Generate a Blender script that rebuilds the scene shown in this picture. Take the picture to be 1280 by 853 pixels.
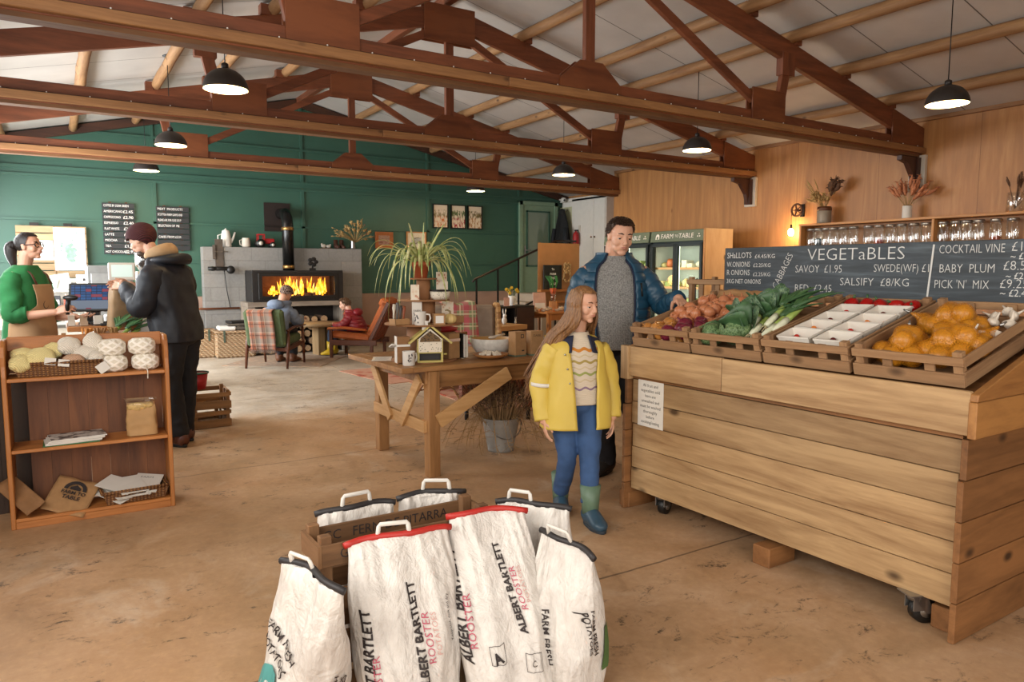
import bpy, bmesh, math, random
from mathutils import Vector, Matrix, noise as mnoise
R = math.radians
PI = math.pi
rnd = random.Random(7)
for o in list(bpy.data.objects):
    bpy.data.objects.remove(o)
sc = bpy.context.scene
col = sc.collection

# ------------------------------------------------------------------ camera, world, lights
cam_d = bpy.data.cameras.new('camera')
cam_d.sensor_width = 36.0
cam_d.lens = 900.0 / 1280.0 * 36.0
cam_d.clip_start = 0.05
cam = bpy.data.objects.new('camera', cam_d)
col.objects.link(cam)
cam.location = (0, 0, 1.45)
cam.rotation_euler = (R(90 - 5.65), 0, R(-32.6))
sc.camera = cam

sc.view_settings.view_transform = 'Standard'
sc.view_settings.look = 'None'
sc.view_settings.gamma = 1.0
sc.view_settings.use_curve_mapping = False
sc.view_settings.exposure = 0.08

world = bpy.data.worlds.new('daylight')
sc.world = world
world.use_nodes = True
wn = world.node_tree.nodes
wl = world.node_tree.links
wbg = wn['Background']
wbg.inputs['Color'].default_value = (0.80, 0.90, 1.0, 1)
wbg.inputs['Strength'].default_value = 1.0


def area(name, loc, look, sx, sy, power, rgb, spread=180):
    d = bpy.data.lights.new(name, 'AREA')
    d.shape = 'RECTANGLE'
    d.size, d.size_y = sx, sy
    d.energy = power
    d.color = rgb
    d.spread = R(spread)
    o = bpy.data.objects.new(name, d)
    col.objects.link(o)
    o.location = loc
    v = Vector(look) - Vector(loc)
    o.rotation_euler = v.to_track_quat('-Z', 'Y').to_euler()
    return o


# daylight through the windows of the left wall (far end) and through the wide doorway behind the photographer
area('window_light', (-1.15, 10.4, 1.75), (4.5, 10.4, 0.2), 4.6, 2.0, 460, (0.95, 0.98, 1.0))
area('window_light', (-1.15, 6.4, 1.9), (4.0, 7.0, 0.5), 1.2, 1.1, 50, (0.95, 0.98, 1.0))
area('window_light', (-1.15, 1.7, 2.1), (3.0, 2.4, 0.7), 3.4, 1.5, 100, (1.0, 0.94, 0.86))
area('doorway_light', (0.3, -2.7, 1.9), (2.6, 4.0, 1.0), 4.0, 2.6, 145, (1.0, 0.92, 0.82))


# ------------------------------------------------------------------ colour and material helpers
def hx(s):
    s = s.lstrip('#')
    c = [int(s[i:i + 2], 16) / 255 for i in (0, 2, 4)]
    return tuple((x / 12.92 if x <= .04045 else ((x + .055) / 1.055) ** 2.4) for x in c) + (1,)


class NT:
    def __init__(self, name):
        self.m = bpy.data.materials.new(name)
        self.m.use_nodes = True
        self.t = self.m.node_tree
        self.n = self.t.nodes
        self.b = self.n['Principled BSDF']
        self.co = None

    def add(self, typ, props=None, **inp):
        n = self.n.new('ShaderNode' + typ)
        for k, v in (props or {}).items():
            setattr(n, k, v)
        for k, v in inp.items():
            self.set(n, k.replace('_', ' '), v)
        return n

    def set(self, n, key, v):
        s = None
        if isinstance(key, int):
            s = n.inputs[key]
        else:
            for i in n.inputs:
                if i.name == key and (i.enabled or True):
                    s = i
                    break
        if hasattr(v, 'is_output'):
            self.t.links.new(v, s)
        elif hasattr(v, 'outputs'):
            self.t.links.new(v.outputs[0], s)
        else:
            s.default_value = v

    def coord(self, which='Object'):
        return self.add('TexCoord').outputs[which]

    def mapping(self, vec, scale=(1, 1, 1), rot=(0, 0, 0), loc=(0, 0, 0)):
        return self.add('Mapping', Vector=vec, Scale=scale, Rotation=rot, Location=loc).outputs[0]

    def noise(self, vec, scale, detail=4, rough=.55, dist=0):
        n = self.add('TexNoise', Vector=vec, Scale=scale, Detail=detail, Roughness=rough, Distortion=dist)
        return n.outputs[0]

    def ramp(self, fac, stops):
        r = self.add('ValToRGB', Fac=fac)
        e = r.color_ramp.elements
        while len(e) < len(stops):
            e.new(.5)
        for el, (p, c) in zip(e, stops):
            el.position = p
            el.color = hx(c) if isinstance(c, str) else (tuple(c) if len(c) == 4 else tuple(c) + (1,))
        return r.outputs[0]

    def math(self, op, a, b=0.0, c=None):
        n = self.add('Math', {'operation': op})
        self.set(n, 0, a)
        self.set(n, 1, b)
        if c is not None:
            self.set(n, 2, c)
        return n.outputs[0]

    def mix(self, fac, a, b, blend='MIX'):
        n = self.add('MixRGB', {'blend_type': blend})
        self.set(n, 0, fac)
        self.set(n, 1, hx(a) if isinstance(a, str) else a)
        self.set(n, 2, hx(b) if isinstance(b, str) else b)
        return n.outputs[0]

    def bump(self, h, strength=.3, dist=.01):
        n = self.add('Bump', Strength=strength, Distance=dist, Height=h)
        self.set(self.b, 'Normal', n.outputs[0])

    def color(self, v):
        self.set(self.b, 'Base Color', hx(v) if isinstance(v, str) else v)

    def pbr(self, rough=.6, metal=0.0, spec=.5):
        self.b.inputs['Roughness'].default_value = rough
        self.b.inputs['Metallic'].default_value = metal
        self.b.inputs['Specular IOR Level'].default_value = spec
        return self.m


_cache = {}


def plain(c, rough=.6, metal=0.0, var=.12, bump=.0, scale=12, spec=.5):
    """one colour with a faint mottle"""
    k = ('p', c, rough, metal, var, bump, scale, spec)
    if k in _cache:
        return _cache[k]
    t = NT('paint ' + c)
    co = t.coord()
    nz = t.noise(co, scale, 4)
    a = hx(c)
    lo = tuple(x * (1 - var) for x in a[:3]) + (1,)
    hi = tuple(min(1, x * (1 + var)) for x in a[:3]) + (1,)
    t.color(t.ramp(nz, [(.3, lo), (.7, hi)]))
    if bump:
        t.bump(t.noise(co, scale * 4, 5), bump, .01)
    _cache[k] = t.pbr(rough, metal, spec)
    return _cache[k]


def wood(light, dark, axis='X', rough=.6, grain=9, var=.25, knots=.0, bump=.15, island=True, seed=0, wear=None):
    k = ('w', light, dark, axis, rough, grain, var, knots, bump, island, seed, wear)
    if k in _cache:
        return _cache[k]
    t = NT('timber')
    co = t.coord()
    g = t.add('NewGeometry').outputs['Random Per Island']
    if island:
        off = t.add('CombineXYZ', X=t.math('MULTIPLY', g, 17.3), Y=t.math('MULTIPLY', g, 41.7), Z=t.math('MULTIPLY', g, 29.1))
        co = t.add('VectorMath', {'operation': 'ADD'}, Vector=co)
        t.set(co, 1, off.outputs[0])
        co = co.outputs[0]
    s = {'X': (.9, grain, grain), 'Y': (grain, .9, grain), 'Z': (grain, grain, .9)}[axis]
    m = t.mapping(co, s, loc=(seed, seed * 2, 0))
    n1 = t.noise(m, 1.0, 6, .6, 1.2)
    n2 = t.noise(m, 6.0, 3, .6, .3)
    f = t.math('ADD', t.math('MULTIPLY', n1, .75), t.math('MULTIPLY', n2, .25))
    c = t.ramp(f, [(.32, dark), (.62, light)])
    if knots:
        ks = {'X': (5, 9, 9), 'Y': (9, 5, 9), 'Z': (9, 9, 5)}[axis]
        v = t.add('TexVoronoi', Vector=t.mapping(co, ks), Scale=1.0)
        keep = t.math('LESS_THAN', t.add('SeparateColor', Color=v.outputs['Color']).outputs[0], .16 * knots)
        kf = t.math('MULTIPLY', t.ramp(v.outputs['Distance'], [(.10, (1, 1, 1)), (.26, (0, 0, 0))]), keep)
        dk = tuple(x * .35 for x in hx(dark)[:3]) + (1,)
        c = t.mix(kf, c, dk)
    if wear:
        wz = t.noise(t.coord(), 2.3, 5, .6)
        c = t.mix(t.math('MULTIPLY', t.ramp(wz, [(.45, (0, 0, 0)), (.7, (1, 1, 1))]), .6), c, wear)
    if island:
        br = t.math('ADD', t.math('MULTIPLY', g, var), 1 - var * .55)
        hs = t.add('HueSaturation', Value=br, Color=c)
        c = hs.outputs[0]
    t.color(c)
    t.bump(f, bump, .004)
    _cache[k] = t.pbr(rough)
    return _cache[k]


# ------------------------------------------------------------------ mesh helpers
class MB:
    def __init__(self):
        self.v, self.f, self.mi, self.sm = [], [], [], []

    def addf(self, verts, faces, mi=0, sm=False):
        o = len(self.v)
        self.v += [Vector(p) for p in verts]
        for f in faces:
            self.f.append([i + o for i in f])
            self.mi.append(mi)
            self.sm.append(sm)
        return self

    def box(self, c, s, rz=0, mi=0, M=None):
        """centre, size, turn about z (or a 3x3/4x4 matrix)"""
        hxx, hy, hz = s[0] / 2, s[1] / 2, s[2] / 2
        rot = M if M is not None else Matrix.Rotation(rz, 3, 'Z')
        vs = [Vector(c) + rot @ Vector((x * hxx, y * hy, z * hz)) for x in (-1, 1) for y in (-1, 1) for z in (-1, 1)]
        return self.addf(vs, [(0, 1, 3, 2), (4, 6, 7, 5), (0, 4, 5, 1), (2, 3, 7, 6), (0, 2, 6, 4), (1, 5, 7, 3)], mi)

    def bx(self, a, b, mi=0):
        """axis-aligned box between two corners"""
        a, b = Vector(a), Vector(b)
        return self.box((a + b) / 2, [abs(x) for x in (b - a)], mi=mi)

    def bar(self, p0, p1, w, h, upv=(0, 0, 1), mi=0):
        """rectangular beam from p0 to p1; h along up, w across"""
        p0, p1 = Vector(p0), Vector(p1)
        d = (p1 - p0)
        L = d.length
        d.normalize()
        u = Vector(upv)
        s = d.cross(u)
        if s.length < 1e-4:
            s = d.cross(Vector((0, 1, 0)))
        s.normalize()
        u = s.cross(d)
        m = Matrix((d, s, u)).transposed()
        return self.box((p0 + p1) / 2, (L, w, h), M=m, mi=mi)

    def prism(self, poly, depth, M=None, mi=0):
        """2-D polygon in local xy, extruded along local z from 0 to depth, placed by matrix M"""
        n = len(poly)
        vs = [Vector((x, y, 0)) for x, y in poly] + [Vector((x, y, depth)) for x, y in poly]
        if M is not None:
            vs = [M @ p for p in vs]
        fs = [list(range(n))[::-1], list(range(n, 2 * n))] + [(i, (i + 1) % n, n + (i + 1) % n, n + i) for i in range(n)]
        return self.addf(vs, fs, mi)

    def tube(self, pts, r, seg=10, caps=True, mi=0, sm=True, flat=None, upv=None):
        """swept tube; r is one radius, a list, or a list of (rx, ry)"""
        pts = [Vector(p) for p in pts]
        n = len(pts)
        rr = list(r) if isinstance(r, (list, tuple)) else [r] * n
        vs = []
        ref = Vector(upv) if upv else None
        for i, p in enumerate(pts):
            d = (pts[min(i + 1, n - 1)] - pts[max(i - 1, 0)])
            if d.length < 1e-9:
                d = Vector((0, 0, 1))
            d.normalize()
            if ref is None:
                ref = Vector((0, 0, 1)) if abs(d.z) < .9 else Vector((0, 1, 0))
            s = d.cross(ref)
            if s.length < 1e-5:
                s = d.orthogonal()
            s.normalize()
            u = s.cross(d)
            if upv is None:
                ref = u
            a, b = rr[i] if isinstance(rr[i], (tuple, list)) else (rr[i], rr[i])
            for k in range(seg):
                t = 2 * PI * k / seg
                vs.append(p + s * (math.cos(t) * a) + u * (math.sin(t) * b))
        fs = []
        for i in range(n - 1):
            for k in range(seg):
                k2 = (k + 1) % seg
                fs.append((i * seg + k, i * seg + k2, (i + 1) * seg + k2, (i + 1) * seg + k))
        if caps:
            fs.append(list(range(seg))[::-1])
            fs.append([(n - 1) * seg + k for k in range(seg)])
        return self.addf(vs, fs, mi, sm)

    def lathe(self, prof, c=(0, 0, 0), seg=24, mi=0, sm=True, M=None, caps=True):
        """profile of (radius, z) revolved about z"""
        n = len(prof)
        vs = []
        for (r, z) in prof:
            for k in range(seg):
                t = 2 * PI * k / seg
                p = Vector((r * math.cos(t), r * math.sin(t), z))
                vs.append((M @ p if M is not None else p) + Vector(c))
        fs = []
        for i in range(n - 1):
            for k in range(seg):
                k2 = (k + 1) % seg
                fs.append((i * seg + k, i * seg + k2, (i + 1) * seg + k2, (i + 1) * seg + k))
        if caps and prof[0][0] > 1e-6 and prof[0][1] <= min(z for _, z in prof) + 1e-6:
            fs.append(list(range(seg))[::-1])
        if caps and prof[-1][0] > 1e-6 and len(prof) <= 3:
            fs.append([(n - 1) * seg + k for k in range(seg)])
        return self.addf(vs, fs, mi, sm)

    def ball(self, c, r, seg=14, rings=8, M=None, mi=0, nz=0, nscale=3, seed=0):
        """ellipsoid with optional lumpiness"""
        r = r if isinstance(r, (tuple, list)) else (r, r, r)
        vs = []
        for i in range(rings + 1):
            ph = PI * i / rings
            for k in range(seg):
                t = 2 * PI * k / seg
                p = Vector((math.sin(ph) * math.cos(t), math.sin(ph) * math.sin(t), math.cos(ph)))
                q = 1 + (nz * mnoise.noise(p * nscale + Vector((seed * 7.1, seed * 3.3, 0))) if nz else 0)
                p = Vector((p.x * r[0], p.y * r[1], p.z * r[2])) * q
                vs.append((M @ p if M is not None else p) + Vector(c))
        fs = []
        for i in range(rings):
            for k in range(seg):
                k2 = (k + 1) % seg
                fs.append((i * seg + k, (i + 1) * seg + k, (i + 1) * seg + k2, i * seg + k2))
        return self.addf(vs, fs, mi, True)

    def grid(self, fn, nu, nv, mi=0, closed=False, sm=True):
        """surface patch: fn(u, v) with u, v in 0..1; closed wraps u"""
        vs = [fn(i / nu, j / nv) for j in range(nv + 1) for i in range(nu + (0 if closed else 1))]
        w = nu + (0 if closed else 1)
        fs = []
        for j in range(nv):
            for i in range(nu):
                i2 = (i + 1) % w if closed else i + 1
                fs.append((j * w + i, j * w + i2, (j + 1) * w + i2, (j + 1) * w + i))
        return self.addf(vs, fs, mi, sm)

    def xf(self, M):
        self.v = [M @ p for p in self.v]
        return self

    def mesh(self, name, mats, bevel=0, solid=0, weld=True):
        me = bpy.data.meshes.new(name)
        me.from_pydata([tuple(p) for p in self.v], [], self.f)
        for m in mats:
            me.materials.append(m)
        me.polygons.foreach_set('material_index', self.mi)
        me.polygons.foreach_set('use_smooth', self.sm)
        me.update()
        if bevel or weld or solid:
            bm = bmesh.new()
            bm.from_mesh(me)
            if weld:
                bmesh.ops.remove_doubles(bm, verts=bm.verts, dist=1e-6)
            bmesh.ops.recalc_face_normals(bm, faces=bm.faces)
            if solid:
                bm.normal_update()
                vs = bm.verts[:]
                fs = bm.faces[:]
                bd = [e for e in bm.edges if len(e.link_faces) == 1]
                nv = {v: bm.verts.new(v.co - v.normal * solid) for v in vs}
                for f in fs:
                    g = bm.faces.new([nv[v] for v in reversed(f.verts)])
                    g.smooth, g.material_index = f.smooth, f.material_index
                for e in bd:
                    a, b = e.verts
                    try:
                        g = bm.faces.new([a, b, nv[b], nv[a]])
                        g.smooth, g.material_index = False, e.link_faces[0].material_index
                    except ValueError:
                        pass
                bmesh.ops.recalc_face_normals(bm, faces=bm.faces)
            if bevel:
                es = [e for e in bm.edges if len(e.link_faces) == 2 and e.calc_face_angle(0) > .6]
                bmesh.ops.bevel(bm, geom=es, offset=bevel, segments=1, affect='EDGES', clamp_overlap=True)
            bm.to_mesh(me)
            bm.free()
        return me


def link(o, parent=None):
    col.objects.link(o)
    if parent is not None:
        o.parent = parent
    return o


def tag(o, label=None, cat=None, group=None, kind=None):
    if label:
        o['label'] = label
    if cat:
        o['category'] = cat
    if group:
        o['group'] = group
    if kind:
        o['kind'] = kind
    return o


def build(name, mb, mats, parent=None, bevel=0, solid=0, loc=(0, 0, 0), rz=0, label=None, weld=True):
    mats = mats if isinstance(mats, (list, tuple)) else [mats]
    o = bpy.data.objects.new(name, mb.mesh(name, mats, bevel, solid, weld))
    o.location = loc
    o.rotation_euler = (0, 0, rz)
    if label:
        o['label'] = label
    return link(o, parent)


def thing(name, label, cat, loc=(0, 0, 0), rz=0, group=None):
    o = bpy.data.objects.new(name, None)
    o.empty_display_size = .1
    o.location = loc
    o.rotation_euler = (0, 0, rz)
    link(o)
    return tag(o, label, cat, group)


def struct(name, mb, mats, bevel=0, **k):
    return tag(build(name, mb, mats, bevel=bevel, **k), kind='structure')


def dup(root, loc=None, rz=None, label=None, group=None, scale=None):
    r = root.copy()
    col.objects.link(r)
    if loc is not None:
        r.location = loc
    if rz is not None:
        r.rotation_euler = (0, 0, rz)
    if scale is not None:
        r.scale = (scale, scale, scale) if not isinstance(scale, tuple) else scale
    if label:
        r['label'] = label
    if group:
        r['group'] = group
    for ch in list(root.children):
        c = ch.copy()
        col.objects.link(c)
        c.parent = r
        for g in ch.children:
            d = g.copy()
            col.objects.link(d)
            d.parent = c
    return r


def text_mb(s, size, M, align='LEFT', depth=.0015, fn=None, mi=0, sub=0, shear=0.0, sx=1.0, bold=0.0):
    """lettering as a mesh: text in local xy placed by matrix M (or mapped by fn(x, y, h))"""
    cu = bpy.data.curves.new('lettering', 'FONT')
    cu.body = s
    cu.size = size
    cu.align_x = align
    cu.align_y = 'CENTER'
    cu.shear = shear
    cu.offset = bold
    cu.resolution_u = 2
    ob = bpy.data.objects.new('lettering', cu)
    me = bpy.data.meshes.new_from_object(ob)
    mb = MB()
    if me and len(me.vertices):
        bm = bmesh.new()
        bm.from_mesh(me)
        if sub:
            bmesh.ops.triangulate(bm, faces=bm.faces)
            for _ in range(4):
                es = [e for e in bm.edges if e.calc_length() > sub]
                if not es:
                    break
                bmesh.ops.subdivide_edges(bm, edges=es, cuts=1)
                bmesh.ops.triangulate(bm, faces=bm.faces)
        bm.verts.index_update()
        vs = []
        for v in bm.verts:
            x, y = v.co.x * sx, v.co.y
            vs.append(fn(x, y) if fn else M @ Vector((x, y, depth)))
        fs = [[v.index for v in f.verts] for f in bm.faces]
        mb.addf(vs, fs, mi)
        bm.free()
    bpy.data.objects.remove(ob)
    bpy.data.curves.remove(cu)
    if me:
        bpy.data.meshes.remove(me)
    return mb


def join(*mbs):
    r = MB()
    for m in mbs:
        o = len(r.v)
        r.v += m.v
        r.f += [[i + o for i in f] for f in m.f]
        r.mi += m.mi
        r.sm += m.sm
    return r


def frame(o, x, y):
    """matrix whose local x, y run along the given directions, origin o"""
    x = Vector(x).normalized()
    y = Vector(y)
    z = x.cross(y).normalized()
    y = z.cross(x)
    m = Matrix((x, y, z)).transposed().to_4x4()
    m.translation = Vector(o)
    return m


def remesh(mb, voxel, smooth=2, name='body', fac=.5):
    """fuse overlapping closed shapes into one continuous surface"""
    me = mb.mesh('tmp', [], weld=False)
    ob = bpy.data.objects.new('tmp', me)
    col.objects.link(ob)
    r = ob.modifiers.new('r', 'REMESH')
    r.mode = 'VOXEL'
    r.voxel_size = voxel
    r.use_smooth_shade = True
    if smooth:
        s = ob.modifiers.new('s', 'SMOOTH')
        s.iterations = smooth
        s.factor = fac
    dg = bpy.context.evaluated_depsgraph_get()
    out = bpy.data.meshes.new_from_object(ob.evaluated_get(dg))
    out.name = name
    bpy.data.objects.remove(ob)
    bpy.data.meshes.remove(me)
    out.polygons.foreach_set('use_smooth', [True] * len(out.polygons))
    return out


def link_mesh(name, me, mats, parent=None, label=None):
    me.materials.clear()
    for m in (mats if isinstance(mats, (list, tuple)) else [mats]):
        me.materials.append(m)
    o = bpy.data.objects.new(name, me)
    if label:
        o['label'] = label
    return link(o, parent)
# ------------------------------------------------------------------ shared materials
def block_mat():
    t = NT('painted concrete blocks')
    co = t.coord()
    m = t.mapping(co, (1, 1, 1), rot=(R(90), 0, 0))
    b = t.add('TexBrick', {'offset': .5}, Vector=m, Scale=1.0, Color1=(.235, .225, .21, 1), Color2=(.275, .262, .245, 1), Mortar=(.20, .19, .175, 1))
    b.inputs['Mortar Size'].default_value = .006
    b.inputs['Brick Width'].default_value = .46
    b.inputs['Row Height'].default_value = .23
    nz = t.noise(co, 30, 5)
    t.color(t.mix(.25, b.outputs[0], t.ramp(nz, [(.3, '#67635d'), (.7, '#8f8b83')])))
    t.bump(t.math('ADD', t.math('MULTIPLY', b.outputs['Fac'], -1), t.math('MULTIPLY', nz, .4)), .5, .01)
    return t.pbr(.85)


def floor_mat():
    t = NT('worn concrete floor')
    co = t.coord()
    big = t.noise(co, .55, 5, .6, .4)
    mid = t.noise(co, 2.4, 7, .68, .5)
    fine = t.noise(co, 26, 6, .7)
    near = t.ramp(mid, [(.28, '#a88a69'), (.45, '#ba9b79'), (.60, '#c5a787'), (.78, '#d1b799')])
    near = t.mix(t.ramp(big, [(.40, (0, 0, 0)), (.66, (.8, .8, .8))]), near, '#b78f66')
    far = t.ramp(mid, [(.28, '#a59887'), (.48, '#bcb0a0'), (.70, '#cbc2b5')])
    # paler grey far end, browner near end; tones meet along an uneven edge
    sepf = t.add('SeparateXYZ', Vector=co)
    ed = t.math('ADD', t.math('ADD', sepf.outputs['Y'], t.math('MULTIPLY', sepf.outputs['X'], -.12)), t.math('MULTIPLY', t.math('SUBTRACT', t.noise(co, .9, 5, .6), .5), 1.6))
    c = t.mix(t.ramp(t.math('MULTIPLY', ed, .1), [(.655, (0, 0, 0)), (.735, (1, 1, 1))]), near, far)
    c = t.mix(.45, c, t.ramp(fine, [(.3, '#5f5043'), (.5, '#808080'), (.7, '#b5aa9b')]), 'SOFT_LIGHT')
    # blotches of dark dirt trodden in
    sp = t.noise(t.mapping(co, (1, 1.7, 1), rot=(0, 0, .5)), 5.5, 8, .74, .8)
    wh = t.noise(co, .9, 3)
    spm = t.math('MULTIPLY', t.ramp(sp, [(.56, (0, 0, 0)), (.63, (1, 1, 1))]), t.ramp(wh, [(.40, (0, 0, 0)), (.52, (1, 1, 1))]))
    fm = t.math('MULTIPLY', spm, t.ramp(t.noise(co, 48, 4, .7), [(.42, (0, 0, 0)), (.55, (1, 1, 1))]))
    c = t.mix(t.math('MULTIPLY', fm, .85), c, '#352b22')
    # soft brown wear marks
    we = t.noise(t.mapping(co, (1.6, 1, 1), loc=(2, 9, 0)), 2.1, 7, .7, 1.0)
    c = t.mix(t.math('MULTIPLY', t.ramp(we, [(.56, (0, 0, 0)), (.70, (1, 1, 1))]), .35), c, '#86664a')
    # pale scuffs
    pl = t.noise(t.mapping(co, (1, 1, 1), loc=(7, 3, 0)), 1.6, 6, .7, .6)
    c = t.mix(t.math('MULTIPLY', t.ramp(pl, [(.56, (0, 0, 0)), (.70, (1, 1, 1))]), .3), c, '#d8cbb8')
    # joints between the slabs, wandering a little
    wv = t.add('VectorMath', {'operation': 'ADD'}, Vector=co)
    d = t.add('TexNoise', Vector=co, Scale=3.0, Detail=6.0)
    dm = t.add('VectorMath', {'operation': 'SCALE'}, Vector=d.outputs['Color'])
    t.set(dm, 'Scale', .05)
    t.set(wv, 1, dm.outputs[0])
    b = t.add('TexBrick', {'offset': 0.0}, Vector=t.mapping(wv.outputs[0], (1, 1, 1), loc=(.65, .35, 0)), Scale=1.0)
    b.inputs['Mortar Size'].default_value = .007
    b.inputs['Brick Width'].default_value = 4.2
    b.inputs['Row Height'].default_value = 2.9
    jm = t.math('MULTIPLY', b.outputs['Fac'], .6)
    c = t.mix(jm, c, '#3a2f26')
    t.color(c)
    t.bump(t.math('ADD', t.math('MULTIPLY', fine, .3), t.math('ADD', t.math('MULTIPLY', b.outputs['Fac'], -1.2), mid)), .25, .01)
    m = t.pbr(.6)
    rr = t.ramp(mid, [(.3, (.42, .42, .42)), (.7, (.72, .72, .72))])
    t.set(t.b, 'Roughness', rr)
    return m


def ceiling_mat():
    t = NT('white roof lining')
    co = t.coord()
    sep = t.add('SeparateXYZ', Vector=co)
    fy = t.math('FRACT', t.math('ADD', sep.outputs['Y'], .06))
    seam = t.math('LESS_THAN', t.math('ABSOLUTE', t.math('SUBTRACT', fy, .5)), .006)
    nz = t.noise(co, 1.2, 4)
    c = t.ramp(nz, [(.3, '#b3ada6'), (.7, '#c6c0b8')])
    t.color(t.mix(seam, c, '#5b554d'))
    w = t.add('TexWave', {'bands_direction': 'Y'}, Vector=co, Scale=4.0)
    t.bump(w.outputs[1], .03, .01)
    return t.pbr(.55)


def ply_mat():
    t = NT('plywood sheets')
    co = t.coord()
    m = t.mapping(co, (6, 5.0, .55))
    n1 = t.noise(m, 1.0, 5, .6, 1.6)
    n2 = t.noise(t.mapping(co, (14, 14, 1.2)), 1.0, 4, .6, .6)
    f = t.math('ADD', t.math('MULTIPLY', n1, .65), t.math('MULTIPLY', n2, .35))
    c = t.ramp(f, [(.30, '#98683c'), (.5, '#ab7643'), (.7, '#bd8a52')])
    sep = t.add('SeparateXYZ', Vector=co)
    y = t.math('DIVIDE', sep.outputs['Y'], 1.22)
    cell = t.math('FLOOR', y)
    wn_ = t.add('TexWhiteNoise', {'noise_dimensions': '1D'}, W=cell)
    hs = t.add('HueSaturation', Value=t.math('ADD', t.math('MULTIPLY', wn_.outputs[0], .16), .92), Color=c)
    seam = t.math('LESS_THAN', t.math('ABSOLUTE', t.math('SUBTRACT', t.math('FRACT', y), .5)), .0025)
    v = t.add('TexVoronoi', Vector=t.mapping(co, (2.2, 2.2, 1.1)), Scale=1.0)
    kn = t.ramp(v.outputs['Distance'], [(0, (1, 1, 1)), (.06, (0, 0, 0))])
    c = t.mix(kn, hs.outputs[0], '#7a4a26')
    t.color(t.mix(seam, c, '#7d5229'))
    return t.pbr(.5)


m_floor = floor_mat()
m_ceil = ceiling_mat()
m_ply = ply_mat()
m_block = block_mat()
m_green = plain('#34594a', .5, var=.05, scale=2)
m_moss = plain('#7c967c', .55, var=.05)
m_dado = plain('#9c8070', .85, var=.14, scale=3, bump=.2)
m_white = plain('#d9d4cb', .5, var=.03)
m_offw = plain('#c9c0b2', .6, var=.06)
m_black = plain('#141312', .45, var=.1)
m_iron = plain('#2a2725', .5, .6, var=.2)
m_dark = plain('#1d1815', .6, var=.15)
m_steel = plain('#a7a7a5', .3, .9, var=.08)
m_red = plain('#a01a1c', .5, var=.08)
m_paper = plain('#d9d5cd', .7, var=.03)
m_kraft = plain('#a17a50', .75, var=.10, scale=25)
m_kraftd = plain('#86603c', .8, var=.10, scale=25)
m_gold = plain('#b98a3e', .35, .8, var=.05)
m_text = plain('#e8e6e0', .8, var=.02)
m_ink = plain('#2b2322', .7, var=.02)
w_truss = lambda ax: wood('#80472a', '#542c17', ax, .55, 8, .2)
w_batten = lambda ax: wood('#9c7045', '#70492a', ax, .6, 10, .25, knots=.6)
w_purlin = lambda ax: wood('#a67d52', '#7a5433', ax, .65, 8, .25, knots=.8)
w_ply = wood('#7b4524', '#5a2c15', 'X', .55, 4, .2)
w_pine = lambda ax: wood('#b9793f', '#8f5526', ax, .45, 9, .22, knots=.6)
w_old = lambda ax: wood('#9a6c42', '#6e4526', ax, .7, 9, .3, knots=.7)


def emis(c, s):
    t = NT('glow ' + c)
    t.color(c)
    t.set(t.b, 'Emission Color', hx(c))
    t.b.inputs['Emission Strength'].default_value = s
    return t.pbr(.5)


def glass_mat(tint='#ffffff', rough=.02, alpha=.12):
    t = NT('clear glass')
    tr = t.add('BsdfTransparent', Color=hx(tint))
    gl = t.add('BsdfGlossy', Color=(1, 1, 1, 1), Roughness=rough)
    fr = t.add('LayerWeight', Blend=.5)
    mx = t.add('MixShader', Fac=t.math('ADD', t.math('MULTIPLY', t.math('POWER', fr.outputs['Facing'], 4.0), .5), alpha * .3))
    t.set(mx, 1, tr.outputs[0])
    t.set(mx, 2, gl.outputs[0])
    out = [n for n in t.n if n.type == 'OUTPUT_MATERIAL'][0]
    t.t.links.new(mx.outputs[0], out.inputs[0])
    return t.m


m_glass = glass_mat()

# ------------------------------------------------------------------ the building
XL, XR, XA, YB, YF, CX = -1.3, 9.2, 10.05, 13.4, -3.0, 3.95
S = .235


def roofz(x, z0=4.54):
    return z0 - S * abs(x - CX)


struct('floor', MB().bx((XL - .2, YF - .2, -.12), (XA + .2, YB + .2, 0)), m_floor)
mb = MB()
prof = [(XL - .3, roofz(XL - .3)), (CX, roofz(CX)), (XA + .3, roofz(XA + .3)), (XA + .3, roofz(XA + .3) + .06), (CX, roofz(CX) + .06), (XL - .3, roofz(XL - .3) + .06)]
MY = Matrix(((1, 0, 0, 0), (0, 0, 1, YF - .3), (0, 1, 0, 0), (0, 0, 0, 1)))
mb.prism(prof, YB - YF + .6, MY)
struct('ceiling', mb, m_ceil)

# back wall: green boarding above, bare rendered plinth below
mb = MB()
MG = Matrix(((1, 0, 0, 0), (0, 0, 1, YB), (0, 1, 0, 0), (0, 0, 0, 1)))
mb.prism([(XL - .2, 1.0), (XA + .2, 1.0), (XA + .2, roofz(XA + .2) + .02), (CX, roofz(CX) + .02), (XL - .2, roofz(XL - .2) + .02)], .15, MG, 0)
mb.bx((XL - .2, YB - .015, 0), (XA + .2, YB + .15, 1.0), 1)
struct('wall_back', mb, [m_green, m_dado])
mb = MB()
for z, h in ((1.02, .05), (1.58, .035), (2.23, .035), (2.90, .04), (3.02, .05)):
    mb.bx((XL, YB - .03, z - h / 2), (XA, YB, z + h / 2))
mb.bx((-.2, YB - .03, 3.60), (7.7, YB, 3.635))
mb.bx((2.4, YB - .03, 4.15), (5.5, YB, 4.185))
for x in (-.95, 1.53, 3.99, 6.53, 8.74):
    zt = roofz(x) - .1
    mb.bx((x - .03, YB - .03, 1.05), (x + .03, YB, 2.88))
    mb.bx((x - .025, YB - .026, 3.04), (x + .025, YB, zt))
struct('trim_1', mb, m_green)
mb = MB()
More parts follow.
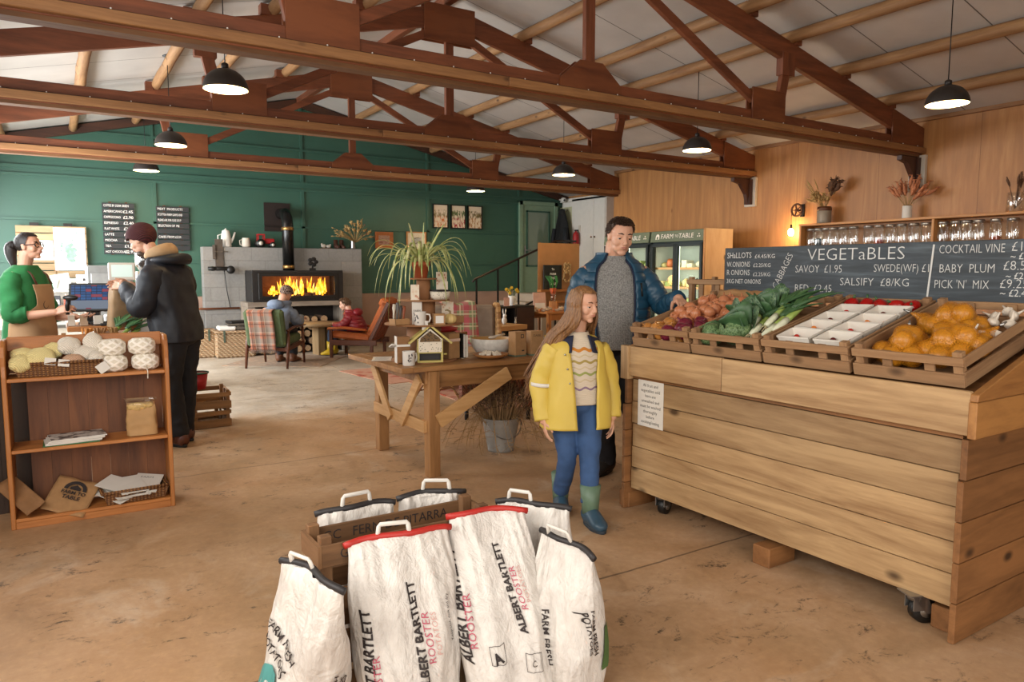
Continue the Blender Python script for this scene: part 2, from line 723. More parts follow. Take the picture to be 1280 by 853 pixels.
for sgn in (-1, 1):
    a = Vector((CX, YB - .05, roofz(CX) - .09))
    xe = XL if sgn < 0 else XA
    mb.bar(a, (xe, YB - .05, roofz(xe) - .09), .08, .13)
struct('trim_2', mb, wood('#4a2a18', '#2e180d', 'X', .6, 8, .2))

# right wall of plywood sheets, alcove beyond it
mb = MB()
mb.bx((XR, YF, 0), (XR + .12, 10.75, 3.34))
struct('wall_right', mb, m_ply)
mb = MB()
mb.bx((XR, 10.69, 0), (XA + .1, 10.75, 3.3))
mb.bx((XA, 10.75, 0), (XA + .15, YB, 3.2))
struct('wall_alcove', mb, m_ply)
mb = MB()
mb.bx((XR - .05, YF, 3.27), (XR, 10.7, 3.33))
struct('trim_3', mb, w_batten('Y'))

# left wall with its windows, back wall with the wide doorway (behind the photographer)
mb = MB()
for a, b in (((YF, 0), (0.0, 3.4)), ((0.0, 0), (3.4, 1.3)), ((0.0, 2.9), (3.4, 3.4)), ((3.4, 0), (5.6, 3.2)), ((7.2, 0), (8.0, 3.2)), ((12.8, 0), (YB, 3.2)), ((5.6, 0), (7.2, 1.1)), ((5.6, 2.6), (7.2, 3.2)), ((8.0, 0), (12.8, .7)), ((8.0, 2.75), (12.8, 3.2))):
    mb.bx((XL - .15, a[0], a[1]), (XL, b[0], b[1]))
struct('wall_left', mb, m_offw)
n = 0
for (y0, y1, z0, z1, k) in ((0.0, 3.4, 1.3, 2.9, 3), (5.6, 7.2, 1.1, 2.6, 2), (8.0, 12.8, .7, 2.75, 4)):
    n += 1
    mb = MB()
    for z in (z0, z1):
        mb.bx((XL - .1, y0, z - .03), (XL - .04, y1, z + .03))
    for i in range(k + 1):
        y = y0 + (y1 - y0) * i / k
        mb.bx((XL - .1, y - .03, z0), (XL - .04, y + .03, z1))
    mb.bx((XL - .075, y0, z0), (XL - .07, y1, z1), 1)
    struct('window_%d' % n, mb, [m_white, m_glass])
mb = MB()
mb.bx((XL - .15, YF - .15, 0), (-2.0 + .1, YF, 4.6))
mb.bx((XL - .15, YF - .15, 2.95), (XA, YF, 4.6))
mb.bx((2.7, YF - .15, 0), (XA, YF, 2.95))
struct('wall_front', mb, m_offw)

# green half-glazed door at the head of the steps, on the back wall
d = MB()
d.bx((8.80, YB - .06, .95), (9.66, YB, 2.87))
door = struct('door_1', d, m_moss, bevel=.004)
f = MB()
for a, b in (((8.72, .95), (8.80, 2.95)), ((9.66, .95), (9.74, 2.95)), ((8.72, 2.87), (9.74, 2.95))):
    f.bx((a[0], YB - .09, a[1]), (b[0], YB, b[1]))
build('door_frame', f, m_moss, door)
g = MB()
g.bx((8.93, YB - .075, 1.55), (9.50, YB - .055, 2.72))
gm = NT('door glass')
gm.color('#6f7f6c')
gm.pbr(.06, 0, .8)
build('pane', g, gm.m, door)
f = MB()
for a, b in (((8.90, 1.52), (8.935, 2.75)), ((9.495, 1.52), (9.53, 2.75)), ((8.90, 1.52), (9.53, 1.555)), ((8.90, 2.715), (9.53, 2.75))):
    f.bx((a[0], YB - .085, a[1]), (b[0], YB - .05, b[1]))
build('glazing_bead', f, m_green, door)
h = MB()
h.bx((8.85, YB - .075, 1.74), (8.885, YB - .06, 1.98)).tube([(8.868, YB - .06, 1.88), (8.868, YB - .12, 1.88), (8.97, YB - .12, 1.88)], .011)
build('door_handle', h, m_steel, door)

# landing and steps up to it
mb = MB()
mb.bx((8.45, 12.1, 0), (XA, YB, .95))
for i in range(5):
    mb.bx((7.0 + i * .29, 12.25, i * .155), (8.45, YB, .17 + i * .155))
struct('trim_4', mb, plain('#b7a793', .85, var=.1, scale=4, bump=.15), bevel=.01)

# ------------------------------------------------------------------ roof trusses
TY = [4.94, 7.48, 10.62]


def truss():
    t = thing('roof_truss', '', 'roof truss')
    th = .06
    c = MB()
    c.bx((XL, 0, 2.87), (XR, th, 3.05))
    build('bottom_chord', c, w_truss('X'), t, bevel=.004)
    b = MB()
    b.bx((XL, -.05, 2.88), (3.1, 0, 2.95)).bx((3.105, -.05, 2.88), (6.6, 0, 2.95)).bx((6.605, -.05, 2.88), (XR, 0, 2.95))
    build('batten', b, w_batten('X'), t, bevel=.004)
    b = MB()
    b.bx((XL, .005, 2.84), (XR, th + .06, 2.87))
    build('soffit_board', b, wood('#75502f', '#543318', 'X', .7, 9, .2), t)
    for sg in (-1, 1):
        c = MB()
        za = 4.42 - .11
        xe = CX + sg * 5.25
        c.bar((CX, th / 2, za), (xe, th / 2, za - S * 5.25), th, .21)
        build('rafter', c, w_truss('X'), t, bevel=.004)
        c = MB()
        c.bar((CX + sg * .28, th / 2, 4.07), (CX + sg * 2.1, th / 2, 3.16), .05, .085)
        build('diagonal_brace', c, w_truss('X'), t, bevel=.003)
        c = MB()
        x0 = CX + sg * 2.5
        c.bar((x0, th / 2, 3.1), (x0 + sg * .17, th / 2, 3.86), .055, .11, upv=(1, 0, 0))
        c.bx((x0 + sg * .10 - .10, -.012, 3.45), (x0 + sg * .10 + .1, .07, 3.68))
        build('strut', c, w_truss('Z'), t, bevel=.003)
        c = MB()
        xs = sorted((CX + sg * 2.05, CX + sg * 2.56))
        c.bx((xs[0], -.016, 2.952), (xs[1], -.001, 3.27)).bx((xs[0], th + .001, 2.952), (xs[1], th + .016, 3.27))
        build('gusset_plate', c, w_ply, t, bevel=.002)
        c = MB()
        pl = [(CX + sg * 4.55, 2.953), (CX + sg * 5.24, 2.953), (CX + sg * 5.24, 3.185), (CX + sg * 4.55, 3.345)]
        if sg < 0:
            pl = pl[::-1]
        c.prism(pl, -.015, Matrix(((1, 0, 0, 0), (0, 0, 1, -.001), (0, 1, 0, 0), (0, 0, 0, 1))))
        c.prism(pl, .015, Matrix(((1, 0, 0, 0), (0, 0, 1, th + .001), (0, 1, 0, 0), (0, 0, 0, 1))))
        build('end_gusset', c, w_ply, t)
    c = MB()
    c.bx((CX - .05, .005, 3.05), (CX + .05, th - .005, 4.35))
    build('king_post', c, w_truss('Z'), t, bevel=.003)
    c = MB()
    for y in (-.016, th + .001):
        c.bx((CX - .32, y, 4.0), (CX + .32, y + .015, 4.40))
    build('ridge_plate', c, w_ply, t, bevel=.002)
    c = MB()
    pl = [(CX - .33, 2.953), (CX + .33, 2.953), (CX + .33, 3.03), (CX + .12, 3.2), (CX - .12, 3.2), (CX - .33, 3.03)]
    for y, dd in ((-.001, -.015), (th + .001, .015)):
        c.prism(pl, dd, Matrix(((1, 0, 0, 0), (0, 0, 1, y), (0, 1, 0, 0), (0, 0, 0, 1))))
    build('post_gusset', c, w_ply, t)
    for x in PX:
        c = MB()
        sg = 1 if x > CX else -1
        c.box((x - sg * -.085, th / 2, 4.42 - S * abs(x - CX) + .045 - .02), (.09, th + .05, .10))
        build('cleat', c, w_truss('X'), t)
    return t


PX = [CX + s * d_ for d_ in (.98, 1.95, 2.65, 3.53, 4.45) for s in (-1, 1)]
t0 = truss()
names = ['nearest roof truss, its red-brown chord running across the top of the picture', 'middle roof truss of red-brown timber, between the nearest and the farthest one',
         'farthest roof truss of red-brown timber, just in front of the green wall']
for i, y in enumerate(TY):
    t = t0 if i == 0 else dup(t0)
    t.location = (0, y, 0)
    tag(t, names[i], group='roof trusses')
    # string of tiny lights stapled along the batten
    s = MB()
    k = 0
    x = -.9
    pts = []
    while x < 9.1:
        s.ball((x, -.035, 2.958), .006, 6, 4)
        pts.append((x, -.03, 2.955))
        pts.append((x + .16, -.03, 2.9535))
        x += .32
    s.tube(pts, .003, 4, mi=1)
    o = build('light_string', s, [m_text, m_black], loc=(0, y, 0))
    tag(o, ['string of tiny unlit bulbs along the batten of the nearest roof truss', 'string of tiny unlit bulbs along the batten of the middle roof truss',
            'string of tiny unlit bulbs along the batten of the farthest roof truss'][i], 'string lights', 'bulb strings on the trusses')

ordn = ['first', 'second', 'third', 'fourth', 'fifth']
for x in PX:
    b = MB()
    nseg = 40
    r_ = random.Random(int(x * 100))
    pts, rad = [], []
    for i in range(nseg + 1):
        y = YF + (YB - YF) * i / nseg
        pts.append((r_.uniform(-.006, .006), y, .062 + r_.uniform(-.003, .003)))
        rad.append((.058 + r_.uniform(-.004, .004), .062))
    b.tube(pts, rad, 10)
    o = build('roof_purlin', b, w_purlin('Y'), loc=(x, 0, 4.42 - S * abs(x - CX) - .012))
    i = [.98, 1.95, 2.65, 3.53, 4.45].index(round(abs(x - CX), 2))
    tag(o, '%s round timber purlin down from the ridge on the %s roof slope' % (ordn[i], 'right' if x > CX else 'left'), 'purlin', 'roof purlins')
b = MB()
b.bx((-.04, YF, 0), (.04, YB, .1))
tag(build('ridge_beam', b, w_truss('Y'), loc=(CX, 0, 4.43)), 'brown ridge beam along the very top of the roof', 'beam')

# white posts and dark brackets that carry the truss ends on the plywood wall
for i, y in enumerate(TY[:2]):
    t = thing('wall_post', ['white wall post with dark bracket under the nearest truss end', 'white wall post with dark bracket under the middle truss end'][i], 'post', (XR, y + .03, 0), 0, 'wall posts under trusses')
    b = MB()
    b.bx((-.05, -.10, 2.42), (0, .10, 2.86))
    build('post', b, m_offw, t)
    b = MB()
    b.bx((-.12, -.05, 2.45), (-.05, .05, 2.83))
    b.prism([(-.12, 2.75), (-.12, 2.83), (-.45, 2.83), (-.45, 2.78), (-.30, 2.75), (-.17, 2.6), (-.12, 2.45)], .06, Matrix(((1, 0, 0, 0), (0, 0, 1, -.03), (0, 1, 0, 0), (0, 0, 0, 1))))
    build('bracket', b, wood('#4b2a1c', '#301910', 'Z', .5, 8, .1), t)

# ------------------------------------------------------------------ pendant lamps
m_shade = plain('#2c2622', .45, var=.08)
m_shin = plain('#e8d9b4', .5, var=.02)
m_bulb = emis('#ffe2b0', 14)


def pendant(loc, rz_, label):
    x, y, z = loc
    t = thing('pendant_lamp', label, 'lamp', (x, y, z), 0, 'dome pendant lamps')
    r, h = .175, .165
    o, i_ = MB(), MB()
    prof = [(r * math.cos(a), h * math.sin(a)) for a in [PI / 2 * k / 9 for k in range(10)]]
    prof[-1] = (.012, h)
    o.lathe(prof, seg=28, caps=False)
    o.lathe([(.03, h - .005), (.028, h + .035), (.012, h + .045)], seg=12)
    build('lamp_shade', o, m_shade, t)
    i_.lathe([((r - .006) * math.cos(a), (h - .008) * math.sin(a)) for a in [PI / 2 * k / 9 for k in range(9)]], seg=28, caps=False)
    build('shade_lining', i_, m_shin, t)
    b = MB()
    b.ball((0, 0, .085), .03)
    build('bulb', b, m_bulb, t)
    zr = rz_ - z
    c = MB()
    c.tube([(0, 0, h + .04), (0, 0, zr - .03)], .0045, 6)
    build('cord', c, m_black, t)
    c = MB()
    c.lathe([(.05, 0), (.05, -.02), (.015, -.035)], (0, 0, zr), 14)
    build('ceiling_rose', c, m_black, t)
    d = bpy.data.lights.new('lamp_light', 'POINT')
    d.energy = LAMP_W
    d.color = (1.0, .74, .44)
    d.shadow_soft_size = .05
    l = bpy.data.objects.new('lamp_light', d)
    col.objects.link(l)
    l.parent = t
    l.location = (0, 0, .03)
    return t


LAMP_W = 34
for (y, lb) in ((6.25, 'dark dome pendant lamp, nearest and largest in view of the left row'), (9.35, 'dark dome pendant lamp, second of the left row, above the till'), (11.9, 'dark dome pendant lamp, farthest of the left row, near the menu boards')):
    pendant((1.27, y, 2.89), roofz(1.27), lb)
for (y, lb) in ((3.4, 'dark dome pendant lamp, nearest of the right row, high above the vegetable board'), (6.3, 'dark dome pendant lamp, second of the right row, in front of the plywood wall'),
                (9.0, 'dark dome pendant lamp, third of the right row, above the fridges'), (11.7, 'dark dome pendant lamp, farthest of the right row, near the framed prints')):
    pendant((6.69, y, 2.89), roofz(6.69), lb)
# ------------------------------------------------------------------ vegetable stand
w_stand = lambda ax: wood('#b4946a', '#83623f', ax, .6, 9, .3, knots=1.0)
w_stand2 = lambda ax: wood('#8f6137', '#64401f', ax, .65, 7, .25, knots=1.0)
w_crate = lambda ax: wood('#9d7a56', '#725236', ax, .75, 10, .3, knots=.5)
VX, VY = 2.92, 1.35
st = thing('vegetable_stand', 'large wheeled wooden stand of pale planks holding tilted vegetable crates', 'stand', (VX, VY, 0))
LY = 1.87
mb = MB()
z = .125
for i in range(5):
    h = [.135, .13, .14, .135, .135][i]
    mb.bx((-.0, -.0 + (.01 if i % 2 else 0), z + .002), (.022, LY - .004 * (i % 3), z + h - .002))
    z += h
build('front_panel', mb, w_stand('Y'), st, bevel=.002)
mb = MB()
mb.bx((-.006, 0, z + .004), (.03, LY, z + .026))
build('batten', mb, w_stand2('Y'), st)
mb = MB()
mb.bx((-.038, -.03, .825), (-.012, LY * .62, .995)).bx((-.038, LY * .62 + .003, .823), (-.012, LY + .04, .998))
build('top_rail', mb, w_stand('Y'), st, bevel=.003)
mb = MB()
mb.bx((-.05, LY - .01, .80), (.0, LY + .055, 1.0))
build('corner_post', mb, w_stand('Z'), st, bevel=.003)
MXZ = lambda y: Matrix(((1, 0, 0, 0), (0, 0, 1, y), (0, 1, 0, 0), (0, 0, 0, 1)))
for y, nm in ((-.03, 0), (LY + .01, 1)):
    mb = MB()
    z = 0.0
    for i in range(5):
        h = .162
        mb.bx((-.045 if i < 4 else -.03, y, z + .002), (.86, y + .024, z + h - .002))
        z += h
    build('side_panel', mb, w_stand2('X'), st, bevel=.002)
    mb = MB()
    yc = y - .028 if nm == 0 else y
    mb.prism([(-.04, .815), (.82, .815), (.82, .955), (-.04, .955)], .03, MXZ(yc))
    mb.prism([(-.04, .957), (.82, .957), (.82, 1.25), (-.03, .985)], .03, MXZ(yc))
    build('side_cheek', mb, wood('#a5743f', '#754a25', 'X', .55, 7, .25, knots=.8), st, bevel=.003)
mb = MB()
for i in range(9):
    mb.bx((.84, 0, .14 + i * .122), (.86, LY, .14 + i * .122 + .12))
build('back_panel', mb, w_stand2('Y'), st)
mb = MB()
M = Matrix.Translation((.0, 0, .965)) @ Matrix.Rotation(R(-15), 4, 'Y')
mb.bx((0, 0, -.02), (.87, LY, 0)).xf(M)
mb.bx((.03, .02, .14), (.82, LY - .02, .16))
build('deck', mb, w_stand2('Y'), st)
for (x, y, rz) in ((.065, 1.67, 20), (.015, .155, -25), (.72, 1.72, 60), (.72, .16, 10)):
    c = MB()
    c.box((0, 0, .128), (.09, .075, .006)).bx((-.022, -.026, .06), (.022, -.021, .127)).bx((-.022, .021, .06), (.022, .026, .127))
    c.tube([(0, 0, .1), (0, 0, .127)], .027, 12)
    c.prism([(-.03, .125), (.03, .125), (.055, .05), (.03, .045)], .005, MXZ(-.026)).prism([(-.03, .125), (.03, .125), (.055, .05), (.03, .045)], .005, MXZ(.022))
    fk = build('castor', c, m_steel, st, loc=(x, y, 0), rz=R(rz), label='shiny metal castor')
    fk.scale = (1.15, 1.15, 1.0)
    w = MB()
    w.tube([(.035, -.018, .052), (.035, .018, .052)], .052, 20)
    build('wheel', w, m_black, fk, bevel=.003, label='black rubber wheel')
    w = MB()
    w.tube([(.035, -.021, .052), (.035, .021, .052)], .026, 14)
    build('wheel_hub', w, m_steel, fk)
bl = MB()
bl.bx((-.06, -.05, 0), (.12, .05, .085))
for i, (x, y, s, lb) in enumerate(((2.93, 2.22, (1, 1, 1.3), 'rough timber block under the middle of the vegetable stand front'), (2.97, 3.27, (1, .9, 1.3), 'rough timber block under the far left end of the vegetable stand'),
                                   (2.99, 1.41, (.6, .8, 1.3), 'rough timber block under the near corner of the vegetable stand'))):
    b = MB()
    b.bx((-.06 * s[0], -.05 * s[1], 0), (.14 * s[0], .05 * s[1], .075 * s[2]))
    tag(build('timber_block', b, w_stand2('X'), loc=(x, y, 0), bevel=.004), lb, 'block', 'blocks under the vegetable stand')

# notice pinned to the stand
nt = thing('paper_notice', 'white printed notice pinned to the left end of the vegetable stand', 'notice', (VX - .003, 3.06, .67))
mb = MB()
mb.bx((-.001, -.105, -.14), (.001, .105, .14))
build('sheet', mb, m_paper, nt)
F_ = lambda o: frame(o, (0, -1, 0), (0, 0, 1))
tx = []
for i, s in enumerate(['All fruit and', 'vegetables sold', 'here are', 'unwashed and', 'must be washed', 'thoroughly', 'before', 'cooking/eating']):
    tx.append(text_mb(s, .026, F_((-.0015, 0, .105 - i * .031)), 'CENTER', .0005))
build('lettering', join(*tx), plain('#55524e', .8, var=.02), nt)

# ------------------------------------------------------------------ tilted crates on the stand
CW, CL, CH = .455, .74, .125
TILT = -15


def crate_thing(name, label, loc, rot, W=CW, L=CL, H=CH, group='slatted crates', mat=w_crate):
    t = thing(name, label, 'crate', loc, 0, group)
    t.rotation_euler = rot
    for x, nm in ((.0, 'front_panel'), (L - .014, 'back_panel')):
        mb = MB()
        mb.bx((x, 0, .005), (x + .014, W, H * .46)).bx((x, 0, H - .034), (x + .014, W, H))
        for q in (.30, .68):
            mb.bx((x + (.014 if x == 0 else -.012), W * q - .02, .01), (x + (.026 if x == 0 else 0), W * q + .02, H - .002))
        build(nm, mb, mat('Y'), t, bevel=.002)
    for y in (0, W - .012):
        mb = MB()
        mb.bx((.014, y, .005), (L - .014, y + .012, H * .5)).bx((.014, y, H - .042), (L - .014, y + .012, H))
        build('side_panel', mb, mat('X'), t, bevel=.002)
    for x in (.012, L - .045):
        for y in (.010, W - .045):
            mb = MB()
            mb.bx((x, y, 0), (x + .033, y + .035, H + .018))
            build('corner_post', mb, mat('Z'), t, bevel=.002)
    mb = MB()
    for i in range(8):
        mb.bx((.02 + i * (L - .04) / 8, .012, .006), (.02 + (i + .92) * (L - .04) / 8, W - .012, .014))
    build('base', mb, mat('Y'), t)
    return t


cr = []
clab = ['tilted slatted crate of onions at the far left end of the stand', 'tilted slatted crate of cabbages and leeks on the stand', 'tilted slatted crate of white punnets on the stand', 'tilted slatted crate of netted onions at the near right end of the stand']
for i in range(4):
    y0 = [2.775, 2.305, 1.835, 1.362][i]
    cr.append(crate_thing('vegetable_crate', clab[i], (VX + .012, y0, .992), (0, R(TILT), 0), group='crates on the vegetable stand'))
CM = [Matrix.Translation(c.location) @ Matrix.Rotation(R(TILT), 4, 'Y') @ Matrix.Translation((0, 0, -.022)) for c in cr]


def put(o, M, p, rot=(0, 0, 0)):
    o.matrix_basis = M @ Matrix.Translation(p) @ (Matrix.Rotation(rot[2], 4, 'Z') @ Matrix.Rotation(rot[1], 4, 'Y') @ Matrix.Rotation(rot[0], 4, 'X'))


def onion_mat(a, b, c):
    t = NT('onion skin')
    co = t.coord()
    sep = t.add('SeparateXYZ', Vector=co)
    ang = t.math('ARCTAN2', sep.outputs['Y'], sep.outputs['X'])
    v = t.add('CombineXYZ', X=t.math('MULTIPLY', ang, 5.0), Y=t.math('MULTIPLY', sep.outputs['Z'], 6.0), Z=t.add('ObjectInfo').outputs['Random'])
    n1 = t.noise(v.outputs[0], 2.2, 4, .6)
    t.color(t.ramp(n1, [(.3, a), (.55, b), (.75, c)]))
    t.bump(n1, .15, .003)
    return t.pbr(.32)


m_on_b = onion_mat('#9a5f28', '#b97d3c', '#cf9c58')
m_on_r = onion_mat('#4d0f20', '#6e1b30', '#8b3450')
m_on_s = onion_mat('#ad6540', '#c47f57', '#d7a27e')
m_on_y = onion_mat('#a86a1c', '#c28a2e', '#d6a548')


def onion_mb(r, squash=.85, neck=True):
    p = []
    for k in range(12):
        a = PI * k / 11
        rr, zz = math.sin(a), -math.cos(a)
        p.append((r * rr, r * squash * zz))
    p[0] = (.002, -r * squash)
    p = p[:-1] + ([(r * .16, r * squash * 1.04), (r * .09, r * squash * 1.28), (r * .12, r * squash * 1.5), (.001, r * squash * 1.45)] if neck else [(r * .15, r * squash * 1.03), (.001, r * squash * 1.08)])
    return MB().lathe(p, seg=16)


def scatter(n, x0, x1, y0, y1, dmin, seed):
    r_ = random.Random(seed)
    out = []
    tries = 0
    while len(out) < n and tries < 6000:
        tries += 1
        p = (r_.uniform(x0, x1), r_.uniform(y0, y1))
        if all((p[0] - q[0]) ** 2 + (p[1] - q[1]) ** 2 > dmin * dmin for q in out):
            out.append(p)
    return out


def heap(name, mesh_o, M, pts, z0, dz, label, cat, group, seed, smin=.85, smax=1.15):
    r_ = random.Random(seed)
    for i, (x, y) in enumerate(pts):
        o = mesh_o if i == 0 else mesh_o.copy()
        if i:
            col.objects.link(o)
        tag(o, label, cat, group)
        s = r_.uniform(smin, smax)
        o.matrix_basis = M @ Matrix.Translation((x, y, z0 + r_.uniform(0, dz))) @ Matrix.Rotation(r_.uniform(0, 6.28), 4, 'Z') @ Matrix.Rotation(r_.uniform(.3, 1.7), 4, 'X') @ Matrix.Scale(s, 4)


# crate 1: brown, red, then pinkish shallots up the slope
heap('brown_onion', build('brown_onion', onion_mb(.043), m_on_b), CM[0], scatter(9, .05, .22, .26, .41, .062, 1), .10, .02, 'round brown onion at the left front of the onion crate', 'onion', 'brown onions in the onion crate', 1)
heap('brown_onion', build('brown_onion', onion_mb(.04), m_on_b), CM[0], scatter(14, .05, .3, .04, .42, .07, 11), .05, .01, 'round brown onion low in the onion crate, seen between its slats', 'onion', 'brown onions low in the onion crate', 2)
heap('red_onion', build('red_onion', onion_mb(.047, .8), m_on_r), CM[0], scatter(8, .06, .26, .06, .22, .075, 3), .105, .02, 'dark red onion in the onion crate, beside the cabbages', 'onion', 'red onions in the onion crate', 3)
heap('shallot', build('shallot', onion_mb(.033, 1.1), m_on_s), CM[0], scatter(44, .29, .68, .05, .41, .05, 4), .09, .03, 'pinkish orange shallot heaped at the back of the onion crate', 'shallot', 'shallots at the back of the onion crate', 4)
heap('shallot', build('shallot', onion_mb(.033, 1.1), m_on_s), CM[0], scatter(22, .32, .66, .08, .38, .06, 14), .125, .025, 'pinkish orange shallot on top of the shallot heap', 'shallot', 'shallots on top of the heap', 5)


# crate 2: savoy cabbages, loose greens, leeks
def savoy_mat(a='#3f5a36', b='#5e7a4e', c='#8fa573'):
    t = NT('crinkled cabbage leaf')
    co = t.coord()
    v = t.add('TexVoronoi', {'feature': 'DISTANCE_TO_EDGE'}, Vector=co, Scale=55.0)
    n1 = t.noise(co, 14, 4)
    f = t.math('ADD', t.math('MULTIPLY', t.ramp(v.outputs['Distance'], [(0, (1, 1, 1)), (.12, (0, 0, 0))]), .35), n1)
    t.color(t.ramp(f, [(.3, a), (.6, b), (.95, c)]))
    t.bump(v.outputs['Distance'], .8, .006)
    return t.pbr(.5)


m_sav = savoy_mat()
m_savd = savoy_mat('#2f4a33', '#48664a', '#7d946c')
m_leekg = plain('#3d5f3a', .45, var=.25, scale=20)
m_leekl = plain('#8fa552', .45, var=.2, scale=20)
m_leekw = plain('#d9dcc0', .4, var=.06, scale=20)


def leaf_fn(L, W, curl, cup, wav, seed):
    def fn(u, v):
        w = W * math.sin(PI * min(.98, max(.04, v)) ** .75) * (.35 + .65 * math.sin(PI * v * .85 + .3))
        x = (u - .5) * 2
        y = v * L
        z = curl * v * v + cup * x * x * w + wav * mnoise.noise(Vector((x * 2.2, v * 4, seed * 3.7)))
        return Vector((x * w, y, z))
    return fn


def cabbage(r, seed, mat):
    mb = MB()
    mb.ball((0, 0, r), (r * .9, r * .9, r * .86), 24, 14, nz=.12, nscale=2.2, seed=seed)
    t = thing('savoy_cabbage', '', 'cabbage')
    build('heart', mb, mat, t)
    r_ = random.Random(seed)
    for k in range(9):
        lf = MB()
        a = 2 * PI * k / 9 + r_.uniform(-.2, .2)
        el = r_.uniform(.05, .75)

        def fn(u, v, a=a, el=el, k=k):
            th = (v * 1.25 - .15)
            ph = (u - .5) * 1.25 * (.4 + math.sin(PI * min(1, v * .9 + .05)))
            rr = r * (1.02 + .30 * max(0, v - .55) * (1 + el) + .05 * mnoise.noise(Vector((u * 4, v * 5, k + seed))))
            e = -.5 * PI + th * PI * .62
            return Vector((rr * math.cos(e) * math.cos(a + ph), rr * math.cos(e) * math.sin(a + ph), r + rr * .95 * math.sin(e)))
        lf.grid(fn, 10, 10)
        build('outer_leaf', lf, mat, t, solid=.002)
    return t


for i, (x, y, r, lb) in enumerate(((.115, .38, .066, 'savoy cabbage at the left front of the greens crate'), (.135, .265, .075, 'largest savoy cabbage, in the middle front of the greens crate'), (.28, .34, .070, 'savoy cabbage second back in the greens crate, beside the shallots'))):
    c = cabbage(r, i + 3, m_sav if i != 2 else m_savd)
    c['label'] = lb
    c['group'] = 'savoy cabbages in the greens crate'
    put(c, CM[1], (x, y, .05), (.1 * i, -.3 + .2 * i, i * 1.3))
for i in range(9):
    r_ = random.Random(50 + i)
    lf = MB().grid(leaf_fn(.20, .06, r_.uniform(-.03, .05), 2.5, .02, i), 8, 10)
    o = build('loose_leaf', lf, [m_savd, m_leekg][i % 2], solid=.0015)
    tag(o, 'loose dark green leaf lying between the cabbages and the leeks', 'leaf', 'loose leaves in the greens crate')
    put(o, CM[1], (.14 + .045 * i, .17 + .03 * (i % 4), .08 + .012 * (i % 3)), (.5 + r_.uniform(-.2, .3), r_.uniform(-.3, .3), r_.uniform(-1.2, .8)))


def leek(L, r, bend, seed):
    t = thing('leek', '', 'leek')
    r_ = random.Random(seed)
    pts = [(0, k * L * .5 / 6, bend * (k / 6) ** 2 * .3) for k in range(7)]
    s = MB().tube(pts[:4], [r * .8, r * 1.05, r, r], 12)
    build('white_shank', s, m_leekw, t)
    s = MB().tube(pts[3:], [r, r * 1.02, (r * 1.15, r), (r * 1.3, r * .9)], 12)
    build('pale_shank', s, m_leekl, t)
    ro = MB()
    for k in range(14):
        a = r_.uniform(0, 6.28)
        ro.tube([(0, 0, 0), (math.cos(a) * r * .7, -.012, math.sin(a) * r * .7), (math.cos(a) * r, -.03, math.sin(a) * r - .004)], .0012, 4)
    build('roots', ro, plain('#cdbf97', .8), t)
    for k in range(5):
        a = (k - 2) * .34 + r_.uniform(-.1, .1)
        LL = L * r_.uniform(.45, .62)
        e = r_.uniform(.0, .35)

        def fn(u, v, a=a, LL=LL, e=e, k=k):
            w = r * (1.15 - .95 * v ** 2.2)
            x = (u - .5) * 2 * w
            y = L * .42 + v * LL * math.cos(a)
            xx = v * LL * math.sin(a) + x * math.cos(a)
            zz = bend * .25 + e * v * LL * .5 - .25 * (v ** 2.5) * LL * (.3 + .2 * (k % 3)) + .7 * abs(x) + (.004 * k)
            return Vector((xx, y, zz))
        lf = MB().grid(fn, 4, 12)
        build('leaf_blade', lf, [m_leekg, plain('#4f7346', .45, var=.2, scale=18)][k % 2], t, solid=.0016)
    return t


for i, (x, y, rz, el, L_, lb) in enumerate(((.13, .15, -88, .22, .36, 'leek with white root end forward, leftmost in the greens crate'), (.11, .06, -92, .20, .42, 'leek lying along the right side of the greens crate, roots forward'),
                                            (.20, .20, -80, .28, .34, 'leek with blue-green fanned leaves, beside the cabbages'), (.16, .03, -91, .24, .46, 'leek with pale yellow-green leaves along the divider of the greens crate'),
                                            (.26, .24, -74, .30, .32, 'leek with fanned leaves, farthest from the punnets'), (.20, .105, -88, .26, .40, 'leek at the back of the greens crate, leaves toward the chalkboard'))):
    l = leek(L_, .0175, .02, i)
    tag(l, lb, 'leek', 'leeks in the greens crate')
    put(l, CM[1], (x, y, .115 + .006 * i), (el, 0, R(rz)))

# crate 3: white punnets of small tomatoes, red peppers behind
m_pun = plain('#dcd6cb', .7, var=.04)


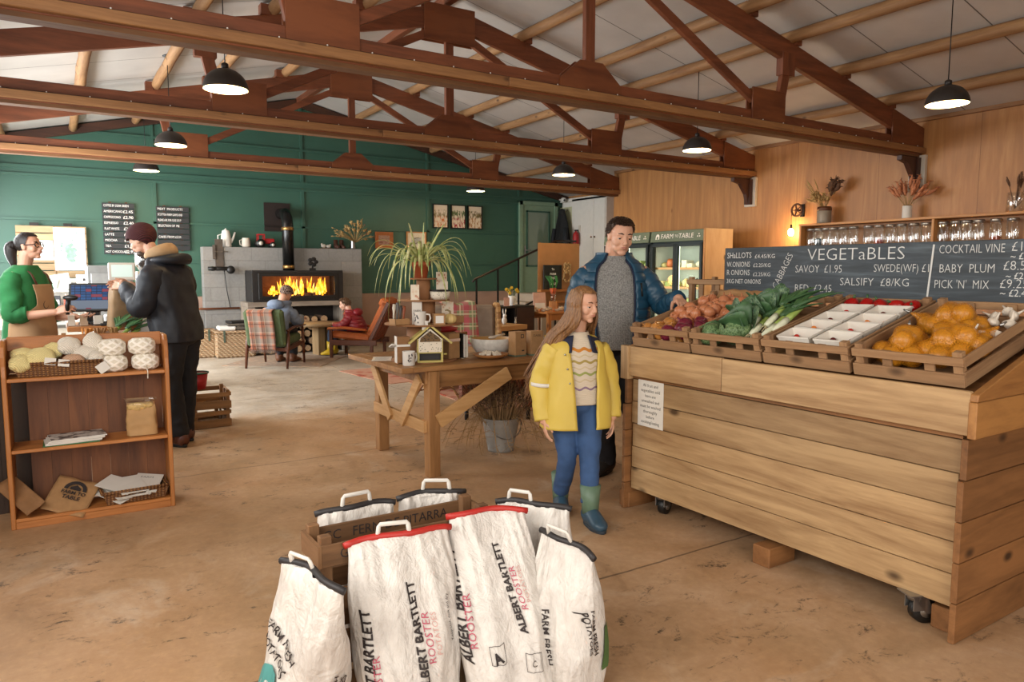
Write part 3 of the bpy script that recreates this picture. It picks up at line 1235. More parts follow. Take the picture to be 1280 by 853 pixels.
def punnet():
    t = thing('punnet', '', 'punnet')
    mb = MB()
    a, b, a2, b2, h, w = .075, .054, .085, .064, .055, .003
    for s in (0, 1):
        pass
    out = [(-a, -b, 0), (a, -b, 0), (a, b, 0), (-a, b, 0), (-a2, -b2, h), (a2, -b2, h), (a2, b2, h), (-a2, b2, h)]
    inn = [(-a + w, -b + w, w), (a - w, -b + w, w), (a - w, b - w, w), (-a + w, b - w, w), (-a2 + w, -b2 + w, h), (a2 - w, -b2 + w, h), (a2 - w, b2 - w, h), (-a2 + w, b2 - w, h)]
    fs = [(3, 2, 1, 0)] + [(i, (i + 1) % 4, 4 + (i + 1) % 4, 4 + i) for i in range(4)]
    fi = [(8, 9, 10, 11)] + [(8 + (i + 1) % 4, 8 + i, 12 + i, 12 + (i + 1) % 4) for i in range(4)]
    ft = [(4 + i, 4 + (i + 1) % 4, 12 + (i + 1) % 4, 12 + i) for i in range(4)]
    mb.addf(out + inn, fs + fi + ft)
    build('tray', mb, m_pun, t)
    mb = MB()
    mb.bx((-a2 - .002, -b2 - .002, h - .009), (a2 + .002, -b2 + .001, h)).bx((-a2 - .002, b2 - .001, h - .009), (a2 + .002, b2 + .002, h))
    mb.bx((-a2 - .002, -b2 - .002, h - .009), (-a2 + .001, b2 + .002, h)).bx((a2 - .001, -b2 - .002, h - .009), (a2 + .002, b2 + .002, h))
    build('rim', mb, m_pun, t)
    return t


rows = ['front', 'second', 'third', 'fourth']
p0 = punnet()
tom = {}
for nm, c in (('red', '#b5231a'), ('orange', '#d9792b'), ('dark', '#5c1d1c')):
    tom[nm] = build('cherry_tomato', MB().ball((0, 0, 0), (.0135, .0135, .0125), 12, 8), plain(c, .25, var=.05))
used = {}
for r_i in range(4):
    for c_i in range(2):
        p = p0 if (r_i, c_i) == (0, 0) else dup(p0)
        tag(p, 'white card punnet, %s row from the front, %s column of the punnet crate' % (rows[r_i], ['right', 'left'][c_i]), 'punnet', 'white punnets of small tomatoes')
        px_, py_ = .12 + r_i * .138, .12 + c_i * .195
        put(p, CM[2], (px_, py_, .10), (0, 0, R(90 + [2, -3, 1, 3][r_i])))
        for k in range(6):
            nm = ['red', 'orange', 'dark'][(k + r_i + c_i) % 3]
            o = tom[nm]
            if nm in used:
                o = o.copy()
                col.objects.link(o)
            used[nm] = 1
            tag(o, 'small %s tomato in a white punnet' % {'dark': 'dark red'}.get(nm, nm), 'tomato', '%s tomatoes in the punnets' % nm)
            put(o, CM[2], (px_ + [-.035, 0, .035][k % 3], py_ + [-.04, .04][k // 3] + .01 * (k % 2), .118), (0, 0, 0))
m_pep = plain('#a3120f', .2, var=.08)
for i in range(5):
    mb = MB()
    mb.grid(lambda u, v: Vector(((.04 * math.sin(PI * min(1, v * .98 + .02)) ** .6) * (1 + .12 * math.cos(3 * 2 * PI * u)) * math.cos(2 * PI * u), (.04 * math.sin(PI * min(1, v * .98 + .02)) ** .6) * (1 + .12 * math.cos(3 * 2 * PI * u)) * math.sin(2 * PI * u), -.045 + .09 * v)), 24, 10, closed=True)
    o = thing('red_pepper', ['red pepper at the left end of the row behind the punnets', 'second red pepper from the left behind the punnets', 'third red pepper from the left behind the punnets', 'fourth red pepper from the left behind the punnets', 'red pepper at the right end of the row behind the punnets'][i], 'pepper', group='red peppers behind the punnets')
    build('fruit', mb, m_pep, o)
    build('stalk', MB().tube([(0, 0, .035), (.004, 0, .06)], .006, 8), m_leekg, o)
    put(o, CM[2], (.665, .39 - i * .078, .125), (.3, .2 * i, i))

# crate 4: three nets of large onions, loose garlic
t = NT('orange netting')
co = t.coord()
vv = t.add('TexVoronoi', {'feature': 'DISTANCE_TO_EDGE'}, Vector=co, Scale=150.0)
fa = t.ramp(vv.outputs['Distance'], [(.06, (.8, .8, .8)), (.12, (.12, .12, .12))])
tr = t.add('BsdfTransparent')
mx = t.add('MixShader', Fac=fa)
t.set(mx, 1, tr.outputs[0])
t.set(mx, 2, t.b.outputs[0])
out = [n for n in t.n if n.type == 'OUTPUT_MATERIAL'][0]
t.t.links.new(mx.outputs[0], out.inputs[0])
t.color('#d58a1c')
m_net = t.pbr(.35)
nets = [((.16, .31, .10), .4, 'orange net of onions at the front left of the netted onion crate'), ((.20, .13, .11), -.5, 'orange net of onions at the front right of the netted onion crate'), ((.45, .25, .12), 1.5, 'orange net of onions at the back of the netted onion crate')]
yo = None
for ni, (c, rz, lb) in enumerate(nets):
    r_ = random.Random(30 + ni)
    inner = []
    N = MB()
    spots = [(-.085, -.035), (-.085, .04), (-.015, -.06), (-.01, .015), (.0, .085), (.065, -.05), (.07, .03), (.12, -.005)]
    for k, (dx, dy) in enumerate(spots + [(-.04, 0), (.03, .0), (.03, -.03)]):
        up = 0 if k < 8 else .055
        if yo is None:
            yo = build('netted_onion', onion_mb(.043, .9, False), m_on_y)
            o = yo
        else:
            o = yo.copy()
            col.objects.link(o)
        tag(o, ['large golden onion inside the front left orange net', 'large golden onion inside the front right orange net', 'large golden onion inside the orange net at the back'][ni], 'onion', ['onions in the front left net', 'onions in the front right net', 'onions in the back net'][ni])
        ca, sa = math.cos(rz), math.sin(rz)
        q = (c[0] + dx * ca - dy * sa, c[1] + dx * sa + dy * ca, c[2] + up + r_.uniform(-.006, .006))
        put(o, CM[3], q, (r_.uniform(0, 2), r_.uniform(0, 2), 0))
        N.ball(q, .05, 12, 8)
    ca, sa = math.cos(rz), math.sin(rz)
    e0 = Vector((c[0] + .12 * ca, c[1] + .12 * sa, c[2] + .02))
    e1 = Vector((c[0] + .20 * ca, c[1] + .20 * sa, c[2] + .05))
    N.tube([e0, (e0 + e1) / 2, e1], [.04, .018, .007], 10)
    me = remesh(N, .008, 8, 'onion_net')
    o = thing('onion_net', lb, 'net bag', group='orange nets of onions')
    o.matrix_basis = CM[3]
    link_mesh('netting', me, m_net, o)
    cl = MB().tube([e1, e1 + (e1 - e0) * .35], [.007, .004], 8)
    build('tie', cl, m_steel, o)
m_gar = plain('#d8cdbd', .5, var=.1, scale=30)
gm_ = None
gp = scatter(9, .28, .66, .03, .16, .055, 77)
gb = MB()
gb.grid(lambda u, v: Vector((.027 * math.sin(PI * min(.97, v + .02)) ** .8 * (1 + .07 * math.cos(8 * 2 * PI * u)) * math.cos(2 * PI * u), .027 * math.sin(PI * min(.97, v + .02)) ** .8 * (1 + .07 * math.cos(8 * 2 * PI * u)) * math.sin(2 * PI * u), -.02 + .04 * v)), 24, 8, closed=True)
gb.tube([(0, 0, .015), (0, .002, .03), (.002, .004, .05)], [.009, .005, .004], 8)
heap('garlic_bulb', build('garlic_bulb', gb, m_gar), CM[3], gp, .12, .02, 'white garlic bulb loose at the back right of the netted onion crate', 'garlic', 'garlic in the last crate', 8)

# paper sheets tucked at the back of the onion crate
pc = thing('paper_lining', 'crumpled brown paper at the back of the onion crate', 'paper')
mb = MB()
mb.grid(lambda u, v: Vector((.60 + .12 * v, .03 + .34 * u, .10 + .075 * v + .02 * mnoise.noise(Vector((u * 5, v * 4, 3))))), 16, 8)
build('sheet', mb, m_kraft, pc, solid=.001)
pc.matrix_basis = CM[0]

# ------------------------------------------------------------------ price chalkboard behind the crates
t = NT('slate board')
co = t.coord()
n1 = t.noise(t.mapping(co, (2, 1.3, 16)), 2.0, 6, .65, .6)
n2 = t.noise(co, 1.8, 4)
c = t.ramp(t.math('ADD', t.math('MULTIPLY', n1, .7), t.math('MULTIPLY', n2, .3)), [(.35, '#2b3034'), (.52, '#3c444a'), (.68, '#59646b')])
t.color(c)
m_slate = t.pbr(.55)
BX = 3.85
cb = thing('chalkboard', 'long slate chalkboard listing vegetable prices behind the crates', 'chalkboard', (BX, 3.41, 1.30))
mb = MB()
mb.bx((0, -2.45, -.02), (.018, -.06, .295))
build('board', mb, m_slate, cb, bevel=.002)
mb = MB()
mb.bx((.02, -2.4, -1.15), (.06, -2.34, .25)).bx((.02, -.1, -1.15), (.06, -.04, .25)).bx((.02, -1.25, -1.15), (.06, -1.19, .25))
build('backing_post', mb, w_stand2('Z'), cb)
m_chalk = plain('#d8d8d4', .9, var=.03)


def ctext(s, y, z, size, sx=1.0, tilt=0, end=None):
    M = frame((-.0012, y - 3.41, z - 1.30), (0, -1, 0), (0, 0, 1)) @ Matrix.Rotation(R(tilt), 4, 'Z')
    q = text_mb(s, size, M, depth=.0, sx=sx, bold=-size * (.014 if size > .055 else .0))
    if end is not None and q.v:
        w = max(abs(p.y - (y - 3.41)) for p in q.v)
        q = text_mb(s, size, M, depth=.0, sx=sx * abs(y - end) / w, bold=-size * (.014 if size > .055 else .0))
    build('chalk_lettering', q, m_chalk, cb)


ctext('SHaLLOTS', 3.33, 1.543, .054, end=3.13)
ctext('£4.45/KG', 3.105, 1.535, .036, end=2.95)
ctext('W.ONIONS', 3.33, 1.484, .050, end=3.14)
ctext('£2.25/KG', 3.115, 1.478, .034, end=2.98)
ctext('R ONIONS', 3.33, 1.430, .050, end=3.14)
ctext('£2.25/KG', 3.115, 1.420, .034, end=2.98)
ctext('3KG NET ONIONS', 3.33, 1.373, .042, end=3.05)
ctext('VEGETaBLES', 2.72, 1.537, .100, end=2.13)
ctext('CABBAGES', 2.945, 1.335, .062, tilt=62, sx=.8)
ctext('SAVOY  £1.95', 2.80, 1.453, .064, end=2.49)
ctext('RED  £2.45', 2.80, 1.338, .064, end=2.55)
ctext('SWEDE(WF) £1', 2.30, 1.457, .062, end=2.00)
ctext('SALSIFY  £8/KG', 2.50, 1.380, .062, end=2.10)
ctext('COCKTAIL VINE', 1.955, 1.552, .062, end=1.65)
ctext('£10', 1.625, 1.558, .064, sx=.9)
ctext('~ £2.20', 1.625, 1.513, .045, sx=.9)
ctext('BABY  PLUM', 1.95, 1.455, .062, end=1.69)
ctext('£8.50', 1.655, 1.468, .064, sx=.9)
ctext('~ £2', 1.64, 1.420, .045, sx=.9)
ctext("PICK 'N'  MIX", 1.97, 1.375, .062, end=1.71)
ctext('£9.25', 1.665, 1.382, .062, sx=.9)
ctext('~ £2.45', 1.66, 1.338, .048, sx=.9)
ln = MB().bar((-.002, 1.98 - 3.41, 1.58 - 1.30), (-.002, 2.00 - 3.41, 1.31 - 1.30), .002, .009, upv=(0, 1, 0))
build('chalk_line', ln, m_chalk, cb)
mb = MB()
# empty slatted crate stood on end behind the left end of the board
ec = crate_thing('upright_crate', 'pale slatted crate standing behind the left end of the chalkboard', (3.96, 3.40, 1.02), (0, 0, 0), W=.40, L=.30, H=.36, group='crate behind the board')
b = MB()
b.bx((3.90, 3.25, .90), (4.35, 3.95, 1.02)).bx((3.95, 3.3, 0), (4.0, 3.35, .9)).bx((4.25, 3.3, 0), (4.3, 3.35, .9)).bx((3.95, 3.85, 0), (4.0, 3.9, .9)).bx((4.25, 3.85, 0), (4.3, 3.9, .9))
sb = thing('side_bench', 'small wooden bench behind the vegetable stand, under the pale crate', 'bench')
build('bench_frame', b, w_stand2('Y'), sb, bevel=.003)
# ------------------------------------------------------------------ right wall: shelf, jars, dried flowers, lamp
w_shelf = lambda ax: wood('#c08a50', '#94602f', ax, .5, 8, .2, knots=.5)
sh = thing('wall_shelf', 'long timber shelf unit on the plywood wall, holding rows of glass jars', 'shelf', (9.2, 0, 0))
mb = MB()
mb.bx((-.30, 2.7, 2.055), (-.002, 6.45, 2.085))
build('top_board', mb, w_shelf('Y'), sh, bevel=.003)
mb = MB()
mb.bx((-.30, 2.7, 1.60), (-.002, 6.45, 1.63))
build('lower_board', mb, w_shelf('Y'), sh, bevel=.003)
for y in (6.41, 4.60, 3.62, 2.72):
    mb = MB()
    mb.bx((-.29, y, 1.30), (-.002, y + .03, 2.055))
    build('upright', mb, w_shelf('Z'), sh, bevel=.003)
t = NT('jar glass')
g1 = t.add('BsdfGlossy', Color=(1, 1, 1, 1), Roughness=.05)
tr = t.add('BsdfTransparent', Color=(.93, .94, .93, 1))
fr = t.add('LayerWeight', Blend=.5)
mx = t.add('MixShader', Fac=t.math('ADD', t.math('MULTIPLY', fr.outputs['Facing'], .55), .10))
t.set(mx, 1, tr.outputs[0])
t.set(mx, 2, g1.outputs[0])
t.t.links.new(mx.outputs[0], [n for n in t.n if n.type == 'OUTPUT_MATERIAL'][0].inputs[0])
m_jar = t.m


def jar(fill, h):
    t = thing('glass_jar', '', 'jar')
    b = MB()
    b.lathe([(.058, 0), (.062, .006), (.062, .33), (.055, .352), (.055, .362)], seg=20)
    build('jar_body', b, m_jar, t)
    b = MB()
    b.lathe([(.060, .358), (.060, .385), (.054, .392), (.001, .392)], seg=20)
    build('lid', b, m_steel, t, label='metal screw lid')
    if fill:
        b = MB()
        b.lathe([(.054, .008), (.056, h), (.03, h + .012), (.001, h + .015)], seg=16)
        build('contents', b, plain(fill, .8, var=.3, scale=60), t)
    return t


jd = [(6.30, None, 0, 'empty clear jar at the far left end of the shelf, beside the wall lamp'), (6.19, '#31454b', .24, 'jar of dark blue packets, second from the wall lamp'), (6.07, None, 0, 'empty jar third from the wall lamp'), (5.96, None, 0, 'empty jar fourth from the wall lamp'),
      (5.82, None, 0, 'empty jar fifth from the wall lamp'), (5.67, '#8c5a3c', .05, 'jar with a little brown left in it, sixth from the wall lamp'), (5.46, '#b9774c', .15, 'jar of pale orange grain left of the red lentil jar'), (5.32, '#a33c22', .20, 'jar two-thirds full of red lentils'),
      (5.17, None, 0, 'empty bright jar right of the red lentils'), (5.03, '#5f5340', .06, 'jar with a thin dark layer, below the small white vase'), (4.88, '#6d5a44', .07, 'jar with a thin brown layer, right of the small white vase'), (4.73, '#6a3d2c', .10, 'jar with brown grains just left of the middle upright'),
      (4.53, None, 0, 'empty jar just right of the middle upright'), (4.39, '#4e5b32', .13, 'jar of green lentils in the right shelf bay'), (4.27, '#7d8070', .06, 'bright jar right of the green lentils'), (4.14, '#8a7a66', .10, 'jar with pale brown grains, third from the right end'),
      (3.96, '#a4461c', .19, 'jar half full of orange-brown grains, second from the right end'), (3.79, '#6b4a30', .12, 'wider looking jar at the right end of the right shelf bay')]
for y, f, h, lb in jd:
    j = jar(f, h)
    j.location = (8.99, y, 1.63)
    tag(j, lb, group='glass jars on the wall shelf')


def dried(o, mats, spec, seed):
    """dried stems with plumes: spec rows (count, lean-min, lean-max, azimuth-min, azimuth-max, length, plume radius, plume length, material index)"""
    r_ = random.Random(seed)
    stems = MB()
    plumes = MB()
    for (n, l0, l1, a0, a1, L, pr, pl, mi) in spec:
        for k in range(n):
            ln_, a = r_.uniform(l0, l1), r_.uniform(a0, a1)
            LL = L * r_.uniform(.8, 1.1)
            d = Vector((math.sin(ln_) * math.cos(a), math.sin(ln_) * math.sin(a), math.cos(ln_)))
            p1 = d * LL * .6
            p2 = d * LL + Vector((0, 0, -.12 * LL * ln_))
            stems.tube([(0, 0, 0), p1, p2], .0025, 4)
            dd = (p2 - p1).normalized()
            prev = p2 - dd * pl * .5
            nn = 6
            plumes.tube([prev + dd * pl * q / nn + Vector((r_.uniform(-1, 1), r_.uniform(-1, 1), r_.uniform(-1, 1))) * pr * .25 for q in range(nn + 1)], [pr * (.15 + math.sin(PI * min(.93, q / nn + .05))) for q in range(nn + 1)], 6, mi=mi)
            if pr > .012:
                for q in range(10):
                    u = r_.uniform(.1, 1)
                    b = prev + dd * pl * u
                    e = Vector((r_.uniform(-1, 1), r_.uniform(-1, 1), r_.uniform(-.2, .9))).normalized()
                    plumes.tube([b, b + e * pr * 1.6, b + e * pr * 2.4 - Vector((0, 0, pr * .3))], [pr * .3, pr * .22, .001], 4, mi=mi)
    build('stems', stems, mats[0], o)
    build('seed_heads', plumes, mats, o)


m_straw = plain('#a98a55', .8, var=.25, scale=30)
m_brown = plain('#5c3f2a', .85, var=.3, scale=30)
m_pink = plain('#b5744f', .8, var=.2, scale=30)
v = thing('stoneware_pot', 'grey stoneware pot with brown rim holding dried grasses, near the wall lamp', 'pot', (9.0, 6.12, 2.085))
b = MB().lathe([(.085, 0), (.092, .02), (.092, .19), (.086, .195)], seg=24)
build('pot_body', b, plain('#8d8273', .45, var=.1), v)
b = MB().lathe([(.093, .17), (.097, .19), (.09, .225), (.08, .225), (.08, .18)], seg=24)
build('rim', b, plain('#5a3521', .4), v)
o = tag(thing('dried_grasses', 'bunch of tan and dark brown dried plumes in the stoneware pot', 'dried flowers', (9.0, 6.12, 2.26)))
dried(o, [m_straw, m_brown, m_straw], [(12, .2, .9, 1.0, 3.0, .26, .018, .09, 2), (7, .3, .8, 4.2, 5.2, .36, .03, .16, 1), (8, .1, .9, 0, 6.28, .2, .018, .06, 0), (5, .4, 1.0, 1.2, 2.2, .40, .008, .2, 0)], 5)
v = thing('white_vase', 'small white cylinder vase of pinkish dried grass on the wall shelf', 'vase', (9.0, 4.98, 2.085))
build('vase_body', MB().lathe([(.052, 0), (.055, .01), (.055, .15), (.05, .155), (.046, .15), (.046, .02), (0.001, .02)], seg=20), m_paper, v)
o = thing('dried_grass', 'fan of pinkish bunny-tail grass in the small white vase', 'dried flowers', (9.0, 4.98, 2.20))
dried(o, [m_straw, m_pink], [(9, .15, .75, .9, 2.2, .30, .018, .17, 1), (12, .1, .9, 4.0, 5.3, .33, .018, .17, 1)], 6)
v = thing('glass_vase', 'clear glass vase of dried twigs at the right end of the wall shelf', 'vase', (9.0, 3.79, 2.085))
build('vase_body', MB().lathe([(.08, 0), (.085, .01), (.08, .2), (.075, .215)], seg=20), m_jar, v)
o = thing('dried_twigs', 'brown dried twigs in the clear glass vase', 'dried flowers', (9.0, 3.79, 2.12))
dried(o, [m_brown, m_brown], [(14, .1, .8, 0, 6.28, .36, .012, .1, 1)], 8)

wlmp = thing('wall_lamp', 'iron wheel wall lamp with a bare glowing bulb on the plywood wall', 'lamp', (9.2, 6.6, 2.30))
b = MB()
b.tube([(-.14 + 0, .085 * math.cos(a), .085 * math.sin(a)) for a in [2 * PI * k / 24 for k in range(25)]], .014, 8)
for k in range(5):
    a = 2 * PI * k / 5
    b.bar((-.14, 0, 0), (-.14, .085 * math.cos(a), .085 * math.sin(a)), .012, .018, upv=(1, 0, 0))
b.tube([(-.16, 0, 0), (-.12, 0, 0)], .022, 12)
build('pulley_wheel', b, plain('#5d3a22', .5, .3, var=.2), wlmp)
b = MB()
b.bx((-.02, -.03, -.09), (-.001, .03, .09)).bx((-.14, -.012, -.012), (-.01, .012, .012))
build('bracket', b, m_iron, wlmp)
b = MB().tube([(-.14, .085, 0), (-.14, .085, -.20)], .004, 6).tube([(-.14, .085, -.20), (-.14, .085, -.26)], .016, 10)
build('cord', b, m_iron, wlmp)
build('bulb', MB().ball((-.14, .085, -.31), (.042, .042, .055)), emis('#ffcf8a', 60), wlmp)
d = bpy.data.lights.new('bulb_light', 'POINT')
d.energy, d.color, d.shadow_soft_size = 70, (1.0, .66, .32), .05
l = bpy.data.objects.new('bulb_light', d)
link(l, wlmp)
l.location = (-.14, .085, -.31)

# ------------------------------------------------------------------ drinks fridges
m_fr = plain('#2b3538', .4, .3, var=.05)
m_sage = plain('#5c6a58', .5, var=.03)
m_frin = plain('#cfcfc6', .5, var=.02)
m_fgl = glass_mat('#eef6f2', .02, .1)
t_bl = emis('#fff6e2', 7)


def fridge(label, loc):
    t = thing('display_fridge', label, 'fridge', loc)
    D, W, H = .54, 1.13, 2.06
    b = MB()
    b.bx((.06, 0, 0), (D, .035, 1.88)).bx((.06, W - .035, 0), (D, W, 1.88)).bx((.06, 0, 1.86), (D, W, 1.9)).bx((.04, 0, 0), (D, W, .28))
    b.bx((D - .03, 0, 0), (D, W, H))
    build('cabinet', b, m_fr, t, bevel=.004)
    b = MB()
    b.bx((.10, .036, .281), (D - .031, .045, 1.859)).bx((.10, W - .045, .281), (D - .031, W - .036, 1.859)).bx((D - .045, .045, .281), (D - .032, W - .045, 1.859)).bx((.10, .045, .282), (D - .05, W - .045, .29))
    build('liner', b, m_frin, t)
    b = MB()
    b.prism([(0, 1.885), (.5, 1.885), (.5, 2.06), (.03, 2.06)], W - .01, Matrix(((1, 0, 0, 0), (0, 0, 1, .005), (0, 1, 0, 0), (0, 0, 0, 1))))
    sg = build('sign_panel', b, m_sage, t, bevel=.006)
    M = frame((.012, W - .24, 1.968), (0, -1, 0), (.17, 0, 1)) @ Matrix.Translation((0, 0, .004))
    q = [text_mb('FARM', .105, M, depth=0, sx=1.05), text_mb('TO', .06, M @ Matrix.Translation((.30, 0, 0)), depth=0), text_mb('TABLE', .105, M @ Matrix.Translation((.385, 0, 0)), depth=0, sx=1.05)]
    lg = MB()
    lg.prism([(-.11, -.04), (-.03, -.04), (-.03, .0)] + [(-.07 + .04 * math.cos(a), .0 + .045 * math.sin(a)) for a in [PI * k / 8 for k in range(9)]] + [(-.11, 0)], .001, M)
    hs = MB()
    hs.prism([(-.088, -.038), (-.052, -.038), (-.052, -.005), (-.07, .012), (-.088, -.005)], .002, M)
    for dx, dy in ((.78, -.015), (.80, .02), (.82, -.015)):
        lg.prism([(dx + .011 * math.cos(a), dy + .011 * math.sin(a)) for a in [2 * PI * k / 10 for k in range(10)]], .001, M)
    build('sign_lettering', join(*q, lg), m_text, sg)
    build('sign_emblem', hs, m_sage, sg)
    for i in range(2):
        y0 = .02 + i * .55
        b = MB()
        for a_, c_ in (((y0, .30), (y0 + .045, 1.86)), ((y0 + .495, .30), (y0 + .54, 1.86)), ((y0, .30), (y0 + .54, .35)), ((y0, 1.81), (y0 + .54, 1.86))):
            b.bx((.0, a_[0], a_[1]), (.05, c_[0], c_[1]))
        dr = build('glass_door', b, m_fr, t, bevel=.003)
        g = MB()
        g.bx((.02, y0 + .045, .35), (.026, y0 + .495, 1.81))
        build('door_glass', g, m_fgl, dr)
        g = MB()
        g.tube([(-.0, y0 + (.47 if i else .07), .9), (-.035, y0 + (.47 if i else .07), .92), (-.035, y0 + (.47 if i else .07), 1.3), (0, y0 + (.47 if i else .07), 1.32)], .009, 8)
        build('door_handle', g, m_black, dr)
    for k, z in enumerate((.56, .86, 1.16, 1.46)):
        b = MB()
        b.bx((.09, .046, z), (D - .05, W - .046, z + .015))
        build('shelf', b, m_offw, t)
        b = MB()
        b.bx((.084, .046, z - .008), (.09, W - .046, z + .028))
        build('price_rail', b, plain('#a8764a', .5), t)
    b = MB()
    b.bx((.065, W / 2 - .02, .33), (.085, W / 2 + .02, 1.83))
    build('light_tube', b, t_bl, t, label='bright vertical light strip')
    d = bpy.data.lights.new('fridge_light', 'AREA')
    d.shape, d.size, d.size_y, d.energy, d.color = 'RECTANGLE', 1.3, .9, 9, (1, .93, .78)
    l = bpy.data.objects.new('fridge_light', d)
    link(l, t)
    l.location = (.075, W / 2, 1.07)
    l.rotation_euler = (R(90), 0, R(-90))
    l.rotation_euler = Vector((1, 0, 0)).to_track_quat('-Z', 'Z').to_euler()
    return t


FX, FY = 8.2, 7.56
f1 = fridge('glass-door fridge with green sign panel, nearest the plywood panel', (FX, FY, 0))
f2 = dup(f1, (FX, FY + 1.16, 0), label='second glass-door fridge, mostly hidden behind the man in the blue jacket')
for ch in f1.children:
    if ch.type == 'LIGHT':
        pass
pnl = thing('plywood_screen', 'pale plywood screen boxing in the near end of the fridges', 'screen', (FX + .02, FY - .03, 0))
b = MB()
b.bx((0, 0, 0), (.60, .024, 2.07))
build('board', b, wood('#e6cda6', '#d3b184', 'Z', .5, 3, .1, knots=.5, bump=.05), pnl, bevel=.002)
b = MB()
b.bx((-.012, -.004, 0), (.0, .028, 2.07))
build('edging', b, w_shelf('Z'), pnl)

packs = [('#b8623a', 'orange'), ('#d8c08a', 'cream'), ('#6b3a33', 'dark red'), ('#c9b37a', 'straw'), ('#8f9a5a', 'green'), ('#d9cdb5', 'white')]
first = {}
where = ['bottom', 'second', 'third', 'top']
for fi, f in enumerate((f1, f2)):
    r_ = random.Random(90 + fi)
    for k, z in enumerate((.575, .875, 1.175, 1.475)):
        for s in range(7):
            c, cn = packs[r_.randrange(6)]
            kind = r_.randrange(2)
            key = (c, kind)
            if key not in first:
                b = MB()
                if kind:
                    b.box((0, 0, .045), (.16, .11, .09))
                    o = thing('food_box', '', 'food pack')
                    build('carton', b, plain(c, .6), o, bevel=.006)
                else:
                    b.ball((0, 0, .05), (.07, .06, .055), 12, 8, nz=.25, seed=len(first))
                    o = thing('food_bag', '', 'food pack')
                    build('bag', b, plain(c, .35, var=.3, scale=30), o)
                first[key] = o
            else:
                o = dup(first[key])
            y = .10 + s * .145 + (.05 if s > 3 else 0)
            o.location = (FX + .23 + r_.uniform(-.02, .02), f.location.y + y, z)
            o.scale = (1, 1, r_.uniform(.8, 1.5))
            tag(o, '%s food %s on the %s shelf of the %s fridge' % (cn, 'box' if kind else 'bag', where[k], ['nearer', 'farther'][fi]), 'food pack', '%s food %ss on the %s shelf of the %s fridge' % (cn, 'boxe' if kind else 'bag', where[k], ['nearer', 'farther'][fi]))

# ------------------------------------------------------------------ alcove: white cupboard, coat, extinguisher
cpb = thing('tall_cupboard', 'tall white built-in cupboard in the alcove beyond the fridges', 'cupboard', (9.85, 11.75, 0))
b = MB()
b.bx((.0, 0, .95), (.2, 1.18, 3.0)).bx((.06, 1.2, .95), (.2, 1.62, 3.0)).bx((0, -.05, 2.96), (.2, 1.63, 3.03))
build('cupboard_body', b, m_white, cpb)
for i, (y0, y1) in enumerate(((.03, .395), (.405, .77))):
    b = MB()
    b.bx((-.02, y0, 1.15), (-.001, y1, 2.94))
    dr = build('cupboard_door', b, m_white, cpb, bevel=.004)
    k = MB().ball((-.035, (y1 - .05) if i == 0 else (y0 + .05), 2.15), .02).tube([(-.02, (y1 - .05) if i == 0 else (y0 + .05), 2.15), (-.035, (y1 - .05) if i == 0 else (y0 + .05), 2.15)], .008, 8)
    build('knob', k, plain('#6b4a2a', .4), dr)
b = MB()
b.bx((-.012, .86, 2.28), (-.001, .93, 2.42)).bx((-.012, .86, 2.06), (-.001, .93, 2.18))
build('switch_plate', b, m_offw, cpb)
b = MB()
b.bx((.02, 1.10, .95), (.05, 1.64, 2.85))
build('niche_back', b, plain('#b9b793', .6, var=.06), cpb)
ct = thing('hanging_coat', 'black coat hanging on the pale wall beside the green door', 'coat', (9.70, 13.1, 1.75))
b = MB()
b.grid(lambda u, v: Vector(((.07 + .02 * math.sin(9 * u * PI)) * math.sin(2 * PI * u) * (.55 + .75 * v), (.10 + .22 * (1 - (1 - v) ** 2) + .012 * math.sin(14 * PI * u)) * math.cos(2 * PI * u), .98 - v * 1.02)), 32, 16, closed=True)
b.ball((0, 0, .97), (.06, .10, .09))
build('coat_body', b, plain('#0e0d0e', .8, var=.2), ct)
for q in ([(-.09, -.24, .62), (-.10, -.30, .3), (-.09, -.33, .02)], [(-.05, .2, .62), (-.08, .26, .3), (-.08, .27, .05)]):
    build('sleeve', MB().tube(q, [.05, .055, .05], 10), plain('#1c1f24', .8, var=.2), ct)
b = MB().tube([(0.05, 0, 1.02), (-.03, 0, 1.02), (-.04, 0, 1.06)], .01, 6)
tag(build('coat_hook', b, m_steel, loc=(9.81, 13.1, 1.75)), 'metal hook holding the black coat', 'hook')
ex = thing('fire_extinguisher', 'small red fire extinguisher beside the white cupboard', 'extinguisher', (9.76, 12.66, 1.98))
build('cylinder', MB().lathe([(.06, 0), (.068, .01), (.068, .23), (.05, .28), (.02, .3), (.02, .32)], seg=18), m_red, ex)
build('valve', MB().bx((-.03, -.015, .31), (.05, .015, .345)).tube([(.02, 0, .33), (.08, .03, .3), (.09, .03, .15)], .008, 6), m_black, ex)
build('wall_bracket', MB().bx((-.01, -.02, .1), (.09, .02, .13)), m_steel, ex)
cm = thing('security_camera', 'small white camera high in the far right corner of the green wall', 'camera', (9.75, 13.15, 3.0))
build('camera_body', MB().ball((0, -.04, 0), (.06, .075, .06)).tube([(0, 0, 0), (.05, .2, .03)], .02, 8), m_white, cm)
build('camera_lens', MB().ball((-.02, -.1, -.01), .025), m_black, cm)

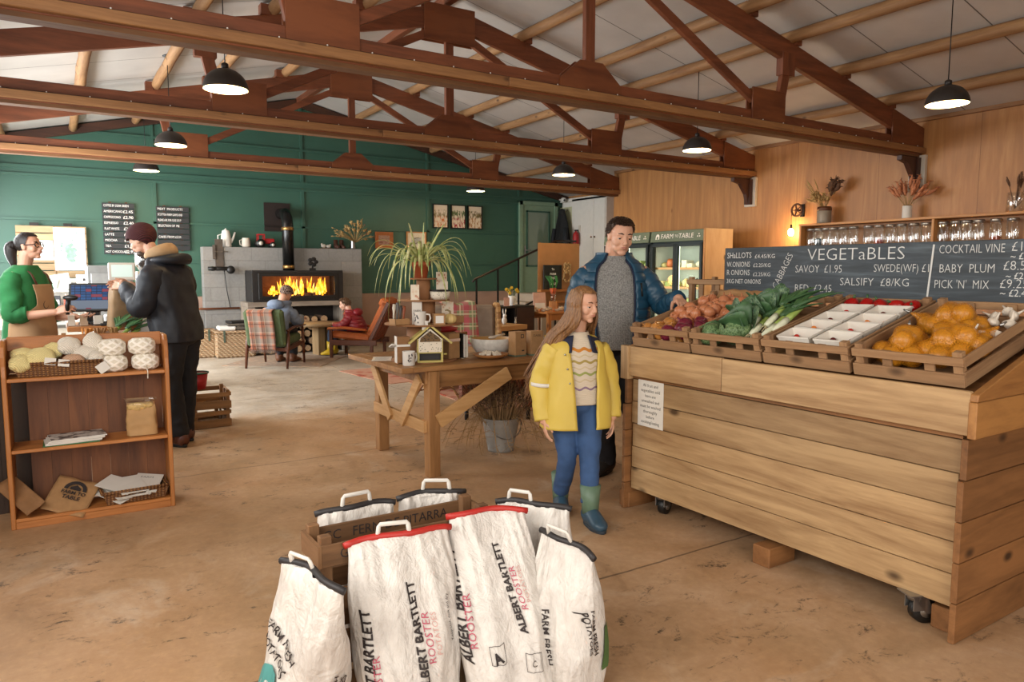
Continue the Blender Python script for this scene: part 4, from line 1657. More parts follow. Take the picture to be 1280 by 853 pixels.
# handrail of the steps
hr = thing('stair_railing', 'dark metal handrail rising up the concrete steps to the green door', 'railing', (0, 12.0, 0))
a, b_ = Vector((6.83, 0, 1.27)), Vector((8.75, 0, 2.04))
build('handrail', MB().tube([a + Vector((-.05, 0, -.05)), a, b_, b_ + Vector((.5, 0, .0))], .022, 8), plain('#3b3029', .45, .4), hr)
for q in (.02, .27, .52, .77, .99):
    p = a.lerp(b_, q)
    build('baluster', MB().bx((p.x - .014, -.014, .0), (p.x + .014, .014, p.z)), m_iron, hr)
build('lower_rail', MB().bar((7.7, 0, .62), (8.75, 0, 1.05), .025, .03), m_iron, hr)

# ------------------------------------------------------------------ back wall: chimney blocks, stove, mantel things
mb = MB()
mb.bx((2.2, 13.12, 0), (5.0, YB - .035, 1.84))
tag(build('chimney_breast', mb, m_block), 'low wall of grey concrete blocks behind the stove', 'block wall')
mb = MB()
mb.bx((1.75, 13.24, 0), (2.195, YB - .02, .80))
tag(build('block_ledge', mb, m_block), 'short grey block ledge left of the stove wall', 'block wall')
pp = MB().tube([(1.75, 13.20, .79), (2.19, 13.07, .79), (2.75, 13.07, .79)], .018, 8).tube([(2.25, 13.09, .79), (2.25, 13.11, .79)], .01, 6)
tag(build('copper_pipe', pp, plain('#7a4a30', .4, .6)), 'thin copper pipe along the grey block wall', 'pipe')
m_stv = plain('#2d2b2a', .45, .4, var=.1)
sv = thing('wood_stove', 'wide black wood stove with a fire burning behind glass', 'stove', (2.87, 12.62, 0))
b = MB()
b.bx((0, 0, .90), (1.58, .50, .94)).bx((0, 0, 1.40), (1.58, .50, 1.44)).bx((0, .0, .94), (.1, .50, 1.40)).bx((1.48, 0, .94), (1.58, .50, 1.40)).bx((.1, .42, .94), (1.48, .5, 1.4))
build('stove_body', b, m_stv, sv, bevel=.004)
b = MB()
for a_, c_ in (((.1, .945), (.16, 1.395)), ((1.42, .945), (1.48, 1.395)), ((.16, .945), (1.42, 1.0)), ((.16, 1.34), (1.42, 1.395))):
    b.bx((a_[0], -.02, a_[1]), (c_[0], .01, c_[1]))
build('stove_door', b, m_black, sv, bevel=.003)
b = MB()
b.bx((.16, .0, 1.0), (1.42, .006, 1.34))
build('door_glass', b, m_glass, sv)
b = MB()
b.bx((.11, .41, .95), (1.47, .415, 1.39)).bx((.11, .02, .945), (1.47, .41, .95))
build('fire_brick', b, plain('#6e4630', .9, var=.3), sv)
for i, (x, r_, a) in enumerate(((.5, .05, .2), (.75, .065, -.1), (1.02, .06, .15), (1.22, .055, -.2), (.85, .05, .05))):
    b = MB().tube([(x - .14, .22 + .05 * a, .99 + (.08 if i == 4 else 0)), (x + .14, .26 - .05 * a, 1.0 + (.08 if i == 4 else 0))], r_, 10)
    tag(build('burning_log', b, plain('#2a1710', .9, var=.5), loc=(2.87, 12.62, 0)), 'charred log burning inside the stove', 'log', 'logs in the fire')
t = NT('flames')
co = t.coord()
sep = t.add('SeparateXYZ', Vector=co)
fl_n = t.noise(t.mapping(co, (9, 9, 4)), 1.6, 5, .6, 1.0)
t.set(t.b, 'Emission Color', t.ramp(fl_n, [(.3, '#c24a08'), (.5, '#f29a1e'), (.68, '#ffd873')]))
t.b.inputs['Emission Strength'].default_value = 3.2
t.color('#000000')
m_fl = t.pbr(.9)
fr_ = random.Random(4)
b = MB()
for k in range(90):
    x = .34 + 1.02 * fr_.random()
    h = fr_.uniform(.08, .26) * (1.3 if x > .5 else .6)
    y = fr_.uniform(.12, .32)
    z0 = .98 + fr_.uniform(0, .05)
    dx = fr_.uniform(-.05, .05)
    b.tube([(x, y, z0), (x + dx * .4, y, z0 + h * .35), (x + dx, y, z0 + h * .75), (x + dx * 1.3, y, z0 + h)], [(.016, .01), (.024, .012), (.012, .006), .001], 6)
fo = tag(build('fire', b, m_fl, loc=(2.87, 12.62, 0)), 'orange flames burning in the stove', 'fire', kind='stuff')
d = bpy.data.lights.new('fire_light', 'POINT')
d.energy, d.color, d.shadow_soft_size = 14, (1, .5, .16), .12
l = bpy.data.objects.new('fire_light', d)
link(l, fo)
l.location = (.8, .1, 1.2)
st_ = thing('stove_bench', 'heavy grey bench carrying the stove above the log store', 'bench', (2.77, 12.55, 0))
w_grey = lambda ax: wood('#8d8173', '#6a5e52', ax, .8, 8, .25)
build('bench_top', MB().bx((0, 0, .82), (1.75, .565, .90)), w_grey('X'), st_, bevel=.005)
for x in (0, 1.63):
    build('leg', MB().bx((x, 0, 0), (x + .12, .56, .82)), w_grey('Z'), st_, bevel=.005)
build('back_board', MB().bx((.12, .50, 0), (1.63, .54, .82)), m_dark, st_)
t = NT('cut log end')
co = t.coord('Generated')
t.color(t.ramp(t.noise(co, 6, 4), [(.3, '#8a6a4a'), (.7, '#c4a27a')]))
m_logend = t.pbr(.8)
m_bark = plain('#4a3526', .9, var=.4, scale=20, bump=.4)
lg0 = None
r_ = random.Random(12)
row = 0
for row, (z, n_, off) in enumerate(((.075, 9, .0), (.205, 8, .08), (.335, 9, .02), (.46, 8, .09), (.58, 6, .3))):
    for k in range(n_):
        if lg0 is None:
            lg0 = thing('firewood_log', '', 'log')
            build('bark', MB().tube([(0, -.19, 0), (0, .19, 0)], .066, 9, caps=False), m_bark, lg0)
            for y in (-.19, .19):
                b = MB().addf([(.066 * math.cos(2 * PI * q / 9), y, .066 * math.sin(2 * PI * q / 9)) for q in range(9)], [list(range(9))])
                build('cut_end', b, m_logend, lg0)
            o = lg0
        else:
            o = dup(lg0)
        o.location = (2.77 + .21 + off + k * .158, 12.80 + r_.uniform(-.04, .02), z)
        o.rotation_euler = (0, r_.uniform(0, 6), r_.uniform(-.06, .06))
        s = r_.uniform(.82, 1.05)
        o.scale = (s, 1, s)
        tag(o, 'split firewood log in the %s row of the stack under the stove' % ['bottom', 'second', 'third', 'fourth', 'top'][row], 'log', 'firewood logs in the %s row' % ['bottom', 'second', 'third', 'fourth', 'top'][row])
flu = thing('stove_flue', 'black enamelled flue pipe rising from the stove into the wall plate', 'flue pipe', (3.58, 12.95, 1.44))
build('pipe', MB().tube([(0, 0, .0), (0, 0, .82), (0, .03, .92), (0, .12, 1.0), (0, .43, 1.02)], .098, 20), plain('#191817', .25, .3, var=.05), flu)
for z in (.03, .70):
    build('collar', MB().lathe([(.099, z), (.106, z + .01), (.106, z + .05), (.099, z + .06)], seg=20), plain('#9a7746', .35, .8), flu)
build('wall_plate', MB().bx((-.29, .42, .70), (.17, .449, 1.21)), plain('#241a17', .5), flu)
fan = thing('stove_fan', 'small black stove fan standing on the stove', 'fan', (3.98 - .02, 12.8, 1.44))
build('fan_base', MB().bx((-.05, -.03, 0), (.05, .03, .04)).bx((-.012, -.012, .04), (.012, .012, .15)), m_black, fan)
for k in range(5):
    a = 2 * PI * k / 5
    build('blade', MB().ball((.055 * math.cos(a), -.03, .15 + .055 * math.sin(a)), (.045, .008, .035), 10, 6), m_black, fan)

tm = 1.84
jug = thing('coffee_pot', 'tall cream enamel coffee pot on the block wall', 'coffee pot', (2.60, 13.24, tm))
build('pot_body', MB().lathe([(.085, 0), (.09, .02), (.075, .22), (.06, .27), (.062, .28), (.02, .30), (.01, .32), (.001, .325)], seg=20), m_paper, jug)
build('spout', MB().tube([(.07, 0, .08), (.12, 0, .16), (.155, 0, .26)], [.03, .02, .014], 10), m_paper, jug)
build('handle', MB().tube([(-.07, 0, .22), (-.13, 0, .2), (-.13, 0, .1), (-.08, 0, .06)], .01, 8), m_paper, jug)
jug = thing('milk_jug', 'small cream jug with brown rim between the coffee pot and the toy tractor', 'jug', (2.93, 13.24, tm))
build('jug_body', MB().lathe([(.06, 0), (.075, .03), (.07, .12), (.06, .15), (.064, .165), (.058, .165)], seg=20), m_offw, jug)
build('handle', MB().tube([(-.06, 0, .14), (-.105, 0, .12), (-.1, 0, .05), (-.065, 0, .03)], .009, 8), m_offw, jug)
trc = thing('toy_tractor', 'red toy tractor standing on the block wall', 'toy tractor', (3.24, 13.22, tm))
build('bonnet', MB().bx((0, -.05, .07), (.17, .05, .16)), m_red, trc, bevel=.015)
build('cab', MB().bx((-.12, -.06, .07), (0, .06, .13)).bx((-.12, -.06, .22), (.0, .06, .24)).bx((-.12, -.06, .13), (-.105, -.045, .22)).bx((-.015, -.06, .13), (0, -.045, .22)).bx((-.12, .045, .13), (-.105, .06, .22)).bx((-.015, .045, .13), (0, .06, .22)), m_red, trc)
for x, y, r in ((-.08, -.075, .075), (-.08, .075, .075), (.13, -.065, .05), (.13, .065, .05)):
    w = build('wheel', MB().tube([(x, y - .02, r), (x, y + .02, r)], r, 18), m_black, trc)
    build('wheel_hub', MB().tube([(x, y - .024, r), (x, y + .024, r)], r * .5, 12), m_offw, w)
orn = thing('bird_ornament', 'small pale bird ornaments on a board, right of the flue', 'ornament', (4.35, 13.22, tm))
build('ornament_base', MB().bx((-.1, -.04, 0), (.1, .04, .015)), m_brown, orn)
build('bird', MB().ball((-.04, 0, .05), (.05, .03, .035)).ball((-.075, 0, .08), .02).ball((.05, 0, .045), (.045, .03, .03)).ball((.085, 0, .07), .018), m_offw, orn)
bt = thing('brown_boots', 'pair of small brown boots on the block wall', 'boots', (4.60, 13.22, tm))
for x in (-.05, .06):
    b = MB().tube([(x, .03, .17), (x, .03, .06), (x, .0, .045), (x, -.07, .035)], [.04, .042, .045, .03], 12)
    b.ball((x, -.08, .03), (.04, .05, .03))
    build('boot', b, plain('#4b2d22', .5), bt)
vs = thing('silver_vase', 'small silver vase at the right end of the block wall', 'vase', (4.85, 13.16, tm))
build('vase_body', MB().lathe([(.045, 0), (.05, .02), (.04, .12), (.045, .15)], seg=16), m_steel, vs)
o = thing('dried_bouquet', 'wide bunch of dried straw-coloured flowers on the block wall', 'dried flowers', (4.85, 13.0, tm + .12))
dried(o, [m_straw, m_straw, m_brown], [(26, .2, 1.25, 0, 6.28, .38, .018, .07, 1), (12, .5, 1.3, 0, 6.28, .42, .012, .06, 2), (10, .9, 1.25, 2.6, 3.6, .5, .012, .05, 1)], 9)
sc_ = thing('iron_candle_bracket', 'rusty iron bracket with a candle tray on the block wall', 'candle bracket', (2.45, 13.12, 1.35))
build('back_plate', MB().bx((-.06, -.02, .15), (.07, -.001, .62)).bx((-.1, -.05, .28), (-.06, -.005, .52)).bx((-.09, -.07, .4), (.14, -.03, .415)), plain('#5f554c', .6, .5, var=.2), sc_)
build('tray', MB().tube([(-.2, -.12, .12), (.2, -.12, .12)], (.035), 10).ball((.16, -.13, .1), (.07, .05, .07)).ball((-.13, -.13, .12), (.07, .05, .04)), m_black, sc_)
build('chain', MB().tube([(.06, -.1, .1), (.1, -.05, -.25), (.15, -.03, -.55)], .007, 6), m_black, sc_)


# framed pictures
def picture(name, label, x0, x1, z0, z1, fcol, mat_in, bg='#d8cdb8', mount=.02, fw=.025):
    t = thing(name, label, 'picture', (x0, YB - .03, z0))
    W, H = x1 - x0, z1 - z0
    b = MB()
    for a_, c_ in (((0, 0), (fw, H)), ((W - fw, 0), (W, H)), ((fw, 0), (W - fw, fw)), ((fw, H - fw), (W - fw, H))):
        b.bx((a_[0], -.03, a_[1]), (c_[0], 0, c_[1]))
    build('picture_frame', b, fcol, t)
    build('mount', MB().bx((fw, -.012, fw), (W - fw, -.002, H - fw)), plain(bg, .7), t)
    build('print', MB().bx((fw + mount, -.014, fw + mount), (W - fw - mount, -.012, H - fw - mount)), mat_in, t)
    return t


def art(seed, stops, sc_=(9, 9, 5)):
    t = NT('printed picture')
    co = t.coord()
    n = t.noise(t.mapping(co, sc_, loc=(seed, seed, 0)), 2.2, 4, .6, .4)
    t.color(t.ramp(n, stops))
    return t.pbr(.5)


def veg_art(seed, leaf, root):
    t = NT('printed vegetables')
    co = t.coord()
    sep = t.add('SeparateXYZ', Vector=co)
    n = t.noise(t.mapping(co, (22, 1, 7), loc=(seed, 0, seed)), 1.6, 3, .5, .2)
    zz = t.math('ADD', sep.outputs['Z'], t.math('MULTIPLY', t.noise(t.mapping(co, (14, 1, 1), loc=(seed, 0, 0)), 1.5, 2), .08))
    c = t.ramp(n, [(.44, root), (.5, '#d9cbb4')])
    c2 = t.ramp(n, [(.46, leaf), (.54, '#d9cbb4')])
    c = t.mix(t.ramp(zz, [(.25, (0, 0, 0)), (.29, (1, 1, 1))]), c, c2)
    c = t.mix(t.ramp(zz, [(.40, (0, 0, 0)), (.42, (1, 1, 1))]), c, '#d9cbb4')
    t.color(c)
    return t.pbr(.5)


picture('framed_print', 'framed print of carrots, leftmost of three on the green wall', 6.63, 6.98, 2.30, 2.79, m_black, veg_art(1, '#8f7f5b', '#c2713a'), mount=.0, fw=.02)
picture('framed_print', 'framed print of beetroots, middle of three on the green wall', 7.04, 7.39, 2.30, 2.79, m_black, veg_art(5, '#55663c', '#98313a'), mount=.0, fw=.02)
picture('framed_print', 'framed print of tall green and brown roots, rightmost of three on the green wall', 7.44, 7.79, 2.30, 2.79, m_black, veg_art(9, '#6a5c33', '#a8794d'), mount=.0, fw=.02)
picture('framed_painting', 'small orange-brown wooden framed painting left of the spider plant', 5.38, 5.75, 1.87, 2.19, plain('#9a5526', .5, var=.15), art(3, [(.35, '#7a4a3c'), (.5, '#a5836f'), (.65, '#5a3a36')], (3, 1, 12)), '#a0602f', .03, .04)
picture('framed_painting', 'pale framed landscape behind the spider plant', 6.04, 6.47, 1.85, 2.21, plain('#b5793f', .5), art(6, [(.35, '#6f7a86'), (.5, '#b9b4a4'), (.62, '#6d6248')], (4, 1, 9)), '#d8cbb0', .09, .02)


# menu boards made of slats
def menu(label, x0, z1, lines, W, n):
    t = thing('menu_board', label, 'menu board', (x0, YB - .03, 0))
    b = MB()
    for q in (.25, .75):
        b.bx((W * q - .02, -.012, z1 - n * .092), (W * q + .02, -.002, z1 + .02))
    build('backing', b, m_brown, t)
    for i in range(n):
        b = MB()
        b.bx((0, -.03, z1 - i * .092 - .082), (W, -.012, z1 - i * .092))
        s = build('slat', b, plain('#26282a', .6, var=.15), t, bevel=.002)
        q = []
        if i < len(lines):
            nm, pr = lines[i]
            M = frame((.02, -.0315, z1 - i * .092 - .043), (1, 0, 0), (0, 0, 1))
            if nm:
                q.append(text_mb(nm, .052, M, depth=0, sx=min(1.0, 12.5 / max(1, len(nm))) if pr == '' else (.72 if len(nm) > 9 else .9)))
            if pr:
                q.append(text_mb(pr, .066, frame((W - .02, -.0315, z1 - i * .092 - .043), (1, 0, 0), (0, 0, 1)), 'RIGHT', depth=0))
        if q:
            build('chalk_lettering', join(*q), m_text, s)
    return t


menu('left slatted coffee menu board on the green wall', .76, 2.52, [('COFFEE BY DEAR GREEN', ''), ('AMERICANO', '£2.45'), ('CAPPUCCINO', '£2.90'), ('ESPRESSO', '£2.40'), ('FLAT WHITE', '£2.90'), ('LATTE', '£2.90'), ('MOCHA', '£2.90'), ('TEA', '£1.95'), ('HOT CHOCOLATE', '£2.95')], .46, 9)
menu('right slatted food menu board, partly behind the man in the beanie', 1.54, 2.50, [('MEAT  PRODUCTS', ''), ('SCOTTISH FARM GAME AND', ''), ('PLEASE ASK FOR OUR SOUP', ''), ('SELECTION OF  PIE', ''), ('', ''), ('CAKES FROM £2.50', ''), ('', ''), ('', '')], .50, 8)
# ------------------------------------------------------------------ trestle table with gifts
TX0, TX1, TY0, TY1, TZ = 1.95, 4.0, 4.42, 5.45, .79
w_table = lambda ax: wood('#9c7145', '#6f4a25', ax, .5, 8, .25, knots=.4)
tb = thing('trestle_table', 'long brown plank table with crossed pale braces, set with gifts', 'table', (0, 0, 0))
b = MB()
for i in range(8):
    y = TY0 + i * (TY1 - TY0) / 8
    b.bx((TX0 + .09, y + .002, TZ - .035), (TX1, y + (TY1 - TY0) / 8 - .002, TZ))
b.bx((TX0, TY0, TZ - .037), (TX0 + .088, TY1, TZ))
build('tabletop', b, w_table('X'), tb, bevel=.004)
b = MB()
for y in (TY0 + .05, TY1 - .09):
    b.bx((TX0 + .22, y, TZ - .16), (TX1 - .15, y + .035, TZ - .037))
for x in (TX0 + .20, TX1 - .25):
    b.bx((x, TY0 + .05, TZ - .13), (x + .035, TY1 - .05, TZ - .037))
build('apron', b, w_table('X'), tb, bevel=.003)
for x in (2.16, 3.72):
    for y in (TY0 + .02, TY1 - .10):
        build('leg', MB().bx((x, y, 0), (x + .085, y + .085, TZ - .037)), w_table('Z'), tb, bevel=.004)
w_pale = lambda ax: wood('#c39a68', '#a27745', ax, .6, 9, .1)
M = Matrix(((1, 0, 0, 0), (0, 0, 1, TY0 - .005), (0, 1, 0, 0), (0, 0, 0, 1)))
b = MB().prism([(2.19, .335), (2.285, .46), (2.83, .70), (2.83, .745), (2.70, .745), (2.19, .40)][::-1], .022, M) if False else MB()
b.bar((2.22, TY0 + .0, .40), (2.80, TY0 + .0, .70), .022, .10)
build('brace', b, w_pale('X'), tb, bevel=.002)
build('brace', MB().bar((3.70, TY0, .40), (3.12, TY0, .70), .022, .10), w_pale('X'), tb, bevel=.002)
xm = 2.15
b = MB().bar((xm, TY0 + .06, .36), (xm, TY1 - .05, .36), .03, .085)
build('stretcher', b, w_pale('Y'), tb, bevel=.002)
build('brace', MB().bar((xm - .025, TY1 - .08, .70), (xm - .025, TY0 + .62, .33), .022, .08), w_pale('Y'), tb, bevel=.002)
build('brace', MB().bar((xm - .025, TY0 + .1, .70), (xm - .025, TY0 + .42, .33), .022, .08), w_pale('Y'), tb, bevel=.002)

# tiered cardboard display
DX, DY = 2.29, 4.78
ds = thing('tiered_display', 'three-tiered brown card display stand on the table, plant on top', 'display stand', (DX, DY, TZ))
m_card = plain('#8a5f3c', .75, var=.08)
for z, r in ((.0, .24), (.265, .285), (.435, .19), (.59, .10)):
    build('tier', MB().lathe([(r, z), (r, z + .010), (0.001, z + .010)], seg=40), m_card, ds, bevel=0)
for z0, z1, r in ((.010, .265, .125), (.275, .435, .085), (.445, .59, .05)):
    build('core', MB().lathe([(r, z0), (r, z1)], seg=32), m_card, ds)
T1, T2, T3, T4 = TZ + .010, TZ + .275, TZ + .445, TZ + .60

pt = thing('plant_pot', 'small terracotta pot on top of the tiered display', 'pot', (DX - .02, DY, T4))
build('pot_body', MB().lathe([(.045, 0), (.062, .09), (.07, .09), (.07, .12), (.06, .12), (.055, .10), (.001, .10)], seg=24), plain('#a34f2a', .7, var=.1), pt)
sp = thing('spider_plant', 'spider plant with long arching cream-edged leaves in the terracotta pot', 'plant', (DX - .02, DY, T4 + .10))
t = NT('variegated leaf')
tc = t.add('UVMap') if False else None
co = t.coord()
t.color(t.ramp(t.noise(co, 18, 3), [(.35, '#7f9147'), (.55, '#b3b877'), (.7, '#d2cf9f')]))
m_spi = t.pbr(.45)
r_ = random.Random(21)
for k in range(58):
    a = r_.uniform(0, 2 * PI)
    up = r_.uniform(.04, .2)
    out_ = r_.uniform(.16, .40)
    drop = r_.uniform(.05, .42) * (1.2 if out_ < .28 else .8)
    if k < 4:
        up, out_, drop = .30, [.02, .14, .24, .1][k], -.0
        a = [0, -.5, .3, 2][k]
    w = r_.uniform(.008, .012)

    def fn(u, v, a=a, up=up, out_=out_, drop=drop, w=w):
        r = out_ * (1 - (1 - v) ** 1.6) + .01
        z = up * math.sin(PI * min(1, v * 1.1) * .75 if drop > 0 else PI * .5 * v) - drop * max(0, v - .25) ** 1.7 * 1.6
        ww = w * (1 - v ** 3) + .0006
        s = (u - .5) * 2
        return Vector((r * math.cos(a) - s * ww * math.sin(a), r * math.sin(a) + s * ww * math.cos(a), z + .35 * abs(s) * ww))
    build('leaf', MB().grid(fn, 2, 14), m_spi, sp, solid=.0008)


def mug(label, loc, rz=0, mark=True, s=1.0):
    t = thing('mug', label, 'mug', loc, rz)
    b = MB().lathe([(.036 * s, 0), (.040 * s, .004), (.041 * s, .09 * s), (.043 * s, .094 * s), (.038 * s, .092 * s), (.037 * s, .01), (.001, .008)], seg=24)
    build('mug_body', b, m_paper, t)
    build('handle', MB().tube([(.038 * s, 0, .078 * s), (.066 * s, 0, .074 * s), (.072 * s, 0, .048 * s), (.062 * s, 0, .024 * s), (.039 * s, 0, .018 * s)], .006 * s, 8), m_paper, t)
    r_ = random.Random(int(loc[0] * 1000))
    b = MB()
    for k in range(10):
        a = -PI / 2 - .9 + r_.uniform(0, .7)
        z = r_.uniform(.02, .075) * s
        rr = .0405 * s + .0006
        b.ball((rr * math.cos(a), rr * math.sin(a), z), (.0045, .0045, .007), 6, 4)
    build('printed_motif', b, plain('#4b4446', .6), t)
    return t


mug('cream mug with dark motif at the front corner of the table', (2.065, 4.555, TZ), R(20), s=1.06)
mug('cream mug with handle on the middle tier of the display', (2.165, 4.575, T2), R(-35), s=1.0)

bh = thing('bird_house', 'cream bird house with yellow pitched roof on the table display', 'bird house', (2.225, 4.545, T1), R(-22))
bh.scale = (1.2, 1.15, 1.12)
m_cream = plain('#cfc5b2', .6, var=.05)
m_yel = plain('#b5a558', .5, var=.1)
t = NT('patterned panel')
co = t.coord()
v_ = t.add('TexVoronoi', Vector=co, Scale=70.0)
t.color(t.ramp(v_.outputs['Distance'], [(.12, '#4d5238'), (.3, '#d9cfbd')]))
m_pat = t.pbr(.6)
b = MB().bx((-.075, 0, 0), (.075, .09, .012)).bx((-.075, 0, .012), (-.063, .09, .15)).bx((.063, 0, .012), (.075, .09, .15)).bx((-.063, .08, .012), (.063, .09, .15)).bx((-.063, 0, .058), (.063, .09, .066))
build('house_box', b, m_yel, bh)
b = MB().prism([(-.068, .066), (.068, .066), (.068, .15), (0, .215), (-.068, .15)], .02, Matrix(((1, 0, 0, 0), (0, 0, 1, -.004), (0, 1, 0, 0), (0, 0, 0, 1))))
build('front_panel', b, m_pat, bh)
b = MB().prism([(-.06, .132), (.06, .132), (.055, .155), (.0, .20), (-.055, .155)], .004, Matrix(((1, 0, 0, 0), (0, 0, 1, -.009), (0, 1, 0, 0), (0, 0, 0, 1))))
t = NT('bamboo ends')
v_ = t.add('TexVoronoi', Vector=t.coord(), Scale=95.0)
t.color(t.ramp(v_.outputs['Distance'], [(.2, '#1f1812'), (.5, '#6b5233')]))
build('insect_tubes', b, t.pbr(.8), bh)
for s in (-1, 1):
    build('roof_board', MB().bar((0, .045, .235), (s * .125, .045, .122), .14, .012), m_yel, bh)
build('dark_recess', MB().bx((-.062, .035, .012), (.062, .04, .058)), m_dark, bh)
build('perch', MB().tube([(.075, .02, .05), (.10, .02, .05)], .006, 8), m_yel, bh)
build('gift_tag', MB().box((-.03, -.012, .235), (.035, .002, .06), M=Matrix.Rotation(.2, 3, 'X')), m_paper, bh)
m_twine = plain('#9c7b52', .9)


def card_box(name, label, cat, loc, size, rz, mat, extras=()):
    t = thing(name, label, cat, loc, rz)
    build('carton', MB().bx((-size[0] / 2, -size[1] / 2, 0), (size[0] / 2, size[1] / 2, size[2])), mat, t, bevel=.002)
    return t


n1_ = thing('gift_box', 'kraft notebook box tied with white ribbon, left side of the table display', 'gift box', (2.065, 4.66, T1), R(-12))
build('carton', MB().bx((-.045, -.035, 0), (.045, .035, .185)), m_kraftd, n1_, bevel=.002)
build('printed_side', MB().bx((-.049, -.036, .0), (-.0455, .036, .188)), m_paper, n1_)
build('ribbon', MB().bx((-.051, -.038, .115), (.047, .038, .13)).tube([(-.05, -.03, .122), (-.085, -.05, .135), (-.10, -.04, .12), (-.06, -.03, .118)], .007, 6), m_paper, n1_)
n2_ = thing('gift_box', 'kraft notebook box with pale band, right side of the table display', 'gift box', (2.475, 4.70, T1), R(10))
build('carton', MB().bx((-.05, -.035, 0), (.05, .035, .185)), m_kraft, n2_, bevel=.002)
build('band', MB().bx((-.052, -.037, .125), (.052, .037, .145)), plain('#d8b9a6', .6), n2_)
for q in (0, 1):
    n3_ = thing('notebook', ['dark spined notebook leaning right of the kraft gift box', 'floral notebook at the far right of the table display'][q], 'notebook', (2.546 + q * .028, 4.70 + q * .01, T1), R(12))
    build('cover', MB().bx((-.010, -.05, 0), (.010, .05, .18 - q * .01)), [m_black, m_pat][q], n3_, bevel=.002)
    build('pages', MB().bx((-.008, -.0515, .004), (.008, -.0505, .174 - q * .01)), m_paper, n3_)
cdl = thing('candle_box', 'small kraft candle box with white label on the middle tier', 'box', (2.30, 4.555, T2), R(-18))
build('carton', MB().bx((-.04, -.035, 0), (.04, .035, .078)), m_kraft, cdl, bevel=.002)
build('label_sticker', MB().bx((-.028, -.0365, .012), (.028, -.0352, .064)), m_paper, cdl)
pk = thing('pumpkin', 'small pale yellow pumpkin with curled stalk on the middle tier', 'pumpkin', (2.405, 4.585, T2 + .0))
b = MB().grid(lambda u, v: Vector((.048 * math.sin(PI * min(.985, v + .015)) ** .75 * (1 - .09 * abs(math.cos(5 * 2 * PI * u))) * math.cos(2 * PI * u), .048 * math.sin(PI * min(.985, v + .015)) ** .75 * (1 - .09 * abs(math.cos(5 * 2 * PI * u))) * math.sin(2 * PI * u), .036 - .036 * math.cos(PI * v))), 40, 10, closed=True)
build('fruit', b, plain('#d2b678', .5, var=.12), pk)
build('stalk', MB().tube([(0, 0, .068), (0, 0, .088), (-.025, 0, .10), (-.04, 0, .097)], [.008, .007, .007, .005], 8), plain('#8a7a58', .7), pk)
th = thing('tool_holder', 'small open wooden box of hand tools at the left of the middle tier', 'box', (2.045, 4.66, T2), R(10))
build('carton', MB().bx((-.06, -.04, 0), (.06, .04, .006)).bx((-.06, -.04, 0), (-.055, .04, .045)).bx((.055, -.04, 0), (.06, .04, .045)).bx((-.06, -.04, 0), (.06, -.035, .045)).bx((-.06, .035, 0), (.06, .04, .045)), m_kraft, th)
for q, (dx, c_, L_) in enumerate(((-.02, '#5d5a58', .15), (.005, '#3d3a38', .13), (.03, '#8c4524', .125), (-.045, '#c2b9a8', .14))):
    o = thing('garden_tool', ['grey handled trowel in the small tool box', 'black handled tool in the small tool box', 'orange-brown handled tool in the small tool box', 'pale wooden tool in the small tool box'][q], 'tool', (2.045 + dx, 4.66, T2 + .007))
    build('tool_handle', MB().tube([(0, 0, 0), (.004, 0, L_ * .55), (.008, .004, L_ * .8), (.01, .004, L_)], [.006, .007, .013, .010], 10), plain(c_, .5), o)
tcd = thing('printed_card', 'tall white printed gift card on the middle tier behind the mug', 'card', (2.185, 4.67, T2), R(-18))
build('card', MB().bx((-.035, -.002, 0), (.035, .002, .165)), m_paper, tcd)
build('lettering', join(text_mb('FARM', .02, frame((0, -.0025, .095), (1, 0, 0), (0, 0, 1)), 'CENTER', depth=0), text_mb('TABLE', .02, frame((0, -.0025, .075), (1, 0, 0), (0, 0, 1)), 'CENTER', depth=0)), m_ink, tcd)
fl = thing('floral_card', 'floral patterned card standing at the right of the middle tier', 'card', (2.445, 4.70, T2), R(5))
t = NT('floral print')
v_ = t.add('TexVoronoi', Vector=t.coord(), Scale=38.0)
t.color(t.ramp(v_.outputs['Distance'], [(.2, '#b77a62'), (.35, '#d9c3a9'), (.6, '#e0d5c3')]))
m_flo = t.pbr(.6)
build('card', MB().bx((-.05, -.002, 0), (.05, .002, .15)), m_flo, fl)
kb = card_box('kraft_box', 'flat kraft box at the right edge of the middle tier', 'box', (2.50, 4.66, T2), (.09, .06, .05), R(15), m_kraft)
bw = thing('speckled_bowl', 'small white speckled bowl on the upper tier of the display', 'bowl', (2.385, 4.70, T3))
build('bowl_body', MB().lathe([(.05, 0), (.068, .02), (.075, .058), (.072, .058), (.064, .022), (.001, .012)], seg=28), m_pat, bw)
bk = thing('printed_book', 'dark book lying on the speckled bowl of the upper tier', 'book', (2.385, 4.70, T3 + .059), R(10))
build('cover', MB().bx((-.06, -.045, 0), (.06, .045, .012)), m_dark, bk)
for q, (x, y, z, rz, h, w, lb) in enumerate(((2.45, 4.80, T3, 12, .20, .10, 'tall floral greeting card standing right of the plant pot'), (2.43, 4.755, T3, -5, .13, .09, 'pale floral card in front, right of the plant pot'), (2.185, 4.70, T3, -25, .11, .06, 'small bunny card under the plant leaves on the upper tier'))):
    o = thing('greeting_card', lb, 'card', (x, y, z), R(rz))
    build('card', MB().bx((-w / 2, -.002, 0), (w / 2, .002, h)), m_flo, o)
clo = tag(thing('red_cloth', 'folded red patterned cloth behind the small speckled bowl', 'cloth', (2.56, 5.0, TZ)), None)
build('fold', MB().ball((0, 0, .2), (.12, .08, .03), 16, 8, nz=.2), m_red, clo)
build('card_stack', MB().bx((-.09, -.06, 0), (.09, .06, .18)), m_kraft, clo)
pp_ = thing('price_sheet', 'white paper sheet lying at the left end of the table', 'paper', (2.05, 5.0, TZ + .001), R(-25))
